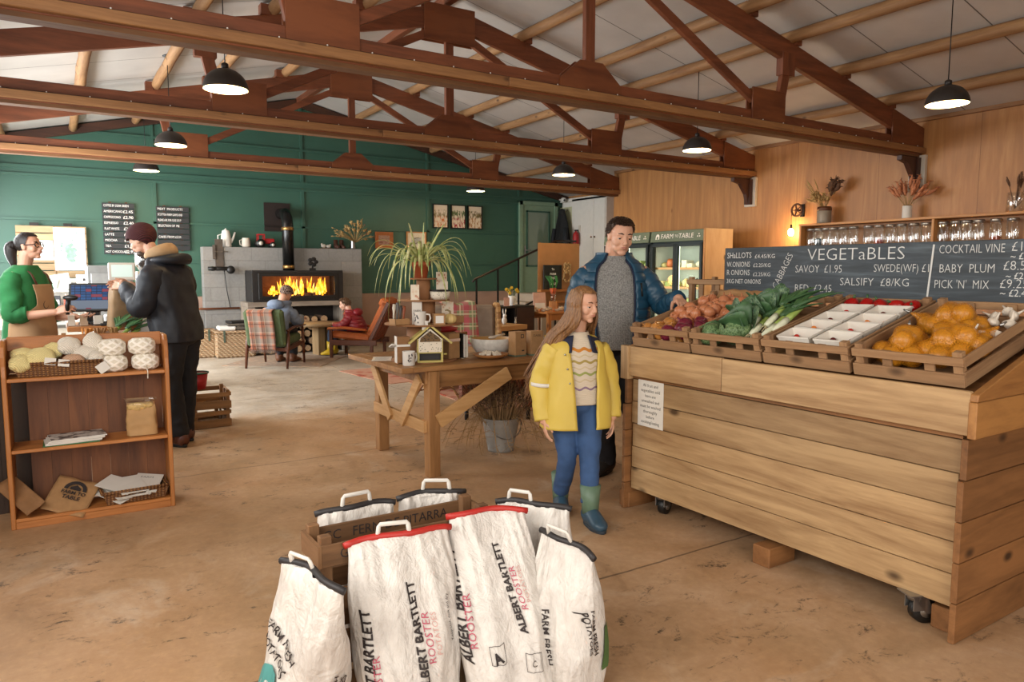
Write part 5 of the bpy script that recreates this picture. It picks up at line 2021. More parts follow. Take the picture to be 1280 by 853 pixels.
build('sheet', MB().bx((-.07, -.12, 0), (.07, .12, .002)), m_paper, pp_)
b = MB()
for k in range(7):
    b.bx((-.05, -.09 + k * .025, .0021), (.05 - .01 * (k % 3), -.083 + k * .025, .0026))
build('lettering', b, plain('#8f8a84', .8), pp_)
bw = thing('large_bowl', 'large white speckled bowl with an ochre inside on the table', 'bowl', (2.90, 4.83, TZ))
build('bowl_body', MB().lathe([(.10, 0), (.12, .01), (.155, .06), (.168, .125), (.165, .128)], seg=36), plain('#cbc7bf', .4, var=.12, scale=40), bw)
build('bowl_inside', MB().lathe([(.163, .127), (.15, .06), (.10, .015), (.001, .012)], seg=36), plain('#b78d4f', .5), bw)
spn = thing('serving_spoon', 'pale serving spoon resting across the large bowl', 'spoon', (2.92, 4.80, TZ + .13), R(30))
build('spoon_handle', MB().tube([(-.02, -.0, .012), (.14, 0, .016)], .008, 8), m_offw, spn)
build('spoon_bowl', MB().ball((-.055, 0, .008), (.045, .028, .012)), m_offw, spn)
dsh = thing('wooden_dish', 'shallow wooden dish of white soap pieces in front of the large bowl', 'dish', (2.75, 4.60, TZ))
build('dish_body', MB().lathe([(.07, 0), (.105, .012), (.135, .034), (.132, .036), (.10, .018), (.001, .012)], seg=32), plain('#a06c3c', .5, var=.12), dsh)
r_ = random.Random(5)
sp0 = None
for k in range(8):
    a = k * .8
    if sp0 is None:
        sp0 = build('soap_piece', MB().box((0, 0, 0), (.05, .035, .02)), m_pat, bevel=.004)
        o = sp0
    else:
        o = sp0.copy()
        col.objects.link(o)
    o.location = (2.75 + .06 * math.cos(a), 4.60 + .06 * math.sin(a), TZ + .034 + .004 * (k % 3))
    o.rotation_euler = (.1, .1 * k, a)
    tag(o, 'white patterned soap piece in the shallow wooden dish', 'soap', 'soap pieces in the wooden dish')
for q, (x, y, rz, lb) in enumerate(((2.975 + .02, 4.61, 8, 'tall kraft box with dark square emblem, left of the pair on the table'), (3.13 + .02, 4.60, -6, 'tall kraft box nearest the girl, right of the pair on the table'))):
    o = card_box('kraft_carton', lb, 'box', (x, y, TZ), (.105, .085, .19), R(rz), m_kraft)
    build('base_band', MB().bx((-.0535, -.0435, 0), (.0535, .0435, .012)), plain('#5b6a58', .7), o)
    lb_ = MB()
    if q == 0:
        lb_.bx((-.0, -.0435, .14), (.03, -.0428, .145)).bx((-.0, -.0435, .165), (.03, -.0428, .17)).bx((0, -.0435, .14), (.005, -.0428, .17)).bx((.025, -.0435, .14), (.03, -.0428, .17))
    else:
        lb_ = text_mb('DARK', .026, frame((0, -.0432, .155), (1, 0, 0), (0, 0, 1)), 'CENTER', depth=0)
    lb_ = join(lb_, MB().bx((.01, -.0435, .04), (.035, -.0428, .05)))
    build('printed_mark', lb_, m_ink, o)
tow = thing('folded_cloth', 'pale folded cloth at the right of the kraft boxes, behind the girl', 'cloth', (3.33, 4.75, TZ))
for k in range(3):
    build('fold', MB().bx((-.1, -.08, k * .018), (.1, .08, k * .018 + .016)), [m_offw, plain('#b98f7e', .8), m_paper][k], tow, bevel=.006)

# zinc bucket of dried stems under the table
bu = thing('zinc_bucket', 'grey zinc bucket standing on the floor under the table', 'bucket', (3.0, 4.86, 0))
m_zinc = plain('#a9a9a5', .45, .5, var=.2, scale=8)
build('bucket_body', MB().lathe([(.105, .0), (.105, .015), (.155, .27), (.158, .275), (.162, .27), (.150, .27), (.10, .02), (.001, .02)], seg=32), m_zinc, bu)
build('bail_handle', MB().tube([(-.158 * math.cos(a), -.05 - .12 * math.sin(a) * .6, .25 - .14 * math.sin(a)) for a in [PI * k / 12 for k in range(13)]], .004, 6), m_steel, bu)
o = thing('dried_bouquet', 'big bunch of brown dried stems and leaves in the zinc bucket', 'dried flowers', (3.0, 4.86, .06))
st1, st2 = MB(), MB()
r_ = random.Random(31)
for k in range(330):
    a = r_.uniform(0, 2 * PI)
    ln_ = r_.uniform(.03, .62)
    L_ = r_.uniform(.38, .55)
    base = Vector((.09 * math.cos(a) * r_.random(), .09 * math.sin(a) * r_.random(), .05))
    d = Vector((math.sin(ln_) * math.cos(a), math.sin(ln_) * math.sin(a), math.cos(ln_)))
    p1 = base + d * L_ * .6
    p2 = base + d * L_ + Vector((0, 0, -.06 * ln_)) + Vector((r_.uniform(-.02, .02), r_.uniform(-.02, .02), 0))
    st1.tube([base, p1, p2], .0022, 3, caps=False)
    for q in range(3):
        e = p1.lerp(p2, r_.uniform(.2, 1))
        dd = Vector((r_.uniform(-1, 1), r_.uniform(-1, 1), r_.uniform(-.3, .8))).normalized()
        st2.tube([e, e + dd * .02, e + dd * .045], [(.002, .001), (.008, .003), (.001, .001)], 5, caps=False)
build('stems', st1, plain('#a08058', .85, var=.3), o)
build('dry_leaves', st2, plain('#6a4f3a', .9, var=.35, scale=30), o)
st1 = MB()
for k in range(34):
    a = r_.uniform(0, 2 * PI)
    e0 = Vector((.15 * math.cos(a), .15 * math.sin(a), .24))
    R_ = r_.uniform(.2, .42)
    pts = [e0, Vector((R_ * .75 * math.cos(a), R_ * .75 * math.sin(a), r_.uniform(.2, .3))), Vector((R_ * math.cos(a + .1), R_ * math.sin(a + .1), r_.uniform(.06, .16))), Vector((R_ * 1.12 * math.cos(a + .2), R_ * 1.12 * math.sin(a + .2), r_.uniform(-.04, .03)))]
    st1.tube(pts, .002, 4, caps=False)
    for q in range(3):
        dd = Vector((r_.uniform(-1, 1), r_.uniform(-1, 1), r_.uniform(-.5, .3))).normalized()
        st1.tube([pts[2], pts[2] + dd * .04, pts[2] + dd * .07], .0015, 3, caps=False)
build('trailing_stems', st1, plain('#9c7b4e', .85, var=.25), o)

# ------------------------------------------------------------------ potato sacks round a crate
m_sack = None
t = NT('white paper sack')
co = t.coord()
nz = t.noise(co, 9, 6, .65, .5)
t.color(t.ramp(nz, [(.3, '#c4bdb6'), (.6, '#d9d4cd')]))
cr_ = t.noise(t.mapping(co, (1, 1, .45)), 26, 5, .6, .8)
cr2 = t.noise(t.mapping(co, (1, 1, .7), loc=(4, 2, 1)), 7, 4, .6, 1.0)
t.bump(t.math('ADD', t.math('MULTIPLY', cr_, .4), cr2), .75, .03)
m_sack = t.pbr(.5)
m_teal = plain('#4f9390', .6, var=.05)
m_pink = plain('#b04a5f', .6, var=.03)
m_pinkl = plain('#c99a92', .6, var=.03)
m_tape = plain('#b02a22', .5, var=.06)
m_blk = plain('#2b2829', .55, var=.1)


class Sack:
    def __init__(s, name, label, top, ang, base, W, T=.10, H=.55, seam=m_blk, sag=0.0, seed=0, Wt=None):
        s.t = thing(name, label, 'sack', (base[0], base[1], 0), 0, None)
        s.b = Vector((base[0], base[1], 0))
        s.top = Vector((top[0], top[1], H)) - s.b
        s.W, s.T, s.H, s.sd, s.sag = W, T, H, seed, sag
        s.Wt = Wt or W
        a = R(ang)
        s.d = Vector((math.cos(a), math.sin(a), 0))
        s.n = Vector((math.sin(a), -math.cos(a), 0))
        mb = MB().grid(lambda u, v: s.at(2 * PI * u, v), 120, 84, closed=True)
        vs = [s.at(2 * PI * k / 72, 0.0) for k in range(72)]
        c = sum(vs, Vector()) / 72
        mb.addf(vs + [c], [(k, (k + 1) % 72, 72)[::-1] for k in range(72)], 0, True)
        vs = [s.at(2 * PI * k / 72, 1.0) for k in range(72)]
        mb.addf(vs, [list(range(72))])
        build('sack_body', mb, m_sack, s.t)
        # folded top seam
        mb = MB()
        pts = [s.mid(-1 + 2 * k / 14, 1.0) for k in range(15)]
        mb.tube([p + Vector((0, 0, .004)) for p in pts], [(.011, .012)] * 15, 8, upv=(0, 0, 1))
        build('top_seam', mb, seam, s.t, label='red stitched tape' if seam is m_tape else 'black stitched tape')

    def mid(s, x, v):
        c = s.top * v
        w = s.Wt / 2
        return c + s.d * (w * x) + Vector((0, 0, -.012 * abs(x) ** 3 - s.sag * (x + 1) * .5)) + s.n * (.012 * math.sin(x * 4 + s.sd))

    def w(s, v):
        return (s.W * (1 - v) + s.Wt * v) / 2 * (.94 + .12 * math.sin(PI * min(1, v * 1.05)))

    def th(s, v):
        return s.T * (max(0, 1 - v) ** .62) * (.9 + .35 * math.sin(PI * v)) + .008

    def shape(s, x, y, v):
        """x across (in half widths), y through (in half thicknesses)"""
        r = min(1, .72 + v * 5) if v < .06 else 1
        zc = s.top * v
        if v < .05:
            zc = s.top * .05 + Vector((0, 0, -(.05 - v) * s.H))
        p = zc + s.d * (s.w(v) * x * r) + s.n * (s.th(v) * y * r)
        q = (s.b + p)
        k = Vector((s.sd * 5.3, 0, 0))
        f = .35 + .65 * math.sin(PI * min(1, v + .1))
        wr = mnoise.noise(Vector((x * 2.2, v * 1.6, y)) + k) * .027 * f + mnoise.noise(Vector((x * 6.5 + v * 2.0, v * 3.5, y * 2)) + k) * .012 + mnoise.noise(Vector((x * 13, v * 11 + x * 3, y * 3)) + k) * .0035
        fold = .007 * math.sin(x * 11 + s.sd + 2 * math.sin(v * 2.2)) * v ** 1.5 * (1 - v ** 6)
        p += s.n * ((wr + fold) * (1 if y > 0 else -1) * min(1, abs(y) * 2)) + s.d * (mnoise.noise(Vector((v * 3.1, y, 7 + s.sd))) * .014 * (1 - v ** 3) * (1 if x > 0 else -1) * min(1, abs(x) * 2))
        p += Vector((0, 0, (-.012 * abs(x) ** 3 - s.sag * (x + 1) * .5) * v))
        p += s.n * (.012 * math.sin(x * 4 + s.sd)) * v ** 8
        if p.z < .002:
            p.z = .002
        return p

    def at(s, t, v):
        c, n = math.cos(t), math.sin(t)
        e1, e2 = .55, .75
        x = math.copysign(abs(c) ** e1, c)
        y = math.copysign(abs(n) ** e2, n)
        return s.shape(x, y, v)

    def front(s, X, Y, side=1, off=.008):
        """point on the front face: X across from the middle, Y up from the floor (metres)"""
        v = min(.995, max(.01, Y / s.H))
        x = max(-.999, min(.999, X / s.w(v)))
        c = abs(x) ** (1 / .55)
        y = math.sqrt(max(0, 1 - c * c)) ** .75
        return s.shape(x, y * side, v) + s.n * side * off

    def end(s, X, Y, sgn=1, off=.006):
        """point on the narrow end: X through the thickness, Y up"""
        v = min(.995, max(.01, Y / s.H))
        y = max(-.999, min(.999, -X / s.th(v)))
        c = abs(y) ** (1 / .75)
        x = math.sqrt(max(0, 1 - c * c)) ** .55
        return s.shape(x * sgn, y, v) + s.d * sgn * off

    def text(s, txt, size, X, Y, rot, mat, where='front', bold=0.0, align='LEFT', name='lettering', sx=1.0, side=1):
        cr, sr = math.cos(R(rot)), math.sin(R(rot))
        f = (lambda a, b: s.front(a, b, side)) if where == 'front' else (lambda a, b: s.end(a, b, side))
        q = text_mb(txt, size, None, align, fn=lambda x, y: f(X + x * cr - y * sr, Y + x * sr + y * cr), sub=.012, bold=bold, sx=sx)
        build(name, q, mat, s.t)

    def patch(s, fn2, mat, name='printed_mark', where='front', n=10, side=1):
        f = (lambda a, b: s.front(a, b, side)) if where == 'front' else (lambda a, b: s.end(a, b, side))
        build(name, MB().grid(lambda u, v: f(*fn2(u, v)), n, n), mat, s.t)

    def handle(s, x=0.0, w=.065, h=.05, lean=0.0):
        a = s.mid(x - w / s.Wt * 2 * .5 * 2, 1.0)
        b = s.mid(x + w / s.Wt * 2 * .5 * 2, 1.0)
        u = Vector((0, 0, 1)) + s.n * lean
        p = [a - u * .012, a + u * h * .85 + (b - a) * .06, a + u * h + (b - a) * .10, b + u * h - (b - a) * .10, b + u * h * .85 - (b - a) * .06, b - u * .012]
        mb = MB().tube(p, [(.009, .006), (.008, .006), (.008, .006), (.008, .006), (.008, .006), (.009, .006)], 8)
        build('carry_handle', mb, m_paper, s.t, label='white plastic carry handle')


def brand(s, X, Y, rot=90, k=1.0, where='front', side=1):
    r = R(rot)
    nx, ny = math.sin(r), -math.cos(r)
    s.text('ALBERT BARTLETT', .052 * k, X, Y, rot, m_ink, where, bold=.0012, side=side)
    s.text('ROOSTER', .046 * k, X + nx * .045 * k + math.cos(r) * .10 * k, Y + ny * .045 * k + math.sin(r) * .10 * k, rot, m_pink, where, side=side)
    s.text('POTATOES', .034 * k, X + nx * .082 * k + math.cos(r) * .13 * k, Y + ny * .082 * k + math.sin(r) * .13 * k, rot, m_pinkl, where, side=side)


A = Sack('potato_sack', 'white potato sack with red tape at the front left of the crate', (.955, 2.20), -6, (.925, 2.04), .32, .105, .555, m_tape, seed=1, Wt=.38)
A.handle(-.12, .055, .045)
brand(A, .015, .125, 92, .70)
A.text('ALBERT BARTLETT', .038, -.152, .06, 90, m_ink, bold=.0012)
A.text('ROOSTER', .034, -.132, .10, 90, m_pink)
A.text('FARM FRESH POTATOES', .03, -.12, .105, -8, m_ink, sx=.8)
A.text('15kg', .03, .02, .10, 0, m_ink)
A.text('Keep cool, dark and dry', .014, .125, .24, 92, m_ink)
B_ = Sack('potato_sack', 'white potato sack with red tape at the front right of the crate', (1.295, 2.195), -17, (1.235, 1.94), .30, .11, .575, m_tape, seed=4, Wt=.30, sag=-.0)
brand(B_, .055, .235, 101, .60)
B_.text('ALBERT BARTLETT', .038, -.138, .17, 92, m_ink, bold=.0012)
B_.text('ROOSTER', .034, -.115, .21, 92, m_pink)
for (cx_, cy_, sz) in ((-.045, .19, .045), (.075, .155, .045)):
    fr_mb = MB()
    for (x0, y0, x1, y1) in ((-1, -1, 1, -.94), (-1, .94, 1, 1), (-1, -1, -.94, 1), (.94, -1, 1, 1)):
        fr_mb.grid(lambda u, v, x0=x0, y0=y0, x1=x1, y1=y1: B_.front(cx_ + sz * .6 * (x0 + (x1 - x0) * u), cy_ + sz * .6 * (y0 + (y1 - y0) * v)), 6, 6)
    build('printed_mark', fr_mb, m_ink, B_.t)
B_.text('A', .04, -.06, .175, 20, m_ink, bold=.002)
B_.text('C', .026, .065, .15, 10, m_ink)
C_ = Sack('potato_sack', 'plain white potato sack with black tape behind the front right one', (1.50, 2.20), -52, (1.53, 2.19), .28, .075, .565, m_blk, seed=7, Wt=.30)
C_.handle(-.35, .05, .045)
D_ = Sack('potato_sack', 'white potato sack turned sideways at the right end of the crate', (1.475, 1.955), -78, (1.44, 1.90), .24, .10, .515, m_blk, seed=9, Wt=.26, sag=.03)
D_.handle(-.2, .05, .045, .4)
D_.text('FARM FRESH', .032, -.02, .30, -78, m_ink, bold=.0006)
D_.text('POTATOES', .032, -.055, .285, -78, m_ink, bold=.0006)
D_.text('FARM FRESH', .03, -.03, .34, -80, m_ink, where='end', bold=.0006)
D_.text('POTATOES', .03, -.06, .33, -80, m_ink, where='end', bold=.0006)
D_.patch(lambda u, v: (.04 + .03 * u, .10 + .16 * v), plain('#4a6a3a', .6), where='end')
E_ = Sack('potato_sack', 'white potato sack with teal emblem, turned sideways at the left end of the crate', (.625, 2.10), -72, (.60, 2.20), .28, .095, .545, m_blk, seed=12, Wt=.30, sag=.02)
E_.handle(-.35, .05, .04, .3)
E_.text('FARM FRESH', .034, -.10, .375, -28, m_ink, bold=.0006)
E_.text('POTATOES', .034, -.11, .325, -28, m_ink, bold=.0006)
E_.text('FARM FRESH', .032, -.02, .08, 84, m_ink, where='end', bold=.0006)
E_.text('POTATOES', .032, .02, .08, 84, m_ink, where='end', bold=.0006)
E_.patch(lambda u, v: (-.05 + (.06 * v) * math.cos(2 * PI * u), .175 + .08 * v * math.sin(2 * PI * u)), m_teal, n=24)
E_.patch(lambda u, v: (-.05 + (.026 + .006 * v) * math.cos(2 * PI * u) * .9, .165 + (.036 + .006 * v) * math.sin(2 * PI * u)), m_paper, n=24)
F__ = Sack('potato_sack', 'white potato sack with black tape behind the crate, left of the back pair', (.93, 2.545), -3, (.94, 2.60), .30, .085, .56, m_blk, seed=15, Wt=.31)
F__.handle(.0, .06, .05)
G_ = Sack('potato_sack', 'white potato sack with black tape behind the crate, right of the back pair', (1.235, 2.53), -14, (1.25, 2.58), .27, .08, .565, m_blk, seed=18, Wt=.28)
G_.handle(.15, .055, .05)

kc = thing('sack_crate', 'old brown wooden crate standing between the potato sacks, printed rails', 'crate', (.70, 2.26, 0))
w_oc = lambda ax: wood('#7d5a3a', '#553a22', ax, .8, 9, .25, knots=.4)
for x in (.0, .60):
    for y in (.0, .13):
        build('corner_post', MB().bx((x, y, 0), (x + .04, y + .035, .575)), w_oc('Z'), kc, bevel=.003)
for y, nm in ((-.012, 0), (.165, 1)):
    b = MB()
    for z in (.02, .17, .32, .475):
        b.bx((0, y, z), (.64, y + .012, z + .075))
    rl = build('slat_side', b, w_oc('X'), kc, bevel=.002)
    M = frame((.06, y - .0008 if nm == 0 else y - .0008, .513), (1, 0, 0), (0, 0, 1))
    build('printed_lettering', text_mb('GC   FERN DE PITARRA', .05, M, depth=0, sx=.95), m_ink, rl)
for x in (-.012, .64):
    b = MB()
    for z in (.02, .17, .32, .475):
        b.bx((x, -.012, z), (x + .012, .177, z + .075))
    build('slat_end', b, w_oc('Y'), kc)

# ------------------------------------------------------------------ pine shelf unit with yarn
PXx, PYy = -.255, 4.78
pu = thing('pine_shelf_unit', 'low orange pine shelf unit with plank back, holding yarn and papers', 'shelf unit', (PXx, PYy, 0), R(-1.5))
PW, PD = .835, .27
prof_ = [(0, 0), (PD, 0), (PD, 1.07), (.16, 1.08), (.10, 1.02), (.07, .93), (.0, .90), (-.012, .72), (.0, .5), (-.012, .25)]
for x in (0, PW - .024):
    M = Matrix(((0, 0, 1, x), (1, 0, 0, 0), (0, 1, 0, 0), (0, 0, 0, 1)))
    prof_ = [(0, 0), (PD, 0), (PD, 1.055), (.06, 1.06), (.02, 1.03), (.0, .97), (.004, .92), (-.004, .86), (0, .6), (-.004, .45), (0, .3)]
    build('side_panel', MB().prism(prof_[::-1], .024, M), w_pine('Z'), pu, bevel=.004)
for z in (.85, .45, .06):
    build('shelf', MB().bx((.024, .0, z - .02), (PW - .024, PD - .02, z)), w_pine('X'), pu, bevel=.003)
build('top_rail', MB().bx((.024, PD - .10, .99), (PW - .024, PD - .08, 1.07)).bx((.024, PD - .02, .852), (PW - .024, PD - .002, 1.06)), w_pine('X'), pu, bevel=.003)
build('plinth', MB().bx((.024, .004, 0), (PW - .024, .022, .04)), w_pine('X'), pu, bevel=.002)
b = MB()
for k in range(7):
    b.bx((.10 + k * .1015, PD - .018 - .001 * (k % 2), .07), (.10 + k * .1015 + .1005, PD - .004, .828))
build('plank_back', b, wood('#7a4a28', '#55301a', 'Z', .6, 7, .3, knots=.5), pu)
t = NT('woven wicker')
co = t.coord()
w1 = t.add('TexWave', {'bands_direction': 'Z'}, Vector=co, Scale=28.0, Distortion=1.5)
w2 = t.add('TexWave', {'bands_direction': 'X'}, Vector=co, Scale=16.0, Distortion=1.0)
f_ = t.math('MULTIPLY', w1.outputs[1], w2.outputs[1])
t.color(t.ramp(f_, [(.0, '#5a371d'), (.35, '#8a5c34'), (.8, '#b0814e')]))
t.bump(f_, .8, .01)
m_wick = t.pbr(.6)
t = NT('pale woven wicker')
co = t.coord()
w1 = t.add('TexWave', {'bands_direction': 'Z'}, Vector=co, Scale=14.0, Distortion=1.5)
w2 = t.add('TexWave', {'bands_direction': 'DIAGONAL'}, Vector=co, Scale=9.0, Distortion=1.0)
f_ = t.math('MULTIPLY', w1.outputs[1], w2.outputs[1])
t.color(t.ramp(f_, [(.0, '#8a6a4a'), (.35, '#b39877'), (.8, '#cdb491')]))
t.bump(f_, .8, .02)
m_wickp = t.pbr(.7)


def tray_basket(label, loc, W, D, H, rz=0, mat=None, name='wicker_tray'):
    t = thing(name, label, 'basket', loc, rz)
    mat = mat or m_wick
    b = MB()
    f = .86

    def ring(s, z):
        return [(s * W / 2 * cx, s * D / 2 * cy, z) for cx, cy in ((-1, -1), (1, -1), (1, 1), (-1, 1))]
    o, i2 = ring(f, 0) + ring(1, H), ring(f - .06, .01) + ring(.93, H)
    fs = [(3, 2, 1, 0)] + [(k, (k + 1) % 4, 4 + (k + 1) % 4, 4 + k) for k in range(4)]
    fi = [(8, 9, 10, 11)] + [(8 + (k + 1) % 4, 8 + k, 12 + k, 12 + (k + 1) % 4) for k in range(4)]
    ft = [(4 + k, 4 + (k + 1) % 4, 12 + (k + 1) % 4, 12 + k) for k in range(4)]
    b.addf(o + i2, fs + fi + ft)
    build('basket_body', b, mat, t)
    r = [(-W / 2, -D / 2, H), (W / 2, -D / 2, H), (W / 2, D / 2, H), (-W / 2, D / 2, H), (-W / 2, -D / 2, H)]
    build('braided_rim', MB().tube(r, .010, 8), mat, t)
    return t


def yarn_mat(c):
    t = NT('yarn ' + c)
    co = t.coord()
    w = t.add('TexWave', {'bands_direction': 'DIAGONAL'}, Vector=co, Scale=55.0, Distortion=2.0)
    a = hx(c)
    t.color(t.ramp(w.outputs[1], [(.1, tuple(x * .72 for x in a[:3]) + (1,)), (.7, a)]))
    t.bump(w.outputs[1], .6, .005)
    return t.pbr(.85)


SX = lambda lx, ly, z: (PXx + lx * math.cos(R(-1.5)) - ly * math.sin(R(-1.5)), PYy + lx * math.sin(R(-1.5)) + ly * math.cos(R(-1.5)), z)
tray_basket('wicker tray of yarn skeins on the top shelf of the pine unit', SX(.27, .10, .851), .44, .17, .075, R(-4))
y_y, y_c, y_p = yarn_mat('#f0e0a0'), yarn_mat('#f3ebdd'), yarn_mat('#d0a98c')
sk = [((.09, .05, .93), (.055, .05, .05), y_y, 'yellow yarn skein at the left end of the tray, lower'), ((.10, .12, .975), (.06, .04, .035), y_y, 'yellow yarn skein at the far left of the tray, behind'), ((.185, .07, .955), (.075, .055, .06), y_y, 'largest yellow yarn skein, in the middle left of the tray'), ((.245, .13, .985), (.05, .035, .05), y_y, 'yellow yarn skein behind the white yarn tag'),
      ((.325, .12, 1.01), (.06, .045, .055), y_c, 'cream yarn skein standing in the middle of the tray'), ((.345, .05, .935), (.055, .035, .035), y_p, 'pinkish yarn skein in the front of the tray'), ((.405, .11, .96), (.07, .05, .05), y_c, 'cream yarn skein lying low at the right of the tray'), ((.445, .13, 1.025), (.05, .04, .06), y_c, 'cream yarn skein standing tall at the right of the tray'), ((.455, .06, .945), (.04, .04, .035), y_c, 'small cream yarn skein at the right front of the tray')]
for k, (p, r, m, lb) in enumerate(sk):
    o = thing('yarn_skein', lb, 'yarn', SX(p[0], p[1], p[2] - r[2] * .6))
    b = MB().ball((0, 0, r[2] * .6), r, 20, 12, nz=.16, nscale=1.8, seed=k)
    for s in (-1, 1):
        b.ball((s * r[0] * .45, -r[1] * .35, r[2] * .45), (r[0] * .55, r[1] * .6, r[2] * .6), 14, 8, nz=.12, seed=k + 9)
    build('skein_body', b, m, o)
    if k in (2, 5):
        build('paper_tag', MB().box((-.0 + (.045 if k == 2 else -.05), -r[1] - .006, r[2] * .3), (.055, .002, .04), M=Matrix.Rotation(.15, 3, 'Y')), m_paper, o)
# crochet cotton balls
t = NT('cross-wound cotton')
co = t.coord()
sep = t.add('SeparateXYZ', Vector=co)
ang = t.math('MULTIPLY', t.math('ARCTAN2', sep.outputs['Y'], sep.outputs['X']), 14 / (2 * PI) * 2 * PI / 2)
zz = t.math('MULTIPLY', sep.outputs['Z'], 150.0)
a1 = t.math('SINE', t.math('ADD', ang, zz))
a2 = t.math('SINE', t.math('SUBTRACT', ang, zz))
f_ = t.math('MAXIMUM', a1, a2)
t.color(t.ramp(f_, [(.2, '#ddd4c2'), (.6, '#f5efe4')]))
t.bump(f_, .5, .006)
m_cot = t.pbr(.85)
for k, (x, y, z, lb) in enumerate(((.545, .09, .851, 'cross-wound cotton ball, bottom left of the four on the top shelf'), (.715, .09, .851, 'cross-wound cotton ball, bottom right of the four on the top shelf'), (.54, .10, .945, 'cross-wound cotton ball, top left of the four on the top shelf'), (.70, .10, .945, 'cross-wound cotton ball, top right of the four on the top shelf'))):
    o = thing('cotton_ball', lb, 'yarn', SX(x, y, z))
    build('wound_cotton', MB().lathe([(.001, .0), (.05, .0), (.072, .016), (.077, .045), (.072, .078), (.05, .094), (.012, .094), (.012, .08), (.001, .08)], seg=36), m_cot, o)
    if k == 0:
        build('paper_tag', MB().box((-.06, -.085, .035), (.06, .002, .055), M=Matrix.Rotation(-.6, 3, 'Y')), m_paper, o)
    if k == 1:
        build('loose_thread', MB().tube([(-.01, -.078, .03), (.0, -.105, .0), (-.002, -.106, -.045)], .003, 5), m_cot, o)
# magazines and paper bags on the lower shelves
for k in range(6):
    o = thing('magazine', ['green-covered magazine at the bottom of the stack on the middle shelf', 'second magazine from the bottom of the middle shelf stack', 'third magazine from the bottom of the middle shelf stack', 'fourth magazine from the bottom of the middle shelf stack', 'fifth magazine, just under the top one of the middle shelf stack', 'grey patterned magazine on top of the middle shelf stack'][k], 'magazine', SX(.31 + .006 * k, .10 + .003 * (k % 2), .451 + k * .006), R([-1, 3, 0, 4, 2, 6][k]))
    build('pages', MB().bx((-.14, -.09, 0), (.14, .09, .0055)), m_paper if k else plain('#2f6a3a', .5), o)
    if k == 5:
        t = NT('printed cover')
        co = t.coord()
        t.color(t.ramp(t.noise(co, 18, 3), [(.42, '#4b4948'), (.5, '#b7b2ab'), (.6, '#cfcac3')]))
        build('cover', MB().bx((-.14, -.0905, .0056), (.14, .0905, .0062)), t.pbr(.4), o)
pbg = thing('kraft_food_bag', 'kraft paper bag with a clear top at the right of the middle shelf', 'bag', SX(.68, .10, .451), R(-8))
b = MB().grid(lambda u, v: Vector(((.085 - .012 * v ** 3) * math.copysign(abs(math.cos(2 * PI * u)) ** .45, math.cos(2 * PI * u)), (.05 * (1 - v) ** .6 + .003) * math.copysign(abs(math.sin(2 * PI * u)) ** .6, math.sin(2 * PI * u)) - .03 * v, .002 + .20 * v)) + Vector((.006 * mnoise.noise(Vector((u * 9, v * 6, 2))), .006 * mnoise.noise(Vector((u * 8, v * 7, 5))), 0)), 40, 14, closed=True)
build('bag_body', b, plain('#b08a5b', .7, var=.1), pbg)
b = MB().grid(lambda u, v: Vector(((.073 + .015 * v) * math.copysign(abs(math.cos(2 * PI * u)) ** .45, math.cos(2 * PI * u)), (.022) * math.sin(2 * PI * u) * (1 - v) - .03 - .03 * v, .19 + .045 * v)) + Vector((.01 * mnoise.noise(Vector((u * 9, v * 6, 2))), .01 * mnoise.noise(Vector((u * 8, v * 7, 5))), 0)), 40, 8, closed=True)
build('clear_top', b, m_jar, pbg)
build('window_contents', MB().ball((-.02, -.042, .178), (.055, .012, .026), nz=.3).ball((.045, -.04, .185), (.022, .010, .02), nz=.3), plain('#c4a468', .6, var=.3, scale=60), pbg)
fb = thing('kraft_carrier_bag', 'flat kraft carrier bag with a barn emblem leaning in the bottom of the pine unit', 'bag', SX(.22, .04, .062), R(10))
Mb = Matrix.Translation((0, 0, 0)) @ Matrix.Rotation(R(-52), 4, 'X') @ Matrix.Rotation(R(-18), 4, 'Z')
Mt0 = Matrix.Translation((.03, -.015, .012)) @ Matrix.Rotation(R(-8), 4, 'Z') @ Matrix.Rotation(R(42), 4, 'X') @ Matrix.Rotation(R(-28), 4, 'Z')
b = MB().grid(lambda u, v: Vector(((u - .5) * .23, v * .24 - .03, .004 * math.sin(u * 9) + .006 * mnoise.noise(Vector((u * 4, v * 4, 1))))), 16, 12)
b.xf(Mt0)
build('bag_front', b, m_kraft, fb, solid=.003)
b = MB().grid(lambda u, v: Vector(((u - .5) * .11, v * .26 - .02, .004 * math.sin(u * 7))), 12, 10)
b.xf(Matrix.Translation((-.115, -.02, .06)) @ Matrix.Rotation(R(-20), 4, 'Z') @ Matrix.Rotation(R(50), 4, 'X') @ Matrix.Rotation(R(42), 4, 'Z'))
build('bag_gusset', b, m_kraftd, fb, solid=.003)
Mt = Mt0 @ Matrix.Translation((.005, .10, .012)) @ Matrix.Scale(.82, 4)
em = MB()
em.prism([(-.075, .03), (-.05, .03)] + [(.05 * math.cos(a), .03 + .05 * math.sin(a)) for a in [PI - PI * k / 10 for k in range(11)]] + [(.05, .03), (.075, .03)] + [(.075 * math.cos(a), .03 + .075 * math.sin(a)) for a in [PI * k / 10 for k in range(11)]], .001, Mt)
em.prism([(-.035, .03), (.035, .03), (.035, .05), (.0, .072), (-.035, .05)], .001, Mt)
build('printed_emblem', join(em, text_mb('FARM TO', .038, Mt @ Matrix.Translation((0, .005, 0)), 'CENTER', depth=.001, bold=.001), text_mb('TABLE', .042, Mt @ Matrix.Translation((0, -.035, 0)), 'CENTER', depth=.001, bold=.001)), m_ink, fb)
tray_basket('wicker tray of leaflets in the bottom of the pine unit', SX(.62, .10, .061), .36, .19, .075, R(3))
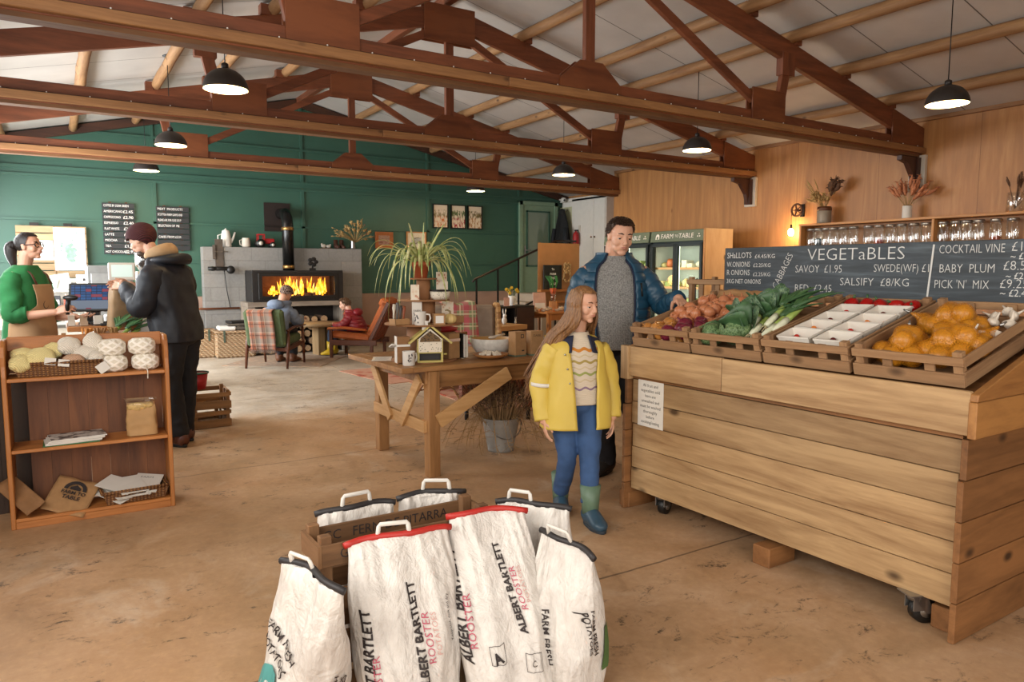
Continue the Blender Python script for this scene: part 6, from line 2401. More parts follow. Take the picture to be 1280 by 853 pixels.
for k in range(8):
    o = thing('leaflet', ['white leaflet at the left of the wicker tray', 'white leaflet second from the left in the wicker tray', 'white leaflet with grey print in the middle of the wicker tray', 'leaflet with a dark photograph on its cover in the wicker tray', 'white leaflet right of the photograph cover', 'white leaflet at the right of the wicker tray', 'white leaflet under the photograph cover', 'white leaflet standing at the front of the tray'][k], 'leaflet', SX(.52 + [.0, .03, .10, .11, .15, .17, .08, .02][k], .09 + .01 * (k % 3), .105 + .007 * k), 0)
    o.rotation_euler = (R(14), R([-8, 6, 0, -4, 5, 8, 0, -10][k]), R([40, 25, 5, -12, -25, -18, 10, 50][k]))
    build('paper', MB().bx((-.075, -.105, 0), (.075, .105, .004)), m_paper, o)
    if k == 3:
        build('cover_photo', MB().bx((-.06, -.09, .0041), (.06, .02, .0046)), art(8, [(.4, '#4a3a30'), (.5, '#8d6f57'), (.6, '#c2b5a3')], (14, 14, 14)), o)
    elif k in (2, 4, 5):
        build('lettering', text_mb('Leaflet' if False else 'FARM', .03, frame((-.05, .06, .0045), (1, 0, 0), (0, 1, 0)), depth=0), plain('#6d6a66', .7), o)
# second dark shelf end at the picture's left edge
b = MB().bx((0, 0, 0), (.024, .45, 1.0)).bx((.024, .0, 0), (.40, .024, .83)).bx((-.55, 0, .0), (0, .03, .9)).bx((-.55, .0, .52), (0, .4, .54))  # second box: dark panel added behind the pine unit to blacken its open gap
o = thing('dark_cabinet', 'dark brown cabinet standing left of the pine shelf unit', 'cabinet', (-.30, 5.15, 0))
build('cabinet_body', b, wood('#3d2818', '#26170d', 'Z', .6, 7, .2), o, bevel=.003)
# stacked crates and a red tub behind the pine unit
w_oc2 = lambda ax: wood('#8a6238', '#5f4020', ax, .75, 9, .25)
for k, (z, lb) in enumerate(((0.0, 'slatted wooden crate on the floor behind the man in the beanie, lower of two'), (.17, 'slatted wooden crate on top of another behind the man in the beanie'))):
    crate_thing('wooden_crate', lb, (1.02, 6.95 + .03 * k, z), (0, 0, R(4 - 7 * k)), W=.45, L=.34, H=.155, group='crates behind the man in the beanie', mat=w_oc2)
o = thing('red_tub', 'red plastic tub standing on the stacked wooden crates', 'tub', (1.10, 7.16, .345))
build('tub_body', MB().lathe([(.075, 0), (.10, .15), (.095, .15), (.07, .01), (.001, .01)], seg=24), m_red, o)
build('rim', MB().lathe([(.098, .145), (.108, .148), (.108, .16), (.097, .16)], seg=24), plain('#274a3a', .5), o)
# ------------------------------------------------------------------ till counter and the wall behind it
tc_ = thing('till_counter', 'timber till counter with a dark front between the shopkeeper and the customer', 'counter', (0, 0, 0))
build('worktop', MB().bx((.10, 6.98, .935), (.64, 7.62, .975)), w_pine('X'), tc_, bevel=.004)
build('front_panel', MB().bx((.12, 7.04, 0), (.60, 7.06, .90)), m_dark, tc_)
build('side_panel', MB().bx((.57, 7.06, 0), (.60, 7.58, .935)), w_old('Z'), tc_)
build('shelf', MB().bx((.12, 7.06, .62), (.57, 7.56, .645)), w_old('X'), tc_)
m_scr = NT('till screen')
co = m_scr.coord()
b_ = m_scr.add('TexBrick', {'offset': 0.0}, Vector=m_scr.mapping(co, (1, 1, 1), rot=(R(90), 0, 0)), Scale=1.0, Color1=hx('#2f6db0'), Color2=hx('#2a5796'), Mortar=hx('#16263f'))
b_.inputs['Mortar Size'].default_value = .0025
b_.inputs['Brick Width'].default_value = .042
b_.inputs['Row Height'].default_value = .024
sepm = m_scr.add('SeparateXYZ', Vector=co)
low = m_scr.math('LESS_THAN', sepm.outputs['Z'], -.03)
c_ = m_scr.mix(low, b_.outputs[0], '#8d99ab')
wnn = m_scr.add('TexWhiteNoise', {'noise_dimensions': '2D'}, Vector=m_scr.add('CombineXYZ', X=m_scr.math('FLOOR', m_scr.math('DIVIDE', sepm.outputs['X'], .042)), Y=m_scr.math('FLOOR', m_scr.math('DIVIDE', sepm.outputs['Z'], .024))).outputs[0])
c_ = m_scr.mix(m_scr.math('GREATER_THAN', wnn.outputs[0], .84), c_, '#b04a5e')
m_scr.color('#101418')
m_scr.set(m_scr.b, 'Emission Color', c_)
m_scr.b.inputs['Emission Strength'].default_value = .55
m_scr.pbr(.25)
mon = thing('till_screen', 'black till touchscreen showing a grid of blue buttons on the counter', 'till', (.30, 7.30, .975), R(-14))
scm = MB().bx((-.175, -.012, -.125), (.175, .02, .125))
scm.xf(Matrix.Translation((0, 0, .235)) @ Matrix.Rotation(R(-14), 4, 'X'))
build('screen_case', scm, m_black, mon, bevel=.006)
o = build('screen', MB().bx((-.155, -.0145, -.105), (.155, -.0125, .105)), m_scr.m, mon)
o.matrix_basis = Matrix.Translation((0, 0, .235)) @ Matrix.Rotation(R(-14), 4, 'X')
build('stand', MB().bx((-.05, .02, 0), (.05, .07, .24)).bx((-.1, -.06, 0), (.1, .12, .02)), m_black, mon, bevel=.004)
cd_ = thing('customer_display', 'brown customer display on a grey pole at the end of the counter', 'display', (.60, 7.12, .975))
build('pole', MB().tube([(0, 0, 0), (0, 0, .13)], .022, 14), m_steel, cd_)
build('display_case', MB().bx((-.115, -.03, .115), (.115, .02, .195)), plain('#2f211b', .5), cd_, bevel=.004)
build('lettering', text_mb('WELCOME', .02, frame((0, -.0312, .155), (1, 0, 0), (0, 0, 1)), 'CENTER', depth=0), m_text, cd_)
scl = thing('shop_scale', 'white shop scale with a raised display behind the customer display', 'scale', (.56, 7.46, .975))
build('scale_base', MB().bx((-.16, -.12, 0), (.16, .12, .07)), m_white, scl, bevel=.01)
build('pole', MB().tube([(0, .08, .07), (0, .08, .40)], .016, 10), m_white, scl)
build('display_case', MB().bx((-.11, .05, .38), (.11, .09, .54)), m_white, scl, bevel=.008)
build('display_panel', MB().bx((-.085, .048, .41), (.085, .0505, .52)), emis('#cfe4de', .35), scl)
gb_ = thing('kraft_shopping_bag', 'open kraft paper bag on the counter, held by the man in the beanie', 'bag', (.56, 6.90, .977), R(12))
b = MB().grid(lambda u, v: Vector(((.125 + .012 * v) * math.copysign(abs(math.cos(2 * PI * u)) ** .35, math.cos(2 * PI * u)) - .05 + .05 * v, (.07 + .01 * v) * math.copysign(abs(math.sin(2 * PI * u)) ** .35, math.sin(2 * PI * u)), .37 * v)) + .012 * Vector((mnoise.noise(Vector((u * 9, v * 5, 2))), mnoise.noise(Vector((u * 8, v * 6, 5))), 0)) * (v + .2), 48, 18, closed=True)
b.addf([(-.17, -.068, .001), (.07, -.068, .001), (.07, .068, .001), (-.17, .068, .001)], [(0, 1, 2, 3)])
build('bag_body', b, plain('#8f7352', .75, var=.1), gb_)
mg = thing('grey_machine', 'grey metal machine with a small yellow sticker behind the till', 'machine', (.45, 9.4, .85))
build('cabinet', MB().bx((-.1, 0, 0), (.36, .4, .65)), plain('#8d8f8e', .4, .3), mg, bevel=.01)
build('front_door', MB().bx((-.06, -.012, .03), (.33, -.001, .56)), plain('#9fa1a0', .35, .3), mg, bevel=.004)
build('sticker', MB().bx((.20, -.014, .42), (.30, -.0125, .52)), plain('#cfc48d', .6), mg)
stn = thing('steel_worktop', 'steel worktop under the grey machine behind the till', 'worktop', (.2, 9.3, 0))
build('worktop', MB().bx((-.6, 0, .81), (.62, .6, .85)), m_steel, stn, bevel=.004)
for x in (-.58, .56):
    for y in (.02, .54):
        build('leg', MB().bx((x, y, 0), (x + .04, y + .04, .81)), m_steel, stn)
cpm = thing('coffee_machine', 'tall dark glass coffee grinders behind the white scale', 'coffee grinder', (.98, 9.9, .85))
for x in (0, .22):
    build('hopper', MB().lathe([(.05, .58), (.10, .66), (.10, .86), (.0, .87)], (x, 0, 0), 16), m_jar, cpm)
    build('beans', MB().lathe([(.048, .585), (.094, .66), (.094, .80), (.0, .81)], (x, 0, 0), 16), plain('#241610', .5), cpm)
    build('body', MB().bx((x - .09, -.1, 0), (x + .09, .14, .58)), m_white, cpm, bevel=.01)
build('base', MB().bx((-.13, -.14, -.85), (.36, .2, 0)), m_steel, cpm)
# box of kindling and leeks in front of the counter
pb_ = crate_thing('produce_box', 'slatted produce box of leeks and dried bundles in front of the till counter', (.04, 6.42, .80), (0, 0, 0), W=.34, L=.55, H=.13, group='produce box by the till', mat=w_oc2)
pst = thing('produce_stand', 'dark low stand under the produce box of leeks', 'stand', (.02, 6.40, 0))
build('stand_body', MB().bx((0, 0, 0), (.60, .38, .80)), m_dark, pst, bevel=.004)
for i, (x, y, rz, el) in enumerate(((.52, 6.52, -48, .50), (.56, 6.56, -60, .42), (.48, 6.60, -40, .6))):
    l = leek(.40, .015, .0, 20 + i)
    tag(l, ['green leek nearest in the produce box by the till', 'green leek lowest in the produce box by the till', 'green leek standing highest in the produce box by the till'][i], 'leek', 'leeks by the till')
    l.location = (x - .12, y - .02, .88)
    l.rotation_euler = (el, 0, R(rz))
for k in range(3):
    o = thing('dried_bundle', ['bundle of orange-brown sticks at the left of the produce box', 'bundle of brown dried sticks in the middle of the produce box', 'bundle of brown dried sticks at the right of the produce box'][k], 'bundle', (.22 + .095 * k, 6.58, .90))
    b = MB()
    r_ = random.Random(k)
    for q in range(16):
        b.tube([(r_.uniform(-.03, .03), r_.uniform(-.03, .03), -.05), (r_.uniform(-.045, .045), r_.uniform(-.03, .03), .09)], .007, 5)
    build('sticks', b, plain(['#b9762e', '#8f6338', '#a07642'][k], .7, var=.3), o)
    build('tie', MB().lathe([(.042, .0), (.045, .01), (.042, .02)], seg=14), m_brown, o)
# small things on the counter
for k, (x, y, w, h, c, lb) in enumerate(((.16, 7.15, .05, .09, '#d5cfc2', 'white card holder on the counter left of the till screen'), (.245, 7.13, .06, .085, '#b89f84', 'tan carton on the counter under the till screen'), (.345, 7.11, .07, .085, '#cfc9bd', 'pale carton on the counter under the right of the till screen'))):
    o = thing('small_carton', lb, 'box', (x - .05, y - .05, .977))
    build('carton', MB().bx((0, 0, 0), (w, .05, h)), plain(c, .6), o, bevel=.003)
o = tag(thing('card_reader', 'dark card reader with its cable on the counter', 'card reader', (.40, 7.02, .977)))
build('reader_body', MB().bx((-.06, -.03, 0), (.06, .06, .02)), m_black, o, bevel=.005)
build('cable', MB().tube([(-.06, 0, .01), (-.12, .0, .01), (-.15, .03, .05), (-.13, .08, .12)], .005, 6), m_black, o)

# pallet noticeboard with the map, crowded white shelf below
pal = thing('pallet_board', 'pale pallet-wood noticeboard on the green wall behind the shopkeeper', 'noticeboard', (-.40, 13.30, 1.36))
b = MB()
for k in range(7):
    b.bx((0, -.03, .76 - k * .115 - .1), (.49, -.005, .76 - k * .115))
    b.bx((.50, -.03, .76 - k * .115 - .1), (.92, -.005, .76 - k * .115))
build('boards', b, wood('#a9906c', '#836b4b', 'X', .75, 9, .25), pal)
build('rail', MB().bx((.0, -.005, .0), (.06, .05, .76)).bx((.86, -.005, 0), (.92, .05, .76)).bx((.46, -.005, 0), (.53, .05, .76)), w_old('Z'), pal)
for x in (.24, .68):
    build('hinge', MB().bx((x - .06, -.02, .762), (x + .06, .0, .81)), m_iron, pal)
mp = thing('wall_map', 'white map of a green country pinned on the pallet noticeboard', 'map', (.08, 13.265, 1.44))
build('sheet', MB().bx((0, -.004, 0), (.42, 0, .66)), emis('#e9efe9', 0) if False else m_paper, mp)
land = MB()
Mm = frame((0, -.0055, 0), (1, 0, 0), (0, 0, 1))
land.prism([(.14, .30), (.17, .26), (.15, .20), (.18, .15), (.23, .12), (.28, .14), (.26, .20), (.30, .23), (.28, .28), (.31, .32), (.27, .36), (.23, .36), (.27, .40), (.24, .43), (.18, .40), (.14, .36)][::-1], .001, Mm)
for cx_, cy_, r in ((.10, .38, .02), (.09, .31, .015), (.31, .58, .012), (.25, .47, .012), (.11, .42, .014)):
    land.prism([(cx_ + r * math.cos(-a) * (1 + .3 * math.sin(3 * a)), cy_ + 1.3 * r * math.sin(-a)) for a in [2 * PI * k / 9 for k in range(9)]], .001, Mm)
build('printed_land', land, plain('#7fa08d', .7, var=.25, scale=20), mp)
nb = thing('notice_sheet', 'white sheet pinned on the left half of the pallet noticeboard', 'notice', (-.18, 13.265, 1.60))
build('sheet', MB().bx((-.05, -.004, 0), (.25, 0, .30)), m_paper, nb)
ws = thing('white_shelf', 'white shelf unit crowded with jars and papers under the noticeboard', 'shelf unit', (-.75, 12.75, 0))
b = MB().bx((0, 0, 0), (.03, .35, 1.32)).bx((1.27, 0, 0), (1.3, .35, 1.32)).bx((0, .33, 0), (1.3, .35, 1.32))
build('shelf_sides', b, m_white, ws)
for z in (.28, .58, .86, 1.12):
    build('shelf_board', MB().bx((.03, 0, z), (1.27, .33, z + .02)), m_white, ws)
its = [('#d9d6cc', 'white'), ('#b9c2b4', 'grey-green'), ('#b3472f', 'red'), ('#c9a64a', 'yellow'), ('#8a8f8c', 'grey'), ('#4d6a52', 'green'), ('#d4b9a0', 'pink-beige'), ('#3a3b3f', 'dark')]
r_ = random.Random(44)
proto = {}
for zi, z in enumerate((.60, .88, 1.14)):
    for k in range(10):
        ci = r_.randrange(8)
        kd = r_.randrange(3)
        key = (ci, kd)
        nm = ['bottle', 'tin', 'packet'][kd]
        if key not in proto:
            o = thing(nm, '', nm)
            m = plain(its[ci][0], .45)
            if kd == 0:
                build('bottle_body', MB().lathe([(.03, 0), (.033, .01), (.033, .12), (.014, .16), (.013, .19)], seg=14), m, o)
                build('cap', MB().lathe([(.015, .185), (.015, .21), (0, .21)], seg=10), m_offw, o)
            elif kd == 1:
                build('tin_body', MB().lathe([(.045, 0), (.045, .11), (.043, .115), (.001, .115)], seg=16), m, o)
                build('lid', MB().lathe([(.046, .105), (.046, .12), (0, .12)], seg=16), m_steel, o)
            else:
                build('packet_body', MB().bx((-.05, -.02, 0), (.05, .02, .18)), m, o, bevel=.006)
                build('label_sticker', MB().bx((-.03, -.0215, .05), (.03, -.0203, .12)), m_paper, o)
            proto[key] = o
        else:
            o = dup(proto[key])
        o.location = (-.66 + k * .122, 12.88 + r_.uniform(-.03, .03), z)
        tag(o, '%s %s on the %s shelf under the noticeboard' % (its[ci][1], nm, ['middle', 'upper', 'top'][zi]), nm, '%s %ss on the %s shelf under the noticeboard' % (its[ci][1], nm, ['middle', 'upper', 'top'][zi]))
for k, (x, z, w, h, c, lb) in enumerate(((-.25, 1.16, .22, .26, '#c7c3b4', 'pale folded newspaper standing on the shelf under the noticeboard'), (.16, 1.16, .24, .25, '#d6d3cb', 'white booklet leaning on the shelf under the map'), (.42, 1.16, .17, .24, '#d9d7d0', 'white notice with a dark square at the right of the shelf'), (.02, 1.2, .12, .16, '#8fa596', 'small green-grey card on the shelf under the noticeboard'))):
    o = thing('leaflet', lb, 'leaflet', (x, 12.77 - .012 * k, z - .018), 0)
    o.rotation_euler = (R(-8), R([8, -10, 0, 14][k]), 0)
    build('paper', MB().bx((-w / 2, -.004, 0), (w / 2, 0, h)), plain(c, .7, var=.06), o)
    if k == 2:
        build('printed_square', MB().bx((.0, -.0052, .14), (.07, -.0042, .18)), m_ink, o)

# ------------------------------------------------------------------ seats by the stove
w_chair = lambda ax: wood('#5e3018', '#3c1c0d', ax, .35, 9, .15)
def tartan(c0, c1, c2, sc_=1.0, plane='XZ'):
    t = NT('tartan')
    co = t.coord()
    sep = t.add('SeparateXYZ', Vector=co)

    def bands(out, f, w, off=0):
        x = t.math('FRACT', t.math('ADD', t.math('MULTIPLY', out, f * sc_), off))
        return t.math('LESS_THAN', t.math('ABSOLUTE', t.math('SUBTRACT', x, .5)), w)
    A, B2 = sep.outputs[plane[0]], sep.outputs[plane[1]]
    c = t.mix(t.math('MULTIPLY', bands(A, 6, .22), .65), c0, c1)
    c = t.mix(t.math('MULTIPLY', bands(B2, 6, .22), .65), c, c1)
    c = t.mix(t.math('MULTIPLY', bands(A, 6, .06, .5), .7), c, c2)
    c = t.mix(t.math('MULTIPLY', bands(B2, 6, .06, .5), .7), c, c2)
    c = t.mix(t.math('MULTIPLY', bands(A, 6, .02, .25), .4), c, '#d9cdb8')
    c = t.mix(t.math('MULTIPLY', bands(B2, 6, .02, .25), .4), c, '#d9cdb8')
    t.color(c)
    t.bump(t.noise(co, 150, 2), .3, .003)
    return t.pbr(.9)


m_tart = tartan('#9c624a', '#7a756b', '#5d3a30')
m_tart2 = tartan('#7d8a62', '#b04556', '#d2c7a5', 1.1, 'XZ')
m_velv = plain('#4c5a3a', .85, var=.2)
ac = thing('green_armchair', 'wooden armchair with green upholstery, tartan throw over its back, facing the stove', 'armchair', (2.83, 11.08, 0), R(-36))
W2 = .31
for sx in (-1, 1):
    build('leg', MB().tube([(sx * W2, -.36, 0), (sx * (W2 - .0), -.30, .35), (sx * W2, -.27, .56)], [(.018, .018), (.026, .026), (.02, .02)], 10), w_chair('Z'), ac)
    build('leg', MB().tube([(sx * W2, .36, 0), (sx * W2, .33, .35), (sx * W2, .31, .58)], [(.016, .016), (.025, .025), (.02, .02)], 10), w_chair('Z'), ac)
    build('armrest', MB().tube([(sx * W2, -.30, .56), (sx * W2, 0, .60), (sx * (W2 + .01), .36, .60)], [(.025, .016), (.034, .016), (.036, .014)], 10), w_chair('Y'), ac)
    build('side_rail', MB().bar((sx * W2, -.32, .29), (sx * W2, .34, .34), .03, .06), w_chair('Y'), ac, bevel=.004)
build('seat_frame', MB().bar((-W2, .30, .33), (W2, .30, .33), .03, .06).bar((-W2, -.30, .28), (W2, -.30, .28), .03, .05), w_chair('X'), ac)
sm = MB().box((0, .02, .40), (.56, .62, .13), M=Matrix.Rotation(R(4), 3, 'X'))
build('seat_cushion', sm, m_velv, ac, bevel=.03)
sm = MB().box((0, -.36, .60), (.58, .13, .56), M=Matrix.Rotation(R(14), 3, 'X'))
build('backrest', sm, m_velv, ac, bevel=.035)
thr = thing('tartan_throw', 'orange and grey tartan throw with a fringe over the green armchair back', 'throw', (2.83, 11.08, 0), R(-36))


def throw_fn(u, v):
    x = -.21 + .38 * u
    L = v * 1.05
    wv = .008 * math.sin(u * 15) * (.3 + v)
    if v < .30:
        s = v / .30
        return Vector((x, -.17 - .16 * s - .06, .78 + .10 * s + .0))
    if v < .40:
        s = (v - .30) / .10
        return Vector((x, -.39 - .12 * math.sin(s * PI / 2), .885 - .035 * s ** 2))
    s = (v - .40) / .60
    return Vector((x + .01 * math.sin(s * 3), -.515 + .13 * s * .9 - wv - .01, .85 - .56 * s))


build('cloth', MB().grid(throw_fn, 24, 40), m_tart, thr, solid=.006)
b = MB()
for k in range(40):
    p = throw_fn(k / 39, 1.0)
    b.tube([p, p + Vector((.004 * math.sin(k * 3), .004, -.03)), p + Vector((.006 * math.sin(k * 5), .0, -.055))], .003, 4)
build('fringe', b, m_tart, thr)

oc = thing('orange_recliner', 'orange upholstered recliner with dark wood frame at the right of the coffee table', 'armchair', (4.33, 11.55, 0), R(49))
m_orng = plain('#a4531f', .7, var=.1, scale=8)
for sx in (-1, 1):
    build('leg', MB().bx((sx * .33 - .022, .33, 0), (sx * .33 + .022, .38, .50)), w_chair('Z'), oc, bevel=.005)
    build('leg', MB().bx((sx * .33 - .022, -.36, 0), (sx * .33 + .022, -.31, .28)), w_chair('Z'), oc, bevel=.005)
    build('side_rail', MB().bar((sx * .33, -.42, .26), (sx * .33, .38, .26), .045, .09), w_chair('Y'), oc, bevel=.006)
    build('armrest', MB().tube([(sx * .33, -.24, .47), (sx * .33, .1, .50), (sx * .33, .40, .49)], [(.05, .022), (.055, .025), (.05, .022)], 12), m_orng, oc)
    build('back_rail', MB().bar((sx * .30, -.26, .22), (sx * .29, -.62, .92), .04, .06), w_chair('Z'), oc, bevel=.006)
sm = MB().box((0, .04, .36), (.60, .68, .12), M=Matrix.Rotation(R(6), 3, 'X'))
build('seat_cushion', sm, m_orng, oc, bevel=.035)
b = MB().grid(lambda u, v: Vector(((u - .5) * .54, -.30 - .36 * v - .03 * math.cos(PI * (u - .5)), .30 + .70 * v)) , 12, 12)
b = MB()
Mbk = Matrix.Translation((0, -.29, .33)) @ Matrix.Rotation(R(27), 4, 'X')
b.box((0, .035, .34), (.54, .13, .68)).box((0, .05, .62), (.54, .17, .16))
b.xf(Mbk)
build('backrest', b, m_orng, oc, bevel=.04)
b = MB()
for k in range(5):
    b.bx((-.22 + k * .105, -.055, .0), (-.15 + k * .105, -.035, .66))
b.xf(Mbk)
build('back_slats', b, plain('#7d3a1b', .6, var=.1), oc)

ctb = thing('coffee_table', 'low round-edged wooden coffee table on slab legs before the stove', 'table', (3.80, 12.15, 0), R(8))
w_ct = lambda ax: wood('#9b7f5b', '#76603f', ax, .6, 8, .15)
build('tabletop', MB().lathe([(.42, .50), (.44, .515), (.44, .54), (.42, .555), (.001, .555)], seg=36), w_ct('X'), ctb)
build('leg', MB().bx((-.03, -.12, 0), (.10, .12, .50)), w_ct('Z'), ctb, bevel=.006)
build('leg', MB().bx((.16, -.10, 0), (.28, .14, .50)), w_ct('Z'), ctb, bevel=.006)


def hamper(label, loc, W, D, H, rz):
    t = thing('wicker_hamper', label, 'basket', loc, rz)
    build('hamper_body', MB().bx((-W / 2, -D / 2, 0), (W / 2, D / 2, H)), m_wickp, t, bevel=.03)
    build('lid', MB().bx((-W / 2 - .01, -D / 2 - .01, H), (W / 2 + .01, D / 2 + .01, H + .05)), m_wickp, t, bevel=.02)
    for x in (-W * .28, W * .28):
        build('strap', MB().bx((x - .015, -D / 2 - .018, H - .14), (x + .015, -D / 2 - .011, H + .055)), plain('#3f4a3a', .6), t)
    return t


hamper('pale wicker hamper with dark straps, nearest the green armchair', (2.55, 12.62, 0), .62, .40, .40, R(-5))
hamper('pale wicker hamper behind the first, further left', (2.05, 12.82, 0), .45, .35, .42, R(-5))
o = thing('folded_blanket', 'folded white and tartan blankets lying on the wicker hamper', 'blanket', (2.57, 12.62, .452), R(-5))
build('fold', MB().bx((-.28, -.17, 0), (.0, .17, .07)), m_paper, o, bevel=.02)
build('fold', MB().bx((-.14, -.18, .071), (.26, .17, .11)).bx((.0, -.16, .0), (.27, .16, .07)), plain('#4d453c', .8, var=.4, scale=14), o, bevel=.015)
o = thing('dark_folder', 'dark flat case lying on the folded blankets', 'case', (2.66, 12.66, .563), R(8))
build('case_body', MB().bx((-.2, -.14, 0), (.2, .14, .04)), m_dark, o, bevel=.008)
rg = thing('patterned_rug', 'faded red patterned rug under the green armchair', 'rug', (3.05, 11.45, 0), R(-36))
t = NT('faded rug')
co = t.coord()
v_ = t.add('TexVoronoi', {'distance': 'MANHATTAN'}, Vector=co, Scale=7.0)
n_ = t.noise(co, 6, 4)
t.color(t.ramp(t.math('ADD', t.math('MULTIPLY', v_.outputs['Distance'], .6), t.math('MULTIPLY', n_, .4)), [(.25, '#8a5f4d'), (.45, '#b59a82'), (.65, '#9c8876')]))
m_rug = t.pbr(.95)
build('pile', MB().bx((-.75, -.55, 0), (.75, .85, .008)), m_rug, rg)
t = NT('red rug')
co = t.coord()
v_ = t.add('TexVoronoi', {'distance': 'MANHATTAN'}, Vector=co, Scale=5.0)
n_ = t.noise(co, 9, 5, .7)
t.color(t.ramp(t.math('ADD', t.math('MULTIPLY', v_.outputs['Distance'], .5), t.math('MULTIPLY', n_, .5)), [(.28, '#7a2f22'), (.45, '#a8523c'), (.62, '#b98a72')]))
m_rugr = t.pbr(.95)
rg2 = thing('red_rug', 'red patterned rug on the floor beyond the trestle table', 'rug', (4.5, 7.2, 0), R(-4))
build('pile', MB().bx((-.75, -1.15, 0), (1.0, 1.2, .008)), m_rugr, rg2)
rg3 = thing('red_rug', 'second red patterned rug further back, toward the recliner', 'rug', (4.3, 9.3, 0), R(6))
build('pile', MB().bx((-.8, -.75, 0), (.9, .75, .008)), m_rugr, rg3)

# folding stool seen under the table
fs = thing('folding_chair', 'slim light folding chair standing beyond the trestle table', 'chair', (3.42, 6.85, .0), R(20))
for sx in (-1, 1):
    build('leg', MB().tube([(sx * .2, -.2, .008), (sx * .17, .16, .46)], .011, 8), w_pale('Z'), fs)
    build('leg', MB().tube([(sx * .18, .22, .008), (sx * .18, -.16, .46), (sx * .18, -.26, .80)], .011, 8), w_old('Z'), fs)
for k, z in enumerate((.18,)):
    build('stretcher', MB().tube([(-.19, .08, z), (.19, .08, z)], .008, 8).tube([(-.19, -.06, z), (.19, -.06, z)], .008, 8), w_old('X'), fs)
build('seat', MB().bx((-.2, -.17, .46), (.2, .2, .48)), w_old('X'), fs, bevel=.006)
build('backrest', MB().bx((-.2, -.275, .70), (.2, -.255, .80)), w_old('X'), fs, bevel=.005)

# chipboard sofa with tartan throw, brown leather armchair
t = NT('chipboard')
co = t.coord()
v_ = t.add('TexVoronoi', Vector=t.mapping(co, (9, 9, 22), rot=(.4, .5, .3)), Scale=1.6)
t.color(t.ramp(t.add('SeparateColor', Color=v_.outputs['Color']).outputs[0], [(.1, '#8a5f35'), (.5, '#b0834f'), (.9, '#c59c67')]))
m_osb = t.pbr(.7)
so = thing('chipboard_bench', 'high-backed bench of chipboard beyond the table, cushioned inside', 'bench', (4.45, 7.95, 0), R(-20))
pl = [(0, 0), (.75, 0), (.75, .42), (.42, .46), (.30, .98), (.24, 1.03), (.06, 1.03), (.0, .98)]
for x in (.35, -.62):
    M = Matrix(((0, 0, 1, x), (-1, 0, 0, .3), (0, 1, 0, 0), (0, 0, 0, 1)))
    build('side_panel', MB().prism(pl, .05, M), m_osb, so, bevel=.01)
build('backrest', MB().bx((-.57, .10, .35), (.35, .26, 1.0)), plain('#9d8f80', .9, var=.1), so, bevel=.04)
build('seat_cushion', MB().bx((-.57, -.42, .28), (.35, .12, .44)), plain('#a39787', .9, var=.1), so, bevel=.04)
build('back_panel', MB().bx((-.62, .265, .0), (.40, .295, 1.0)), m_osb, so)
th2 = thing('tartan_blanket', 'green, pink and cream tartan blanket over the chipboard bench', 'throw', (4.20, 7.72, 0), R(-20))


def th2_fn(u, v):
    x = -.22 + .42 * u
    if v < .25:
        return Vector((x, .40 - .32 * (v / .25) * .9, 1.045 + .02 * math.sin(u * 9)))
    s = (v - .25) / .75
    return Vector((x + .04 * s, .08 - .06 * s + .012 * math.sin(u * 14) * s, 1.045 - .48 * s - .02 * (s > 0)))


build('cloth', MB().grid(th2_fn, 24, 30), m_tart2, th2, solid=.006)
lc = thing('leather_armchair', 'brown leather armchair between the trestle table and the chipboard bench', 'armchair', (3.72, 6.10, 0), R(150))
m_leath = plain('#7c3f22', .45, var=.12, scale=6)
build('seat_cushion', MB().bx((-.27, -.22, .26), (.27, .3, .42)), m_leath, lc, bevel=.04)
build('backrest', MB().box((0, -.29, .48), (.56, .13, .48), M=Matrix.Rotation(R(12), 3, 'X')), m_leath, lc, bevel=.04)
for sx in (-1, 1):
    build('armrest', MB().bx((sx * .32 - .05, -.3, .12), (sx * .32 + .05, .3, .54)), m_leath, lc, bevel=.03)
    for y in (-.26, .24):
        build('leg', MB().tube([(sx * .3, y, 0), (sx * .3, y, .13)], .02, 8), m_dark, lc)
# little display table with bunny figures
bt_ = thing('side_table', 'small pale wooden pedestal table carrying bunny figures', 'table', (5.55, 8.93, 0), R(15))
build('tabletop', MB().bx((-.30, -.22, .58), (.30, .22, .65)), w_pale('X'), bt_, bevel=.006)
build('pedestal', MB().bx((-.04, -.04, .04), (.04, .04, .58)).bx((-.2, -.2, 0), (.2, .2, .04)), m_black, bt_)


def bunny(label, loc, s, c, rz):
    t = thing('bunny_figure', label, 'figurine', loc, rz)
    b = MB().ball((0, 0, .05 * s), (.035 * s, .03 * s, .05 * s)).ball((0, -.01 * s, .11 * s), (.026 * s, .026 * s, .026 * s))
    build('bunny_body', b, c, t)
    build('ears', MB().tube([(-.012 * s, 0, .125 * s), (-.02 * s, 0, .16 * s), (-.02 * s, 0, .20 * s)], [.006 * s, .010 * s, .004 * s], 8).tube([(.012 * s, 0, .125 * s), (.018 * s, 0, .16 * s), (.022 * s, 0, .20 * s)], [.006 * s, .010 * s, .004 * s], 8), c, t)


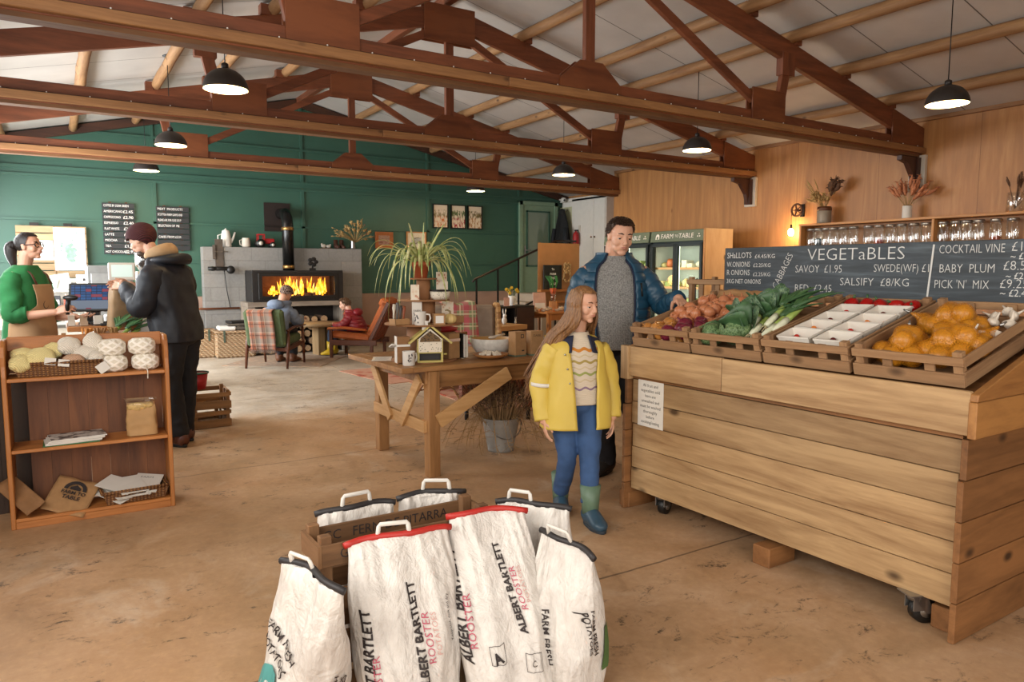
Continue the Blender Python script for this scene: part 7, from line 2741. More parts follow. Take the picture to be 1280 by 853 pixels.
for k, (x, y, s, lb) in enumerate(((5.59, 8.95, 1.15, 'tall white bunny figure in the middle of the small pale table'), (5.45, 8.87, .8, 'small tan bunny figure left on the small pale table'), (5.35, 8.85, .5, 'tiny white bunny figure at the left edge of the small pale table'), (5.80, 8.97, .5, 'tiny white bunny figure at the right edge of the small pale table'))):
    bunny(lb, (x, y, .651), s, [m_paper, m_straw, m_paper, m_offw][k], 0)
dk = thing('dark_crate', 'dark wooden crate on end under the daffodil jug', 'crate', (5.98, 9.42, 0), R(3))
build('crate_sides', MB().bx((-.33, -.2, .44), (-.30, .2, .90)).bx((-.04, -.2, .44), (-.01, .2, .90)).bx((.30, -.2, .44), (.33, .2, .90)).bx((-.33, -.2, .44), (.33, .2, .47)).bx((-.33, -.2, .87), (.33, .2, .90)).bx((-.33, .17, .44), (.33, .2, .90)), m_dark, dk)
build('front_board', MB().bx((-.01, -.215, .47), (.30, -.2, .87)), plain('#3a2318', .7, var=.2), dk)
build('plinth', MB().bx((-.33, -.2, 0), (.33, .2, .44)), plain('#7d4a26', .7, var=.2), dk, bevel=.005)
dj = thing('daffodil_jug', 'white jug standing on the dark crate', 'jug', (5.98, 9.36, .902))
build('jug_body', MB().lathe([(.045, 0), (.05, .01), (.04, .09), (.055, .15), (.05, .15), (.03, .09), (.001, .02)], seg=20), m_paper, dj)
build('handle', MB().tube([(.05, 0, .13), (.085, 0, .11), (.08, 0, .05), (.045, 0, .03)], .007, 8), m_paper, dj)
df = thing('daffodils', 'yellow daffodils with green leaves in the white jug', 'flowers', (5.98, 9.36, .93))
b, c_ = MB(), MB()
r_ = random.Random(3)
for k in range(12):
    a = r_.uniform(0, 6.28)
    q = Vector((.14 * math.cos(a) * r_.random(), .1 * math.sin(a), r_.uniform(.16, .25)))
    b.tube([(0, 0, 0), q * .6 + Vector((0, 0, .05)), q], .005, 5)
    if k < 7:
        for j in range(6):
            c_.ball(q + Vector((.018 * math.cos(j), 0, .018 * math.sin(j))), (.014, .006, .012), 8, 5)
        c_.tube([q, q + Vector((0, -.02, .004))], [.007, .011], 8)
build('stems', b, m_leekg, df)
build('blooms', c_, plain('#d9b02c', .6), df)
o = thing('pink_card', 'small pink card leaning by the white jug on the dark crate', 'card', (5.80, 9.22, .902))
build('card', MB().bx((-.05, -.003, 0), (.05, .003, .13)), plain('#cfa594', .7), o)
yb = thing('yellow_bowl', 'bowl of yellow chicks behind the girl, low between the tables', 'bowl', (6.2, 8.6, .32))
build('bowl_body', MB().lathe([(.06, 0), (.10, .08), (.13, .14), (.12, .14), (.08, .04), (.001, .03)], seg=24), plain('#b9a58e', .6), yb)
build('contents', MB().ball((0, 0, .14), (.11, .11, .05), nz=.3), plain('#d9b32e', .7), yb)
ys = thing('low_stool', 'low brown stool under the yellow bowl', 'stool', (6.2, 8.6, 0))
build('seat', MB().bx((-.2, -.2, .27), (.2, .2, .32)), w_old('X'), ys, bevel=.005)
for sx in (-1, 1):
    for sy in (-1, 1):
        build('leg', MB().bx((sx * .17 - .02, sy * .17 - .02, 0), (sx * .17 + .02, sy * .17 + .02, .27)), w_old('Z'), ys)
dt = thing('gift_table', 'orange-brown wooden table laden with spring ornaments before the easel', 'table', (7.0, 9.35, 0), R(3))
build('tabletop', MB().bx((-.62, -.32, .77), (.70, .35, .80)), w_pine('X'), dt, bevel=.004)
build('apron', MB().bx((-.56, -.29, .67), (.64, -.27, .77)).bx((-.56, .30, .67), (.64, .32, .77)), w_pine('X'), dt)
for x in (-.58, .60):
    for y in (-.30, .27):
        build('leg', MB().bx((x, y, 0), (x + .06, y + .06, .77)), w_pine('Z'), dt, bevel=.004)
r_ = random.Random(17)
ob = {}
for k in range(26):
    kd = k % 3
    x, y = 6.36 + (k % 13) * .085, 9.15 + (k // 13) * .16 + r_.uniform(-.03, .03)
    if kd not in ob:
        o = thing(['ornament_egg', 'ornament_dish', 'ornament_bird'][kd], '', 'ornament')
        if kd == 0:
            build('egg', MB().ball((0, 0, .025), (.02, .02, .025)), plain('#b7703f', .5, var=.3), o)
        elif kd == 1:
            build('dish', MB().lathe([(.02, 0), (.035, .03), (.03, .03), (.001, .01)], seg=14), m_offw, o)
        else:
            build('bird', MB().ball((0, 0, .03), (.035, .02, .025)).ball((-.03, 0, .055), .015), plain('#c9b091', .6), o)
        ob[kd] = o
    else:
        o = dup(ob[kd])
    o.location = (x, y, .801)
    tag(o, ['orange-brown egg ornament on the gift table', 'small white dish on the gift table', 'little tan bird ornament on the gift table'][kd], 'ornament', ['egg ornaments on the gift table', 'white dishes on the gift table', 'bird ornaments on the gift table'][kd])
sr = thing('raised_shelf', 'little wooden riser at the back of the gift table', 'riser', (7.15, 9.50, .801))
build('shelf', MB().bx((-.28, -.1, .12), (.4, .12, .14)), w_pine('X'), sr)
for x in (-.28, .37):
    build('foot', MB().bx((x, -.1, 0), (x + .03, .12, .12)), w_pine('Z'), sr)
o = thing('picture_book', 'pink and white picture book standing on the gift table', 'book', (6.60, 9.48, .801), R(-8))
o.rotation_euler = (R(-10), 0, R(-8))
build('cover', MB().bx((-.11, -.01, 0), (.11, .01, .29)), plain('#c9a08d', .6), o)
build('cover_picture', MB().bx((-.09, -.012, .02), (.09, -.0105, .12)), m_paper, o)
cvb = thing('glass_tumbler', 'glass tumbler of toy carrots on the gift table', 'glass', (6.84, 9.46, .943))
build('tumbler', MB().lathe([(.04, 0), (.045, .12), (.042, .12), (.037, .01)], seg=16), m_jar, cvb)
cv = thing('toy_carrots', 'bunch of orange toy carrots with green tops in the glass tumbler', 'carrots', (6.84, 9.46, .955))
b, c_ = MB(), MB()
for k in range(5):
    a = k * 1.3
    p = Vector((.05 * math.cos(a), .03 * math.sin(a), .2))
    b.tube([(0, 0, 0), p * .7, p], [.006, .014, .016], 8)
    for j in range(3):
        c_.tube([p, p * 1.4 + Vector((.01 * j, 0, .02)), p * 1.9 + Vector((.02 * (j - 1) - .04, 0, .02))], [.005, .006, .002], 5)
build('roots', b, plain('#b9552a', .6), cv)
build('leaves', c_, plain('#3f8a42', .6), cv)
es = thing('paper_easel', 'tall easel board covered with brown paper behind the gift table', 'easel', (7.2, 9.80, 0), R(2))
build('board', MB().bx((-.43, 0, .85), (.43, .02, 1.88)), m_kraftd, es)
build('paper_sheet', MB().grid(lambda u, v: Vector((-.44 + .88 * u, -.004 - .006 * mnoise.noise(Vector((u * 4, v * 5, 1))), .84 + 1.05 * v)), 24, 24), plain('#a5784c', .75, var=.08, scale=6), es)
for x in (-.40, .36):
    build('leg', MB().bx((x, .022, 0), (x + .04, .05, 1.9)), w_old('Z'), es)
bbs = thing('blackboard_sign', 'small black lettered sign leaning on the brown paper easel', 'sign', (7.02, 9.73, 1.13), R(2))
build('board', MB().bx((-.19, -.012, 0), (.19, .012, .40)), m_black, bbs, bevel=.004)
build('lettering', join(*[text_mb(s, .05, frame((0, -.0128, z), (1, 0, 0), (0, 0, 1)), 'CENTER', depth=0, bold=.001) for s, z in (('To', .33), ('FARM', .25), ('TO', .18), ('TABLE', .09))]), m_text, bbs)
sbk = thing('sign_ledge', 'narrow wooden ledge under the small black sign', 'ledge', (7.1, 9.73, 1.09))
build('ledge_board', MB().bx((-.35, -.05, 0), (.35, .06, .035)), w_pine('X'), sbk)
build('ledge_post', MB().bx((-.3, .0, -.15), (-.26, .04, 0)).bx((.26, .0, -.15), (.3, .04, 0)), w_pine('Z'), sbk)
wr = thing('bunny_wreath', 'golden wreath shaped like a bunny beside the small black sign', 'wreath', (7.30, 9.70, 1.35), R(2))
b = MB()
for cx_, cz, rx, rz_ in ((0, -.02, .075, .075), (-.035, .13, .025, .075), (.04, .13, .025, .075)):
    for k in range(16):
        a = 2 * PI * k / 16
        b.ball((cx_ + rx * math.cos(a), .012 * math.sin(k * 2.3), cz + rz_ * math.sin(a)), (.02, .015, .02), 8, 5)
build('wreath_body', b, plain('#a88a5c', .7, var=.4, scale=40), wr)
# ------------------------------------------------------------------ people
def cr(pts, n):
    """Catmull-Rom through points (tuples of any length), n samples"""
    pts = [tuple(p) for p in pts]
    P = [pts[0]] + pts + [pts[-1]]
    out = []
    m = len(pts) - 1
    for i in range(n):
        t = i / (n - 1) * m
        k = min(int(t), m - 1)
        f = t - k
        a, b, c, d = P[k], P[k + 1], P[k + 2], P[k + 3]
        out.append(tuple(.5 * (2 * q1 + (q2 - q0) * f + (2 * q0 - 5 * q1 + 4 * q2 - q3) * f * f + (-q0 + 3 * q1 - 3 * q2 + q3) * f ** 3) for q0, q1, q2, q3 in zip(a, b, c, d)))
    return out


def limb(mb, pts, rad, n=14, seg=14):
    q = cr([tuple(p) + (r,) for p, r in zip(pts, rad)], n)
    mb.tube([p[:3] for p in q], [p[3] for p in q], seg)
    mb.ball(q[0][:3], q[0][3], 12, 8)
    mb.ball(q[-1][:3], q[-1][3], 12, 8)


def skin_mat(c, red):
    t = NT('skin')
    co = t.coord()
    t.color(t.mix(t.ramp(t.noise(co, 9, 3), [(.35, (0, 0, 0)), (.7, (.35, .35, .35))]), c, red))
    t.b.inputs['Subsurface Weight'].default_value = .06
    t.b.inputs['Subsurface Radius'].default_value = (.01, .004, .002)
    return t.pbr(.5)


m_skin = skin_mat('#cfa085', '#c48a70')
m_lip = plain('#b07060', .55)
m_lipw = plain('#a35a50', .4)
m_eye = plain('#b9aea4', .55, var=.01, spec=.2)
m_iris = plain('#2a2019', .2)


def head(mb, M, child=False, fem=False):
    """face looks along +Y; chin at z=0, crown at z=1 (head heights)"""
    def B(c, r):
        mb.ball((0, 0, 0), r, 20, 12, M=M @ Matrix.Translation(c))
    B((0, -.06, .63), (.325, .42, .365))
    B((0, .06, .45), (.275, .30, .36))
    jw = .20 if (fem or child) else .235
    B((0, .10, .22), (jw, .23, .19))
    B((0, .25, .08), (.095 if (fem or child) else .12, .085, .075))
    B((0, .255, .585), (.225, .10, .075))
    for s in (-1, 1):
        B((s * .155, .215, .37), (.105, .10, .12))
        B((s * .318, -.03, .46), (.04, .085, .125))
        B((s * .33, -.045, .52), (.035, .075, .06))
        B((s * .045, .385, .345), (.038, .045, .034))
    B((0, .315, .265), (.11, .07, .09))
    B((0, .375, .268), (.078, .035, .021))
    B((0, .365, .222), (.068, .035, .024))
    n = [(0, .335, .56), (0, .385, .46), (0, .44 if not child else .425, .365)]
    mb.tube([M @ Vector(p) for p in n], [.035 * M.to_scale().x, .040 * M.to_scale().x, .050 * M.to_scale().x], 10)
    B((0, .432 if not child else .415, .362), (.05, .045, .042))


def face_parts(par, M, brow='#3a2a20', lids=None, skin=None):
    sc_ = M.to_scale().x
    R3 = M.to_3x3().normalized()
    for s in (-1, 1):
        c = M @ Vector((s * .135, .262, .495))
        b = MB().ball((0, 0, 0), .060 * sc_, 14, 10)
        b.ball((0, .030 * sc_, -.004 * sc_), (.044 * sc_, .036 * sc_, .042 * sc_), 12, 8, mi=1)
        b.xf(Matrix.Translation(c) @ R3.to_4x4())
        build('eye', b, [m_eye, m_iris], par)
        b = MB()
        q = [(s * .055, .335, .60), (s * .12, .345, .625), (s * .20, .295, .61)]
        b.tube([M @ Vector(p) for p in q], [.014 * sc_, .020 * sc_, .010 * sc_], 8)
        build('eyebrow', b, plain(brow, .8), par)
        b = MB()
        q = [(s * .065, .305, .512), (s * .13, .325, .530), (s * .20, .280, .510)]
        b.tube([M @ Vector(p) for p in q], [.020 * sc_, .032 * sc_, .018 * sc_], 8)
        build('eyelid', b, skin or m_skin, par)
    b = MB()
    for z, y, r in ((.268, .402, .012), (.230, .394, .014)):
        b.tube([M @ Vector(p) for p in ((-.088, y - .045, .248), (-.04, y, z), (0, y + .004, z - .004), (.04, y, z), (.088, y - .045, .248))], [.006 * sc_, r * sc_, r * sc_, r * sc_, .006 * sc_], 8)
    build('lips', b, m_lip, par)


def hand(mb, wrist, fwd, palm, side, size=1.0, curl=.35, spread=.12):
    """wrist point, finger direction, palm-normal direction, side=+1 thumb to the left of fwd x palm"""
    f = Vector(fwd).normalized()
    p = Vector(palm).normalized()
    x = f.cross(p).normalized() * side          # towards the thumb
    p = (p - f * p.dot(f)).normalized()
    w = Vector(wrist)
    L = .088 * size
    for k in range(4):
        o = (k - 1.5) * .0185 * size
        a = w + x * (-o * .55)
        b = w + f * L * [1.0, 1.04, 1.0, .93][k] + x * (-o)
        mb.tube([a, a.lerp(b, .5), b], [.0155 * size, .0135 * size, .0115 * size], 10)
        mb.ball(b, .0115 * size, 10, 6)
        d = (f + x * (-(k - 1.5)) * spread * .6).normalized()
        q = b
        ang = curl * .8
        for sgl, r in zip([(.040, .026, .021), (.045, .029, .023), (.041, .027, .022), (.032, .021, .019)][k], (.0095, .0085, .0075)):
            dd = (d * math.cos(ang) + p * math.sin(ang)).normalized()
            e = q + dd * sgl * size
            mb.tube([q, e], [r * size, r * .92 * size], 8)
            mb.ball(e, r * .94 * size, 8, 6)
            q = e
            ang += curl
    b0 = w + f * .018 * size + x * .018 * size
    d1 = (f * .55 + x * .75 + p * .35).normalized()
    d2 = (f * .85 + x * .35 + p * .45).normalized()
    b1 = b0 + d1 * .042 * size
    b2 = b1 + d2 * .034 * size
    b3 = b2 + (d2 + f * .3).normalized() * .026 * size
    mb.tube([b0, b1, b2, b3], [.016 * size, .013 * size, .0105 * size, .008 * size], 10)
    mb.ball(b3, .0082 * size, 8, 6)


def shell(rings, gap=None, nu=64, nv=44, quilt=0, wr=.006, seed=0, pitch=.062, ex=.85, thick=None):
    """garment round the trunk; rings rows (z, cx, cy, rx, ry) from the top down; gap(v) -> (a0, a1) half-open front angles"""
    rg = cr(rings, nv + 1)

    def fn(u, v):
        i = min(nv, int(round(v * nv)))
        z, cx, cy, rx, ry = rg[i]
        if gap:
            a0, a1 = gap(v)
            a = a0 + (2 * PI - a0 - a1) * u
        else:
            a = 2 * PI * u
        # a measured from the front (+Y), turning towards +X
        s, c = math.sin(a), math.cos(a)
        x = math.copysign(abs(s) ** ex, s) * rx
        y = math.copysign(abs(c) ** ex, c) * ry
        k = 1.0
        if quilt:
            k += quilt * (abs(math.sin(PI * z / pitch)) ** .6 - .6)
        n = wr * (mnoise.noise(Vector((x * 9, y * 9, z * 6 + seed * 4))) + .6 * mnoise.noise(Vector((x * 22, y * 22, z * 13 + seed))))
        d = Vector((x, y, 0))
        d = d.normalized() if d.length > 1e-6 else Vector((0, 1, 0))
        return Vector((cx + x * k, cy + y * k, z)) + d * n
    return MB().grid(fn, nu, nv, closed=gap is None)


def sleeve(pts, rad, quilt=0, wr=.005, seed=0, n=46, seg=22, pitch=.062, caps=True):
    q = cr([tuple(p) + (r,) for p, r in zip(pts, rad)], n)
    mb = MB()
    L = 0
    rr = []
    for i, p in enumerate(q):
        if i:
            L += (Vector(p[:3]) - Vector(q[i - 1][:3])).length
        k = 1.0
        if quilt:
            k += quilt * (abs(math.sin(PI * L / pitch)) ** .6 - .6)
        rr.append(p[3] * k)
    mb.tube([p[:3] for p in q], rr, seg, caps=caps)
    for j, p in enumerate(mb.v):
        c = Vector(q[j // seg][:3])
        d = p - c
        if d.length > 1e-6:
            mb.v[j] = p + d.normalized() * wr * (mnoise.noise(p * 11 + Vector((seed, 0, 0))) + .7 * mnoise.noise(p * 26 + Vector((0, seed, 0))))
    return mb


def hair_cap(M, front=.80, side=.52, back=.22, puff=1.05, noise=.04, seed=0, thick=.012, nzs=9, temple=None):
    def fn(u, v):
        a = 2 * PI * u          # from the front
        c = math.cos(a)
        low = (front if c > .55 else (side + (front - side) * max(0, (c - .15) / .4) if c > .15 else (side + (back - side) * min(1, max(0, -c * 1.25 + .05)))))
        zc, rz = .63, .365 * puff
        t0 = 0.0
        t1 = math.acos(max(-1, min(1, (low - zc) / rz)))
        t = t0 + (t1 - t0) * v
        k = 1 + noise * mnoise.noise(Vector((math.sin(a) * nzs, math.cos(a) * nzs, t * 4 + seed)))
        return M @ Vector((.325 * puff * math.sin(t) * math.sin(a) * k, -.06 + .42 * puff * math.sin(t) * math.cos(a) * k, zc + rz * math.cos(t) * k))
    return MB().grid(fn, 56, 20, closed=True)


def hair_mat(a, b):
    t = NT('hair')
    co = t.coord()
    n = t.noise(t.mapping(co, (60, 60, 7)), 2.0, 4, .6, .3)
    t.color(t.ramp(n, [(.3, a), (.7, b)]))
    t.bump(n, .6, .006)
    return t.pbr(.5)


def person(label, loc, rz):
    return thing('person', label, 'person', loc, rz)


def fin_body(p, mb, voxel=.0045, skin=None, smooth=3):
    return link_mesh('body', remesh(mb, voxel, smooth, 'body', .4), skin or m_skin, p)


def HM(pos, yaw=0, pitch=0, roll=0, h=.225):
    """head matrix: pos is the chin point; yaw>0 turns to the person's left"""
    return Matrix.Translation(pos) @ Matrix.Rotation(R(yaw), 4, 'Z') @ Matrix.Rotation(R(-pitch), 4, 'X') @ Matrix.Rotation(R(roll), 4, 'Y') @ Matrix.Scale(h, 4)


def shoe(par, name, ankle, yaw, L=.27, mat=None, sole=None, w=.05, h=.075):
    a = Vector(ankle)
    M = Matrix.Translation((a.x, a.y, 0)) @ Matrix.Rotation(R(yaw), 4, 'Z')
    b = MB()
    q = cr([(0, -.07, .055, .042, .052), (0, -.03, .06, .046, .056), (0, .04, .055, .048, .05), (0, .12, .042, .052, .036), (0, L - .10, .032, .048, .026), (0, L - .07, .026, .03, .018)], 20)
    b.tube([p[:3] for p in q], [(p[3], p[4]) for p in q], 16, upv=(0, 0, 1))
    b.xf(M)
    o = build(name, b, mat, par)
    b = MB()
    out = [(.048 * math.cos(t) * (1 if math.sin(t) > 0 else .9), (L * .5 - .085) + (L * .5) * math.sin(t)) for t in [2 * PI * k / 28 for k in range(28)]]
    b.prism(out, .024, Matrix.Translation((0, -.0, 0)))
    b.xf(M)
    build('sole', b, sole or m_black, o, bevel=.004)
    return o


# ---- the girl in the yellow raincoat
g = person('girl in an open yellow raincoat and green wellies, looking to her left', (2.52, 3.25, 0), R(160.7))
HG = HM((-.020, .042, 1.160), yaw=30, pitch=9, roll=2, h=.197)
mb = MB()
head(mb, HG, child=True)
limb(mb, [(0, -.015, 1.0), (-.006, .0, 1.11), (-.012, .012, 1.20)], [.052, .044, .046])
limb(mb, [(0, 0, .68), (0, -.005, .82), (0, -.01, .96)], [.075, .075, .075])
limb(mb, [(-.12, -.01, .99), (0, -.01, 1.0), (.12, -.01, .99)], [.036, .04, .036])
for s in (-1, 1):
    limb(mb, [(s * .14, -.01, .985), (s * .20, -.028, .80), (s * .205, .035, .60)], [.036, .032, .026])
    fy = .13 if s < 0 else -.15
    limb(mb, [(s * .062, 0, .66), (s * .055, .075 if s < 0 else .0, .37), (s * .045, fy, .08)], [.045, .032, .028])
    hand(mb, (s * .203, .04, .60), (s * -.05, .16, -1), (-s, 0, -.1), s, .70, .34)
fin_body(g, mb, .004)
face_parts(g, HG, '#6b4a33')
m_hg = hair_mat('#5d3d24', '#9a6f45')
b = hair_cap(HG, .86, .46, .1, 1.09, .02, 3)
r_ = random.Random(8)
for k in range(420):
    a = r_.uniform(1.15, 2 * PI - 1.15)      # azimuth from the face, skipping the face itself
    z0 = r_.uniform(.58, .90)
    t = math.acos((z0 - .63) / .42 if abs((z0 - .63) / .42) < 1 else .95)
    k_ = 1.08
    P0 = Vector((.325 * k_ * math.sin(t) * math.sin(a), -.06 + .42 * k_ * math.sin(t) * math.cos(a), z0))
    fr_ = math.cos(a)
    P1 = Vector((.375 * math.sin(a), -.07 + .45 * math.cos(a), .42))
    w0, w1 = HG @ P0, HG @ P1
    c0 = HG @ Vector((0, -.08, .42))
    out = Vector((w1.x - c0.x, w1.y - c0.y, 0))
    ln_ = r_.uniform(.30, .46)
    right = (w1.x > .0)
    # hair on her right falls in front of and beside the shoulder, the rest down the back
    e1 = w1 + out * .10 + Vector((.012 if right else -.002, -.02, -.10))
    e2 = e1 + Vector((.085 if right else -.0, -.085, -.11))
    e3 = e2 + Vector((.085 if right else .02, -.075, -ln_ + .11))
    wv = .012
    e1 += Vector((r_.uniform(-wv, wv), r_.uniform(-wv, wv), 0))
    e2 += Vector((r_.uniform(-wv, wv), r_.uniform(-wv, wv), 0))
    e3 += Vector((r_.uniform(-.02, .02), r_.uniform(-.02, .02), 0))
    q = cr([tuple(p) for p in (w0, w1, e1, e2, e3)], 18)
    ph_ = r_.uniform(0, 1.2)
    q = [Vector(p) + Vector((.006 * math.sin(j * .8 + ph_), .006 * math.cos(j * .8 + ph_), 0)) * min(1, j / 6) for j, p in enumerate(q)]
    b.tube(q, [.008, .010, .011, .011, .010, .009, .009, .009, .009, .009, .008, .008, .007, .006, .005, .004, .003, .001], 5, caps=False)
build('hair', b, m_hg, g)
m_rain = plain('#cbb04c', .55, var=.05, scale=5)
m_navy = plain('#141a33', .8)
jr = [(1.055, 0, -.02, .085, .062), (1.035, 0, -.018, .135, .082), (.99, 0, -.015, .163, .102), (.88, 0, -.01, .172, .118), (.74, 0, 0, .188, .130), (.555, 0, .005, .208, .142)]
jk = build('raincoat', shell(jr, gap=lambda v: (.50 - .36 * v, .78 - .50 * v), wr=.009, seed=2), m_rain, g, solid=-.007)
for s in (-1, 1):
    b = sleeve([(s * .125, -.012, 1.005), (s * .165, -.02, .93), (s * .207, -.03, .79), (s * .207, .035, .60)], [.062, .066, .060, .050], wr=.009, seed=s + 3, caps=True)
    build('sleeve', b, m_rain, jk)
b = MB().tube([(.200 + .0005 + .064 * math.cos(a), -.022 + .068 * math.sin(a) , .80 + .004 * math.cos(a)) for a in [.0 + 2.4 * k / 12 for k in range(13)]], [(.003, .012)] * 13, 6, upv=(0, 0, 1))
build('reflective_stripe', b, m_paper, jk)
hood = MB().ball((0, -.105, 1.03), (.115, .062, .085), 20, 12, nz=.15).ball((.09, -.05, 1.045), (.05, .06, .035)).ball((-.09, -.05, 1.045), (.05, .06, .035))
build('hood', hood, m_rain, jk)
for s in (-1, 1):
    b = MB().grid(lambda u, v: Vector((s * (.045 + .085 * u + .02 * v), .066 + .030 * v - .062 * u, 1.085 - .095 * v - .028 * u)), 6, 6)
    build('navy_lining', b, m_navy, jk, solid=.006, label='navy collar lining')
b = MB()
for k in range(5):
    z = .66 + k * .08
    v = 0
    b.ball((.055 + .02 * k * .6, .135 - .008 * k, z), (.006, .004, .006), 8, 6)
build('press_stud', b, m_steel, jk)
t = NT('striped knit')
co = t.coord()
sep = t.add('SeparateXYZ', Vector=co)
zz = t.math('ADD', sep.outputs['Z'], t.math('MULTIPLY', t.math('SINE', t.math('MULTIPLY', sep.outputs['X'], 95.0)), .006))
c = hx('#d6c7b1')
for z0, cc, w in ((1.003, '#c9802f', .009), (.935, '#a89352', .007), (.868, '#9aa05a', .007), (.785, '#8c7488', .006), (.968, '#c9b795', .004), (.90, '#c9b795', .004), (.83, '#c9b795', .004)):
    c = t.mix(t.math('LESS_THAN', t.math('ABSOLUTE', t.math('SUBTRACT', zz, z0)), w), c, cc)
t.color(c)
wv_ = t.add('TexWave', {'bands_direction': 'Z'}, Vector=co, Scale=45.0, Distortion=3.0)
t.bump(wv_.outputs[1], .5, .006)
build('jumper', shell([(1.10, -.004, .0, .052, .050), (1.07, 0, -.008, .075, .06), (1.03, 0, -.01, .12, .075), (.96, 0, -.008, .138, .094), (.84, 0, -.004, .135, .100), (.69, 0, 0, .145, .108)], wr=.003), t.pbr(.9), g, solid=-.006)
m_jean = plain('#33507a', .8, var=.22, scale=7)
mb = MB()
for s in (-1, 1):
    fy = .13 if s < 0 else -.15
    x1 = s * .045
    mb2 = sleeve([(s * .062, .0, .70), (s * .064, .035 if s < 0 else -.01, .52), (s * .055, .075 if s < 0 else .0, .37), (x1, fy * .96, .13)], [.085, .076, .058, .050], wr=.008, seed=s + 8)
    mb = join(mb, mb2)
mb.ball((0, 0, .69), (.14, .105, .09))
link_mesh('jeans', remesh(mb, .006, 3, 'jeans'), m_jean, g)
m_bg, m_bb = plain('#5d7560', .45), plain('#2f4a5c', .4)
for s in (-1, 1):
    fy = .13 if s < 0 else -.15
    x1 = s * .045
    bt = build('boot', MB().tube([(x1, fy - .005, .07), (x1, fy - .004, .13), (x1, fy * .96, .235)], [(.046, .05), (.050, .054), (.060, .062)], 18), m_bg, g, label='green welly with blue foot')
    yaw = 8 if s < 0 else -14
    M = Matrix.Translation((x1, fy, 0)) @ Matrix.Rotation(R(yaw), 4, 'Z')
    q = cr([(0, -.055, .045, .032, .040), (0, -.02, .06, .046, .058), (0, .04, .055, .046, .054), (0, .09, .042, .048, .040), (0, .13, .034, .042, .030), (0, .155, .028, .022, .018)], 18)
    b = MB().tube([p[:3] for p in q], [(p[3], p[4]) for p in q], 16, upv=(0, 0, 1)).xf(M)
    build('boot_foot', b, m_bb, bt)
    b = MB().prism([(.046 * math.cos(a) * (1 if math.sin(a) > 0 else .85), .048 + .115 * math.sin(a)) for a in [2 * PI * k / 26 for k in range(26)]], .02).xf(M)
    build('sole', b, plain('#26323c', .6), bt, bevel=.004)

# ---- the man in the blue down jacket
mn = person('man in an open blue quilted jacket with one hand on the onion crate', (3.33, 3.88, 0), R(148))
HMn = HM((-.012, .075, 1.558), yaw=14, pitch=13, roll=-3, h=.248)
mb = MB()
head(mb, HMn)
limb(mb, [(0, -.02, 1.40), (-.005, .0, 1.52), (-.012, .02, 1.61)], [.07, .074, .078])
limb(mb, [(0, 0, .94), (0, 0, 1.15), (0, -.01, 1.34)], [.10, .105, .09])
limb(mb, [(-.18, -.01, 1.40), (0, -.015, 1.41), (.18, -.01, 1.40)], [.045, .05, .045])
LW = Vector((-.360, .40, 1.262))
limb(mb, [(-.20, 0, 1.42), (-.335, .10, 1.20), LW], [.06, .05, .032])
limb(mb, [(.20, 0, 1.42), (.265, -.03, 1.15), (.26, .06, .90)], [.06, .05, .032])
hand(mb, LW, (-.05, 1, -.28), (0, -.25, -1), -1, 1.0, .25)
hand(mb, (.26, .065, .89), (-.05, .2, -1), (-1, 0, 0), 1, 1.0, .3)
for s in (-1, 1):
    limb(mb, [(s * .10, 0, .92), (s * .11 - .03, .02, .50), (s * .11 - .07, .0, .09)], [.07, .05, .04])
fin_body(mn, mb, .005)
face_parts(mn, HMn, '#3b2a20')
m_hm = hair_mat('#2a1c13', '#4a3322')

def tufts(M, n, front, side, back, L, r, seed, puff=1.05):
    r_ = random.Random(seed)
    b = MB()
    while n:
        a = r_.uniform(0, 2 * PI)
        c = math.cos(a)
        low = (front if c > .55 else (side + (front - side) * max(0, (c - .15) / .4) if c > .15 else (side + (back - side) * min(1, max(0, -c * 1.25 + .05)))))
        z = r_.uniform(low - .02, .985)
        t = math.acos(max(-1, min(1, (z - .63) / (.365 * puff))))
        p = Vector((.325 * puff * math.sin(t) * math.sin(a), -.06 + .42 * puff * math.sin(t) * math.cos(a), z))
        nrm = Vector((p.x / .10, (p.y + .06) / .17, (p.z - .63) / .13)).normalized()
        d = (nrm * .55 + Vector((r_.uniform(-.5, .5), .8 if z > .8 else -.2, -.1 if z > .8 else -.7)) * .8).normalized()
        b.tube([M @ (p - nrm * .01), M @ (p + d * L * .5 + nrm * .012), M @ (p + d * L)], [r, r * .8, r * .1], 4, caps=False)
        n -= 1
    return b


build('hair', join(tufts(HMn, 900, .86, .60, .28, .07, .004, 5, 1.07), hair_cap(HMn, .85, .58, .28, 1.065, .085, 1, nzs=20)), m_hm, mn)
t = NT('grey knit')
co = t.coord()
n = t.noise(co, 120, 3)
t.color(t.ramp(n, [(.35, '#6d6d6b'), (.65, '#9a9996')]))
wv_ = t.add('TexWave', {'bands_direction': 'X'}, Vector=co, Scale=38.0, Distortion=2.0)
t.bump(t.math('ADD', wv_.outputs[1], n), .4, .006)
m_knit = t.pbr(.95)
build('jumper', shell([(1.545, -.006, .012, .078, .076), (1.50, 0, -.0, .10, .085), (1.46, 0, -.01, .165, .10), (1.36, 0, -.005, .195, .13), (1.15, 0, .01, .195, .145), (.90, 0, .012, .20, .145)], wr=.006), m_knit, mn, solid=-.008)
m_puff = plain('#1b465f', .42, var=.10, scale=14)
jr = [(1.565, 0, -.03, .105, .095), (1.52, 0, -.025, .125, .105), (1.47, 0, -.02, .185, .122), (1.38, 0, -.012, .218, .152), (1.2, 0, 0, .228, .168), (1.05, 0, .005, .230, .170), (.92, 0, .01, .225, .170)]
jk = build('down_jacket', shell(jr, gap=lambda v: (.50 + .15 * math.sin(PI * v), .42 + .10 * math.sin(PI * v)), quilt=.055, wr=.007, seed=5, nv=110), m_puff, mn, solid=-.02)
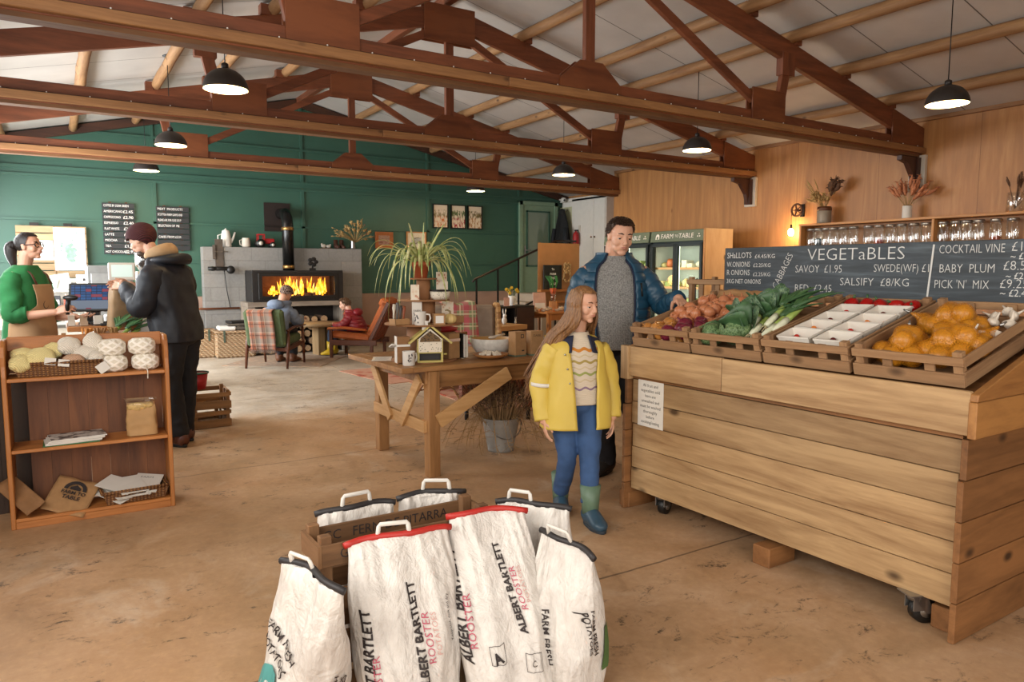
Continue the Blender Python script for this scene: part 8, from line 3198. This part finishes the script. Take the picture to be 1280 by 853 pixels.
for s, pts in ((-1, [(-.165, -.005, 1.42), (-.235, .02, 1.35), (-.335, .10, 1.20), (-.352, .26, 1.235), LW + Vector((0, -.02, .0))]), (1, [(.165, -.005, 1.42), (.225, -.01, 1.35), (.275, -.03, 1.15), (.265, .05, .93)])):
    build('sleeve', sleeve(pts, [.078, .082, .074, .066, .052] if s < 0 else [.078, .082, .074, .056], quilt=.09, wr=.006, seed=s, n=90), m_puff, jk)
# stand-up collar and zip edges
for s, a0 in ((-1, .42), (1, .50)):
    b = MB()
    rg = cr(jr, 30)
    pts = []
    for i, (z, cx, cy, rx, ry) in enumerate(rg):
        v = i / 29
        a = s * (a0 + (.10 if s < 0 else .15) * math.sin(PI * v))
        x = math.copysign(abs(math.sin(a)) ** .85, math.sin(a)) * rx
        y = abs(math.cos(a)) ** .85 * ry
        pts.append((cx + x, cy + y + .004, z))
    b.tube(pts, .0075, 8)
    build('zip_edge', b, m_navy, jk)
b = MB().tube([(-.165, .135, 1.36), (-.172, .148, 1.27)], .007, 8)
build('chest_zip', b, m_black, jk)
m_blkt = plain('#17161a', .85, var=.2, scale=6)
mb = MB()
for s in (-1, 1):
    mb = join(mb, sleeve([(s * .095, 0, .96), (s * .11, .01, .70), (s * .11 - .03, .02, .50), (s * .11 - .07, 0, .06)], [.115, .10, .082, .07], wr=.012, seed=s + 20))
mb.ball((0, .0, .94), (.19, .145, .10))
link_mesh('trousers', remesh(mb, .008, 3, 'trousers'), m_blkt, mn)
m_shoe = plain('#2b2724', .6, var=.2)
for s, yw in ((-1, 12), (1, -38)):
    o = shoe(mn, 'shoe', (s * .11 - .07, 0, 0), yw, .29, m_shoe)
    M = Matrix.Translation((s * .11 - .07, 0, 0)) @ Matrix.Rotation(R(yw), 4, 'Z')
    b = MB()
    for k in range(4):
        b.tube([M @ Vector((-.03, .03 + .025 * k, .10 - .012 * k)), M @ Vector((.03, .03 + .025 * k, .10 - .012 * k))], .004, 6)
    build('laces', b, m_offw, o)

# ---- the customer in the maroon beanie
bm_ = person('man in a maroon beanie and dark hooded coat at the till', (.88, 6.47, 0), R(50))
HB = HM((0, .255, 1.585), yaw=6, pitch=22, h=.235)
mb = MB()
head(mb, HB)
limb(mb, [(0, .09, 1.42), (0, .19, 1.55), (0, .235, 1.65)], [.06, .054, .05])
limb(mb, [(0, 0, .94), (0, .03, 1.15), (0, .07, 1.34)], [.10, .10, .10])
limb(mb, [(-.18, .07, 1.40), (0, .07, 1.42), (.18, .07, 1.40)], [.05, .06, .05])
for s in (-1, 1):
    wv = Vector((s * .055, .46, 1.315 + (.0 if s < 0 else .01)))
    limb(mb, [(s * .20, .07, 1.42), (s * .245, .14, 1.15), wv], [.06, .05, .032])
    hand(mb, wv, (-s * .35, 1, .10), (-s * .9, 0, -.4), s, 1.0, .42)
    limb(mb, [(s * .10, 0, .92), (s * .10, .03, .50), (s * .10, -.02 if s < 0 else .06, .09)], [.07, .05, .04])
fin_body(bm_, mb, .005)
face_parts(bm_, HB, '#6b5a4c')
b = MB().ball((0, 0, 0), (.15, .15, .10), 16, 10, M=HB @ Matrix.Translation((0, .21, .08)), nz=.12)
b.ball((0, 0, 0), (.20, .20, .11), 18, 12, M=HB @ Matrix.Translation((0, .12, .14)), nz=.1)
build('beard', b, hair_mat('#4a3d35', '#857a70'), bm_)
t = NT('ribbed knit')
co = t.coord()
wv_ = t.add('TexWave', {'bands_direction': 'DIAGONAL'}, Vector=co, Scale=40.0)
t.color(t.ramp(wv_.outputs[1], [(.2, '#2d0d10'), (.8, '#4d1a1d')]))
t.bump(wv_.outputs[1], .5, .006)
build('beanie', join(hair_cap(HB, .66, .52, .22, 1.13, .02, 2)), t.pbr(.9), bm_, solid=-.012)
b = MB()
ring_ = []
for k in range(41):
    a = 2 * PI * k / 40
    c = math.cos(a)
    low = .66 if c > .55 else (.52 + .14 * max(0, (c - .15) / .4) if c > .15 else .52 - .30 * min(1, max(0, -c * 1.25 + .05)))
    t1 = math.acos((low + .05 - .63) / (.365 * 1.15))
    ring_.append(HB @ Vector((.325 * 1.15 * math.sin(t1) * math.sin(a), -.06 + .42 * 1.15 * math.sin(t1) * math.cos(a), low + .05)))
b.tube(ring_, [(.010, .022)] * 41, 8, caps=False)
build('beanie_cuff', b, t.m, bm_)
m_coat = plain('#11151e', .6, var=.2, scale=8)
jr = [(1.56, 0, .12, .10, .085), (1.50, 0, .10, .17, .11), (1.42, 0, .08, .225, .14), (1.28, 0, .065, .235, .155), (1.10, 0, .04, .23, .155), (.96, 0, .02, .235, .16), (.87, 0, .01, .23, .158)]
jk = build('hooded_coat', shell(jr, wr=.016, seed=9, nv=60), m_coat, bm_, solid=-.008)
for s in (-1, 1):
    wv = Vector((s * .07, .42, 1.31))
    build('sleeve', sleeve([(s * .16, .07, 1.43), (s * .225, .09, 1.36), (s * .255, .14, 1.16), (s * .17, .28, 1.22), wv], [.085, .095, .088, .078, .055], wr=.016, seed=s + 30), m_coat, jk)
b = MB().tube([(.112 * math.sin(a), .145 + .105 * -math.cos(a), 1.585 + .035 * math.cos(a)) for a in [-2.4 + 4.8 * k / 20 for k in range(21)]], [(.010 + .022 * math.sin(PI * k / 20), .02 + .035 * math.sin(PI * k / 20)) for k in range(21)], 12)
hd = build('coat_hood', b, plain('#b0906a', .8, var=.1), jk, label='tan lined hood')
b = MB().tube([(.155 * math.sin(a), .07 + .135 * -math.cos(a), 1.525 + .015 * math.cos(a)) for a in [-2.2 + 4.4 * k / 20 for k in range(21)]], [(.012 + .03 * math.sin(PI * k / 20), .012 + .035 * math.sin(PI * k / 20)) for k in range(21)], 12)
build('hood_shell', b, m_coat, hd)
b = MB().tube([(-.0, .25, 1.45), (-.0, .235, 1.3), (0, .205, 1.1)], .008, 6)
build('coat_zip', b, m_steel, jk)
mb = MB()
for s in (-1, 1):
    mb = join(mb, sleeve([(s * .095, 0, .95), (s * .10, .02, .70), (s * .10, .03, .50), (s * .10, -.02 if s < 0 else .06, .09)], [.115, .105, .088, .078], wr=.012, seed=s + 40))
mb.ball((0, .0, .93), (.20, .15, .12))
link_mesh('trousers', remesh(mb, .008, 3, 'trousers'), plain('#121114', .85, var=.2), bm_)
m_bbt = plain('#5a2f1e', .5, var=.15)
for s, y in ((-1, -.02), (1, .06)):
    o = shoe(bm_, 'boot', (s * .10, y, 0), -25 if s < 0 else -5, .30, m_bbt)
    build('boot_shaft', MB().tube([(s * .10, y - .01, .05), (s * .10, y - .005, .15)], [.058, .06], 14), m_bbt, o)

# ---- the shopkeeper
wo = person('woman in a green sweatshirt and tan apron behind the till, wearing glasses', (-.17, 7.30, 0), R(-121))
HW = HM((0, .06, 1.535), yaw=0, pitch=-6, h=.225)
mb = MB()
head(mb, HW, fem=True)
limb(mb, [(0, -.02, 1.38), (0, .0, 1.49), (0, .02, 1.58)], [.062, .054, .058])
limb(mb, [(0, 0, .92), (0, 0, 1.12), (0, -.01, 1.30)], [.10, .10, .10])
limb(mb, [(-.16, -.01, 1.38), (0, -.015, 1.41), (.16, -.01, 1.38)], [.055, .065, .055])
ends = {}
for s, wv, el in ((1, Vector((.13, .30, 1.10)), (.225, .02, 1.10)), (-1, Vector((-.06, .36, 1.05)), (-.22, .04, 1.08))):
    limb(mb, [(s * .17, 0, 1.38), el, wv], [.055, .045, .028])
    ends[s] = wv
    hand(mb, wv, (-s * .15, 1, .35 if s > 0 else .0), (-s * .8, 0, -.5) if s > 0 else (0, 0, 1), s, .92, .50 if s > 0 else .25)
for s in (-1, 1):
    limb(mb, [(s * .10, 0, .9), (s * .10, .01, .50), (s * .10, 0, .09)], [.07, .05, .04])
fin_body(wo, mb, .005, skin_mat('#c99a80', '#bd8268'))
face_parts(wo, HW, '#2a1b14')
m_hw = hair_mat('#100a08', '#231712')
b = hair_cap(HW, .84, .46, .20, 1.08, .03, 4)
q = cr([HW @ Vector((0, -.48, .62)), HW @ Vector((0, -.66, .55)), HW @ Vector((.02, -.72, .25)), HW @ Vector((.02, -.66, -.25))], 14)
b.tube(q, [.022, .03, .036, .042, .046, .048, .048, .046, .044, .04, .035, .028, .02, .008], 12)
build('hair', b, m_hw, wo)
b = MB()
for s in (-1, 1):
    c = HW @ Vector((s * .145, .385, .50))
    rr = HW.to_3x3()
    pts = [HW @ Vector((s * .145 + .115 * math.cos(a), .385 - abs(.10 * math.cos(a)) * .3, .50 + .088 * math.sin(a))) for a in [2 * PI * k / 16 for k in range(17)]]
    b.tube(pts, .0035, 6)
    b.tube([HW @ Vector((s * .26, .36, .52)), HW @ Vector((s * .34, .0, .53))], .0035, 6)
b.tube([HW @ Vector((-.03, .40, .52)), HW @ Vector((.03, .40, .52))], .0035, 6)
build('glasses', b, m_black, wo)
m_swt = plain('#1f6a37', .85, var=.15, scale=9)
jr = [(1.485, 0, -.0, .085, .075), (1.44, 0, -.01, .15, .10), (1.38, 0, -.01, .19, .125), (1.24, 0, .0, .20, .155), (1.08, 0, .005, .19, .15), (.92, 0, .0, .205, .165), (.80, 0, 0, .21, .17)]
jk = build('sweatshirt', shell(jr, wr=.010, seed=12), m_swt, wo, solid=-.006)
for s in (-1, 1):
    el = (.225, .02, 1.10) if s > 0 else (-.22, .04, 1.08)
    wv = ends[s]
    mid_ = Vector(el).lerp(wv, .35)
    build('sleeve', sleeve([(s * .145, -.01, 1.39), (s * .195, 0, 1.30), el, mid_], [.078, .085, .082, .062], wr=.014, seed=s + 50), m_swt, jk)
m_apr = plain('#a5825e', .8, var=.06, scale=8)


def apron_fn(u, v):
    z = 1.33 - .80 * v
    rr = cr(jr, 60)
    ring = min(rr, key=lambda r: abs(r[0] - z))
    half = (.55 if v < .22 else (.55 + (1.75 - .55) * min(1, (v - .22) / .18)))
    a = -half + 2 * half * u
    x = math.copysign(abs(math.sin(a)) ** .85, math.sin(a)) * (ring[3] + .014)
    y = math.copysign(abs(math.cos(a)) ** .85, math.cos(a)) * (ring[4] + .014)
    w = .006 * mnoise.noise(Vector((x * 8, z * 7, 4)))
    return Vector((x * (1 + w), ring[2] + y + w + .004, z))


ap = build('apron', MB().grid(apron_fn, 30, 40), m_apr, wo, solid=.004)
for s in (-1, 1):
    b = MB().tube([(s * .10, .15, 1.33), (s * .10, .115, 1.41), (s * .08, .05, 1.465), (s * .06, -.06, 1.47)], [(.016, .004)] * 4, 8)
    build('strap', b, plain('#5a3a28', .6), ap)
build('apron_logo', MB().tube([(.03 + .032 * math.cos(a), .172, 1.16 + .032 * math.sin(a)) for a in [2 * PI * k / 16 for k in range(17)]], .003, 6), m_ink, ap)
mb = MB()
for s in (-1, 1):
    mb = join(mb, sleeve([(s * .10, 0, .88), (s * .10, .02, .5), (s * .10, 0, .07)], [.115, .08, .06], wr=.01, seed=s + 60))
mb.ball((0, .0, .86), (.19, .15, .10))
link_mesh('trousers', remesh(mb, .009, 3, 'trousers'), m_blkt, wo)
for s in (-1, 1):
    shoe(wo, 'shoe', (s * .10, 0, 0), -s * 8, .25, m_black)
Mwo = Matrix.Translation((-.17, 7.30, 0)) @ Matrix.Rotation(R(-121), 4, 'Z')
scn = thing('barcode_scanner', 'black barcode scanner held in the right hand of the woman at the till', 'scanner', Mwo @ Vector((.115, .395, 1.13)), R(-121))
build('grip', MB().tube([(0, 0, -.05), (0, .0, .03), (0, .01, .07)], [.015, .017, .02], 12), m_black, scn)
build('scan_head', MB().ball((0, .03, .09), (.032, .062, .024), 14, 8), m_black, scn)

# ---- the man seated in the green armchair
sm_ = person('person in a grey-blue hooded coat and beanie seated in the green armchair', (2.83, 11.08, 0), R(-36))
HS = HM((.06, .27, .985), yaw=-22, pitch=26, h=.22)
mb = MB()
head(mb, HS)
limb(mb, [(.02, .12, .84), (.04, .18, .95), (.055, .22, 1.03)], [.07, .06, .065])
limb(mb, [(0, -.07, .56), (0, .0, .68), (.02, .09, .80)], [.09, .09, .09])
limb(mb, [(-.16, .08, .82), (.02, .10, .85), (.18, .08, .82)], [.055, .065, .055])
for s in (-1, 1):
    wv = Vector((s * .13 + .08, .60, .70))
    limb(mb, [(s * .18, .08, .82), (s * .24 + .02, .25, .63), wv], [.055, .045, .03])
    hand(mb, wv, (0, 1, -.1), (0, 0, -1), s, .95, .35)
    limb(mb, [(s * .09, -.05, .54), (s * .11, .38, .52), (s * .11, .42, .10)], [.06, .05, .04])
fin_body(sm_, mb, .006)
face_parts(sm_, HS, '#3b2a20')
t = NT('patterned knit')
co = t.coord()
v_ = t.add('TexChecker', Vector=co, Scale=38.0)
t.color(t.mix(v_.outputs[1], '#3c2a22', '#8a7668'))
build('beanie', hair_cap(HS, .62, .5, .32, 1.13, .02, 2), t.pbr(.9), sm_, solid=-.012)
m_cg = plain('#6f7c90', .75, var=.1, scale=8)
b = shell([(.955, .045, .17, .09, .08), (.90, .035, .14, .16, .11), (.83, .025, .10, .205, .14), (.72, .01, .04, .21, .16), (.60, 0, -.03, .21, .17), (.50, 0, -.06, .22, .19)], wr=.014, seed=14)
jk = build('hooded_coat', b, m_cg, sm_, solid=-.008)
for s in (-1, 1):
    wv = Vector((s * .13 + .08, .56, .70))
    o = build('sleeve', sleeve([(s * .15 + .02, .09, .83), (s * .21 + .02, .14, .76), (s * .245 + .02, .26, .64), wv], [.08, .085, .075, .05], wr=.014, seed=s + 70), [m_cg, m_coat][0], jk)
b = MB().ball((.02, .0, .93), (.13, .085, .075), 18, 12, nz=.2).tube([(.045 + .12 * math.sin(a), .16 - .11 * math.cos(a), .945) for a in [-2.2 + 4.4 * k / 16 for k in range(17)]], .04, 10)
build('coat_hood', b, m_cg, jk)
mb = MB()
for s in (-1, 1):
    mb = join(mb, sleeve([(s * .09, -.06, .54), (s * .11, .25, .55), (s * .11, .41, .50), (s * .11, .43, .12)], [.105, .09, .085, .07], wr=.01, seed=s + 80))
mb.ball((0, -.06, .55), (.19, .16, .11))
link_mesh('trousers', remesh(mb, .009, 3, 'trousers'), plain('#22232a', .85, var=.2), sm_)
for s in (-1, 1):
    o = shoe(sm_, 'boot', (s * .11, .43, 0), -s * 6, .29, plain('#6b4026', .55))
    build('boot_shaft', MB().tube([(s * .11, .42, .05), (s * .11, .42, .15)], [.06, .064], 14), plain('#6b4026', .55), o)

# ---- the boy in the red jacket
by = person('boy in a red quilted jacket and yellow wellies seated on the orange recliner', (4.33, 11.55, 0), R(49))
HY = HM((.0, .22, .775), yaw=8, pitch=12, h=.205)
mb = MB()
head(mb, HY, child=True)
limb(mb, [(0, .10, .66), (0, .15, .74), (0, .18, .82)], [.055, .048, .05])
limb(mb, [(0, .03, .50), (0, .06, .60), (0, .10, .66)], [.08, .08, .07])
limb(mb, [(-.12, .10, .66), (0, .10, .68), (.12, .10, .66)], [.045, .05, .045])
for s in (-1, 1):
    wv = Vector((s * .09, .42, .53))
    limb(mb, [(s * .14, .10, .66), (s * .20, .22, .52), wv], [.042, .036, .026])
    hand(mb, wv, (-s * .3, 1, .1), (-s * .6, 0, -.6), s, .78, .4)
    limb(mb, [(s * .07, .05, .47), (s * .09, .42, .47), (s * .09 + .06, .50, .10)], [.045, .036, .03])
fin_body(by, mb, .0045, skin_mat('#d8ab92', '#cc9478'))
face_parts(by, HY, '#6b4a33')
build('hair', join(tufts(HY, 500, .82, .54, .26, .11, .004, 6, 1.07), hair_cap(HY, .82, .52, .26, 1.06, .05, 6, nzs=12)), hair_mat('#4a3220', '#7a5738'), by)
m_rpf = plain('#7d1420', .5, var=.12, scale=10)
jr = [(.775, 0, .155, .075, .065), (.74, 0, .14, .12, .09), (.69, 0, .11, .17, .12), (.62, 0, .08, .18, .14), (.54, 0, .05, .185, .15), (.44, 0, .03, .19, .16)]
jk = build('down_jacket', shell(jr, quilt=.06, wr=.008, seed=21, nv=80), m_rpf, by, solid=-.01)
for s in (-1, 1):
    build('sleeve', sleeve([(s * .125, .10, .68), (s * .165, .13, .62), (s * .205, .23, .53), (s * .105, .38, .53)], [.068, .075, .065, .048], quilt=.10, wr=.006, seed=s + 90, n=70), m_rpf, jk)
build('jacket_hood', MB().ball((0, .015, .735), (.11, .08, .075), 18, 12, nz=.2).tube([(.095 * math.sin(a), .14 - .09 * math.cos(a), .755) for a in [-2.2 + 4.4 * k / 16 for k in range(17)]], .035, 10), m_rpf, jk)
mb = MB()
for s in (-1, 1):
    mb = join(mb, sleeve([(s * .07, .03, .47), (s * .085, .25, .48), (s * .09, .42, .46), (s * .09 + .05, .49, .25)], [.085, .07, .066, .056], wr=.008, seed=s + 95))
mb.ball((0, .03, .47), (.14, .13, .09))
link_mesh('jeans', remesh(mb, .008, 3, 'jeans'), plain('#2e3c50', .85, var=.2), by)
m_ywl = plain('#c2a01f', .4)
for s in (-1, 1):
    x1, y1 = s * .09 + .06, .50
    bt = build('boot', MB().tube([(x1, y1, .06), (x1, y1, .13), (x1 - .005, y1 - .005, .25)], [(.046, .05), (.05, .054), (.06, .062)], 16), m_ywl, by, label='yellow welly')
    M = Matrix.Translation((x1, y1, 0)) @ Matrix.Rotation(R(8 * s + 20), 4, 'Z')
    q = cr([(0, -.055, .045, .032, .040), (0, -.02, .06, .046, .058), (0, .04, .055, .046, .054), (0, .09, .042, .048, .040), (0, .13, .034, .042, .030), (0, .155, .028, .022, .018)], 18)
    build('boot_foot', MB().tube([p[:3] for p in q], [(p[3], p[4]) for p in q], 16, upv=(0, 0, 1)).xf(M), m_ywl, bt)
    build('sole', MB().prism([(.046 * math.cos(a) * (1 if math.sin(a) > 0 else .85), .048 + .115 * math.sin(a)) for a in [2 * PI * k / 26 for k in range(26)]], .02).xf(M), m_dark, bt, bevel=.004)
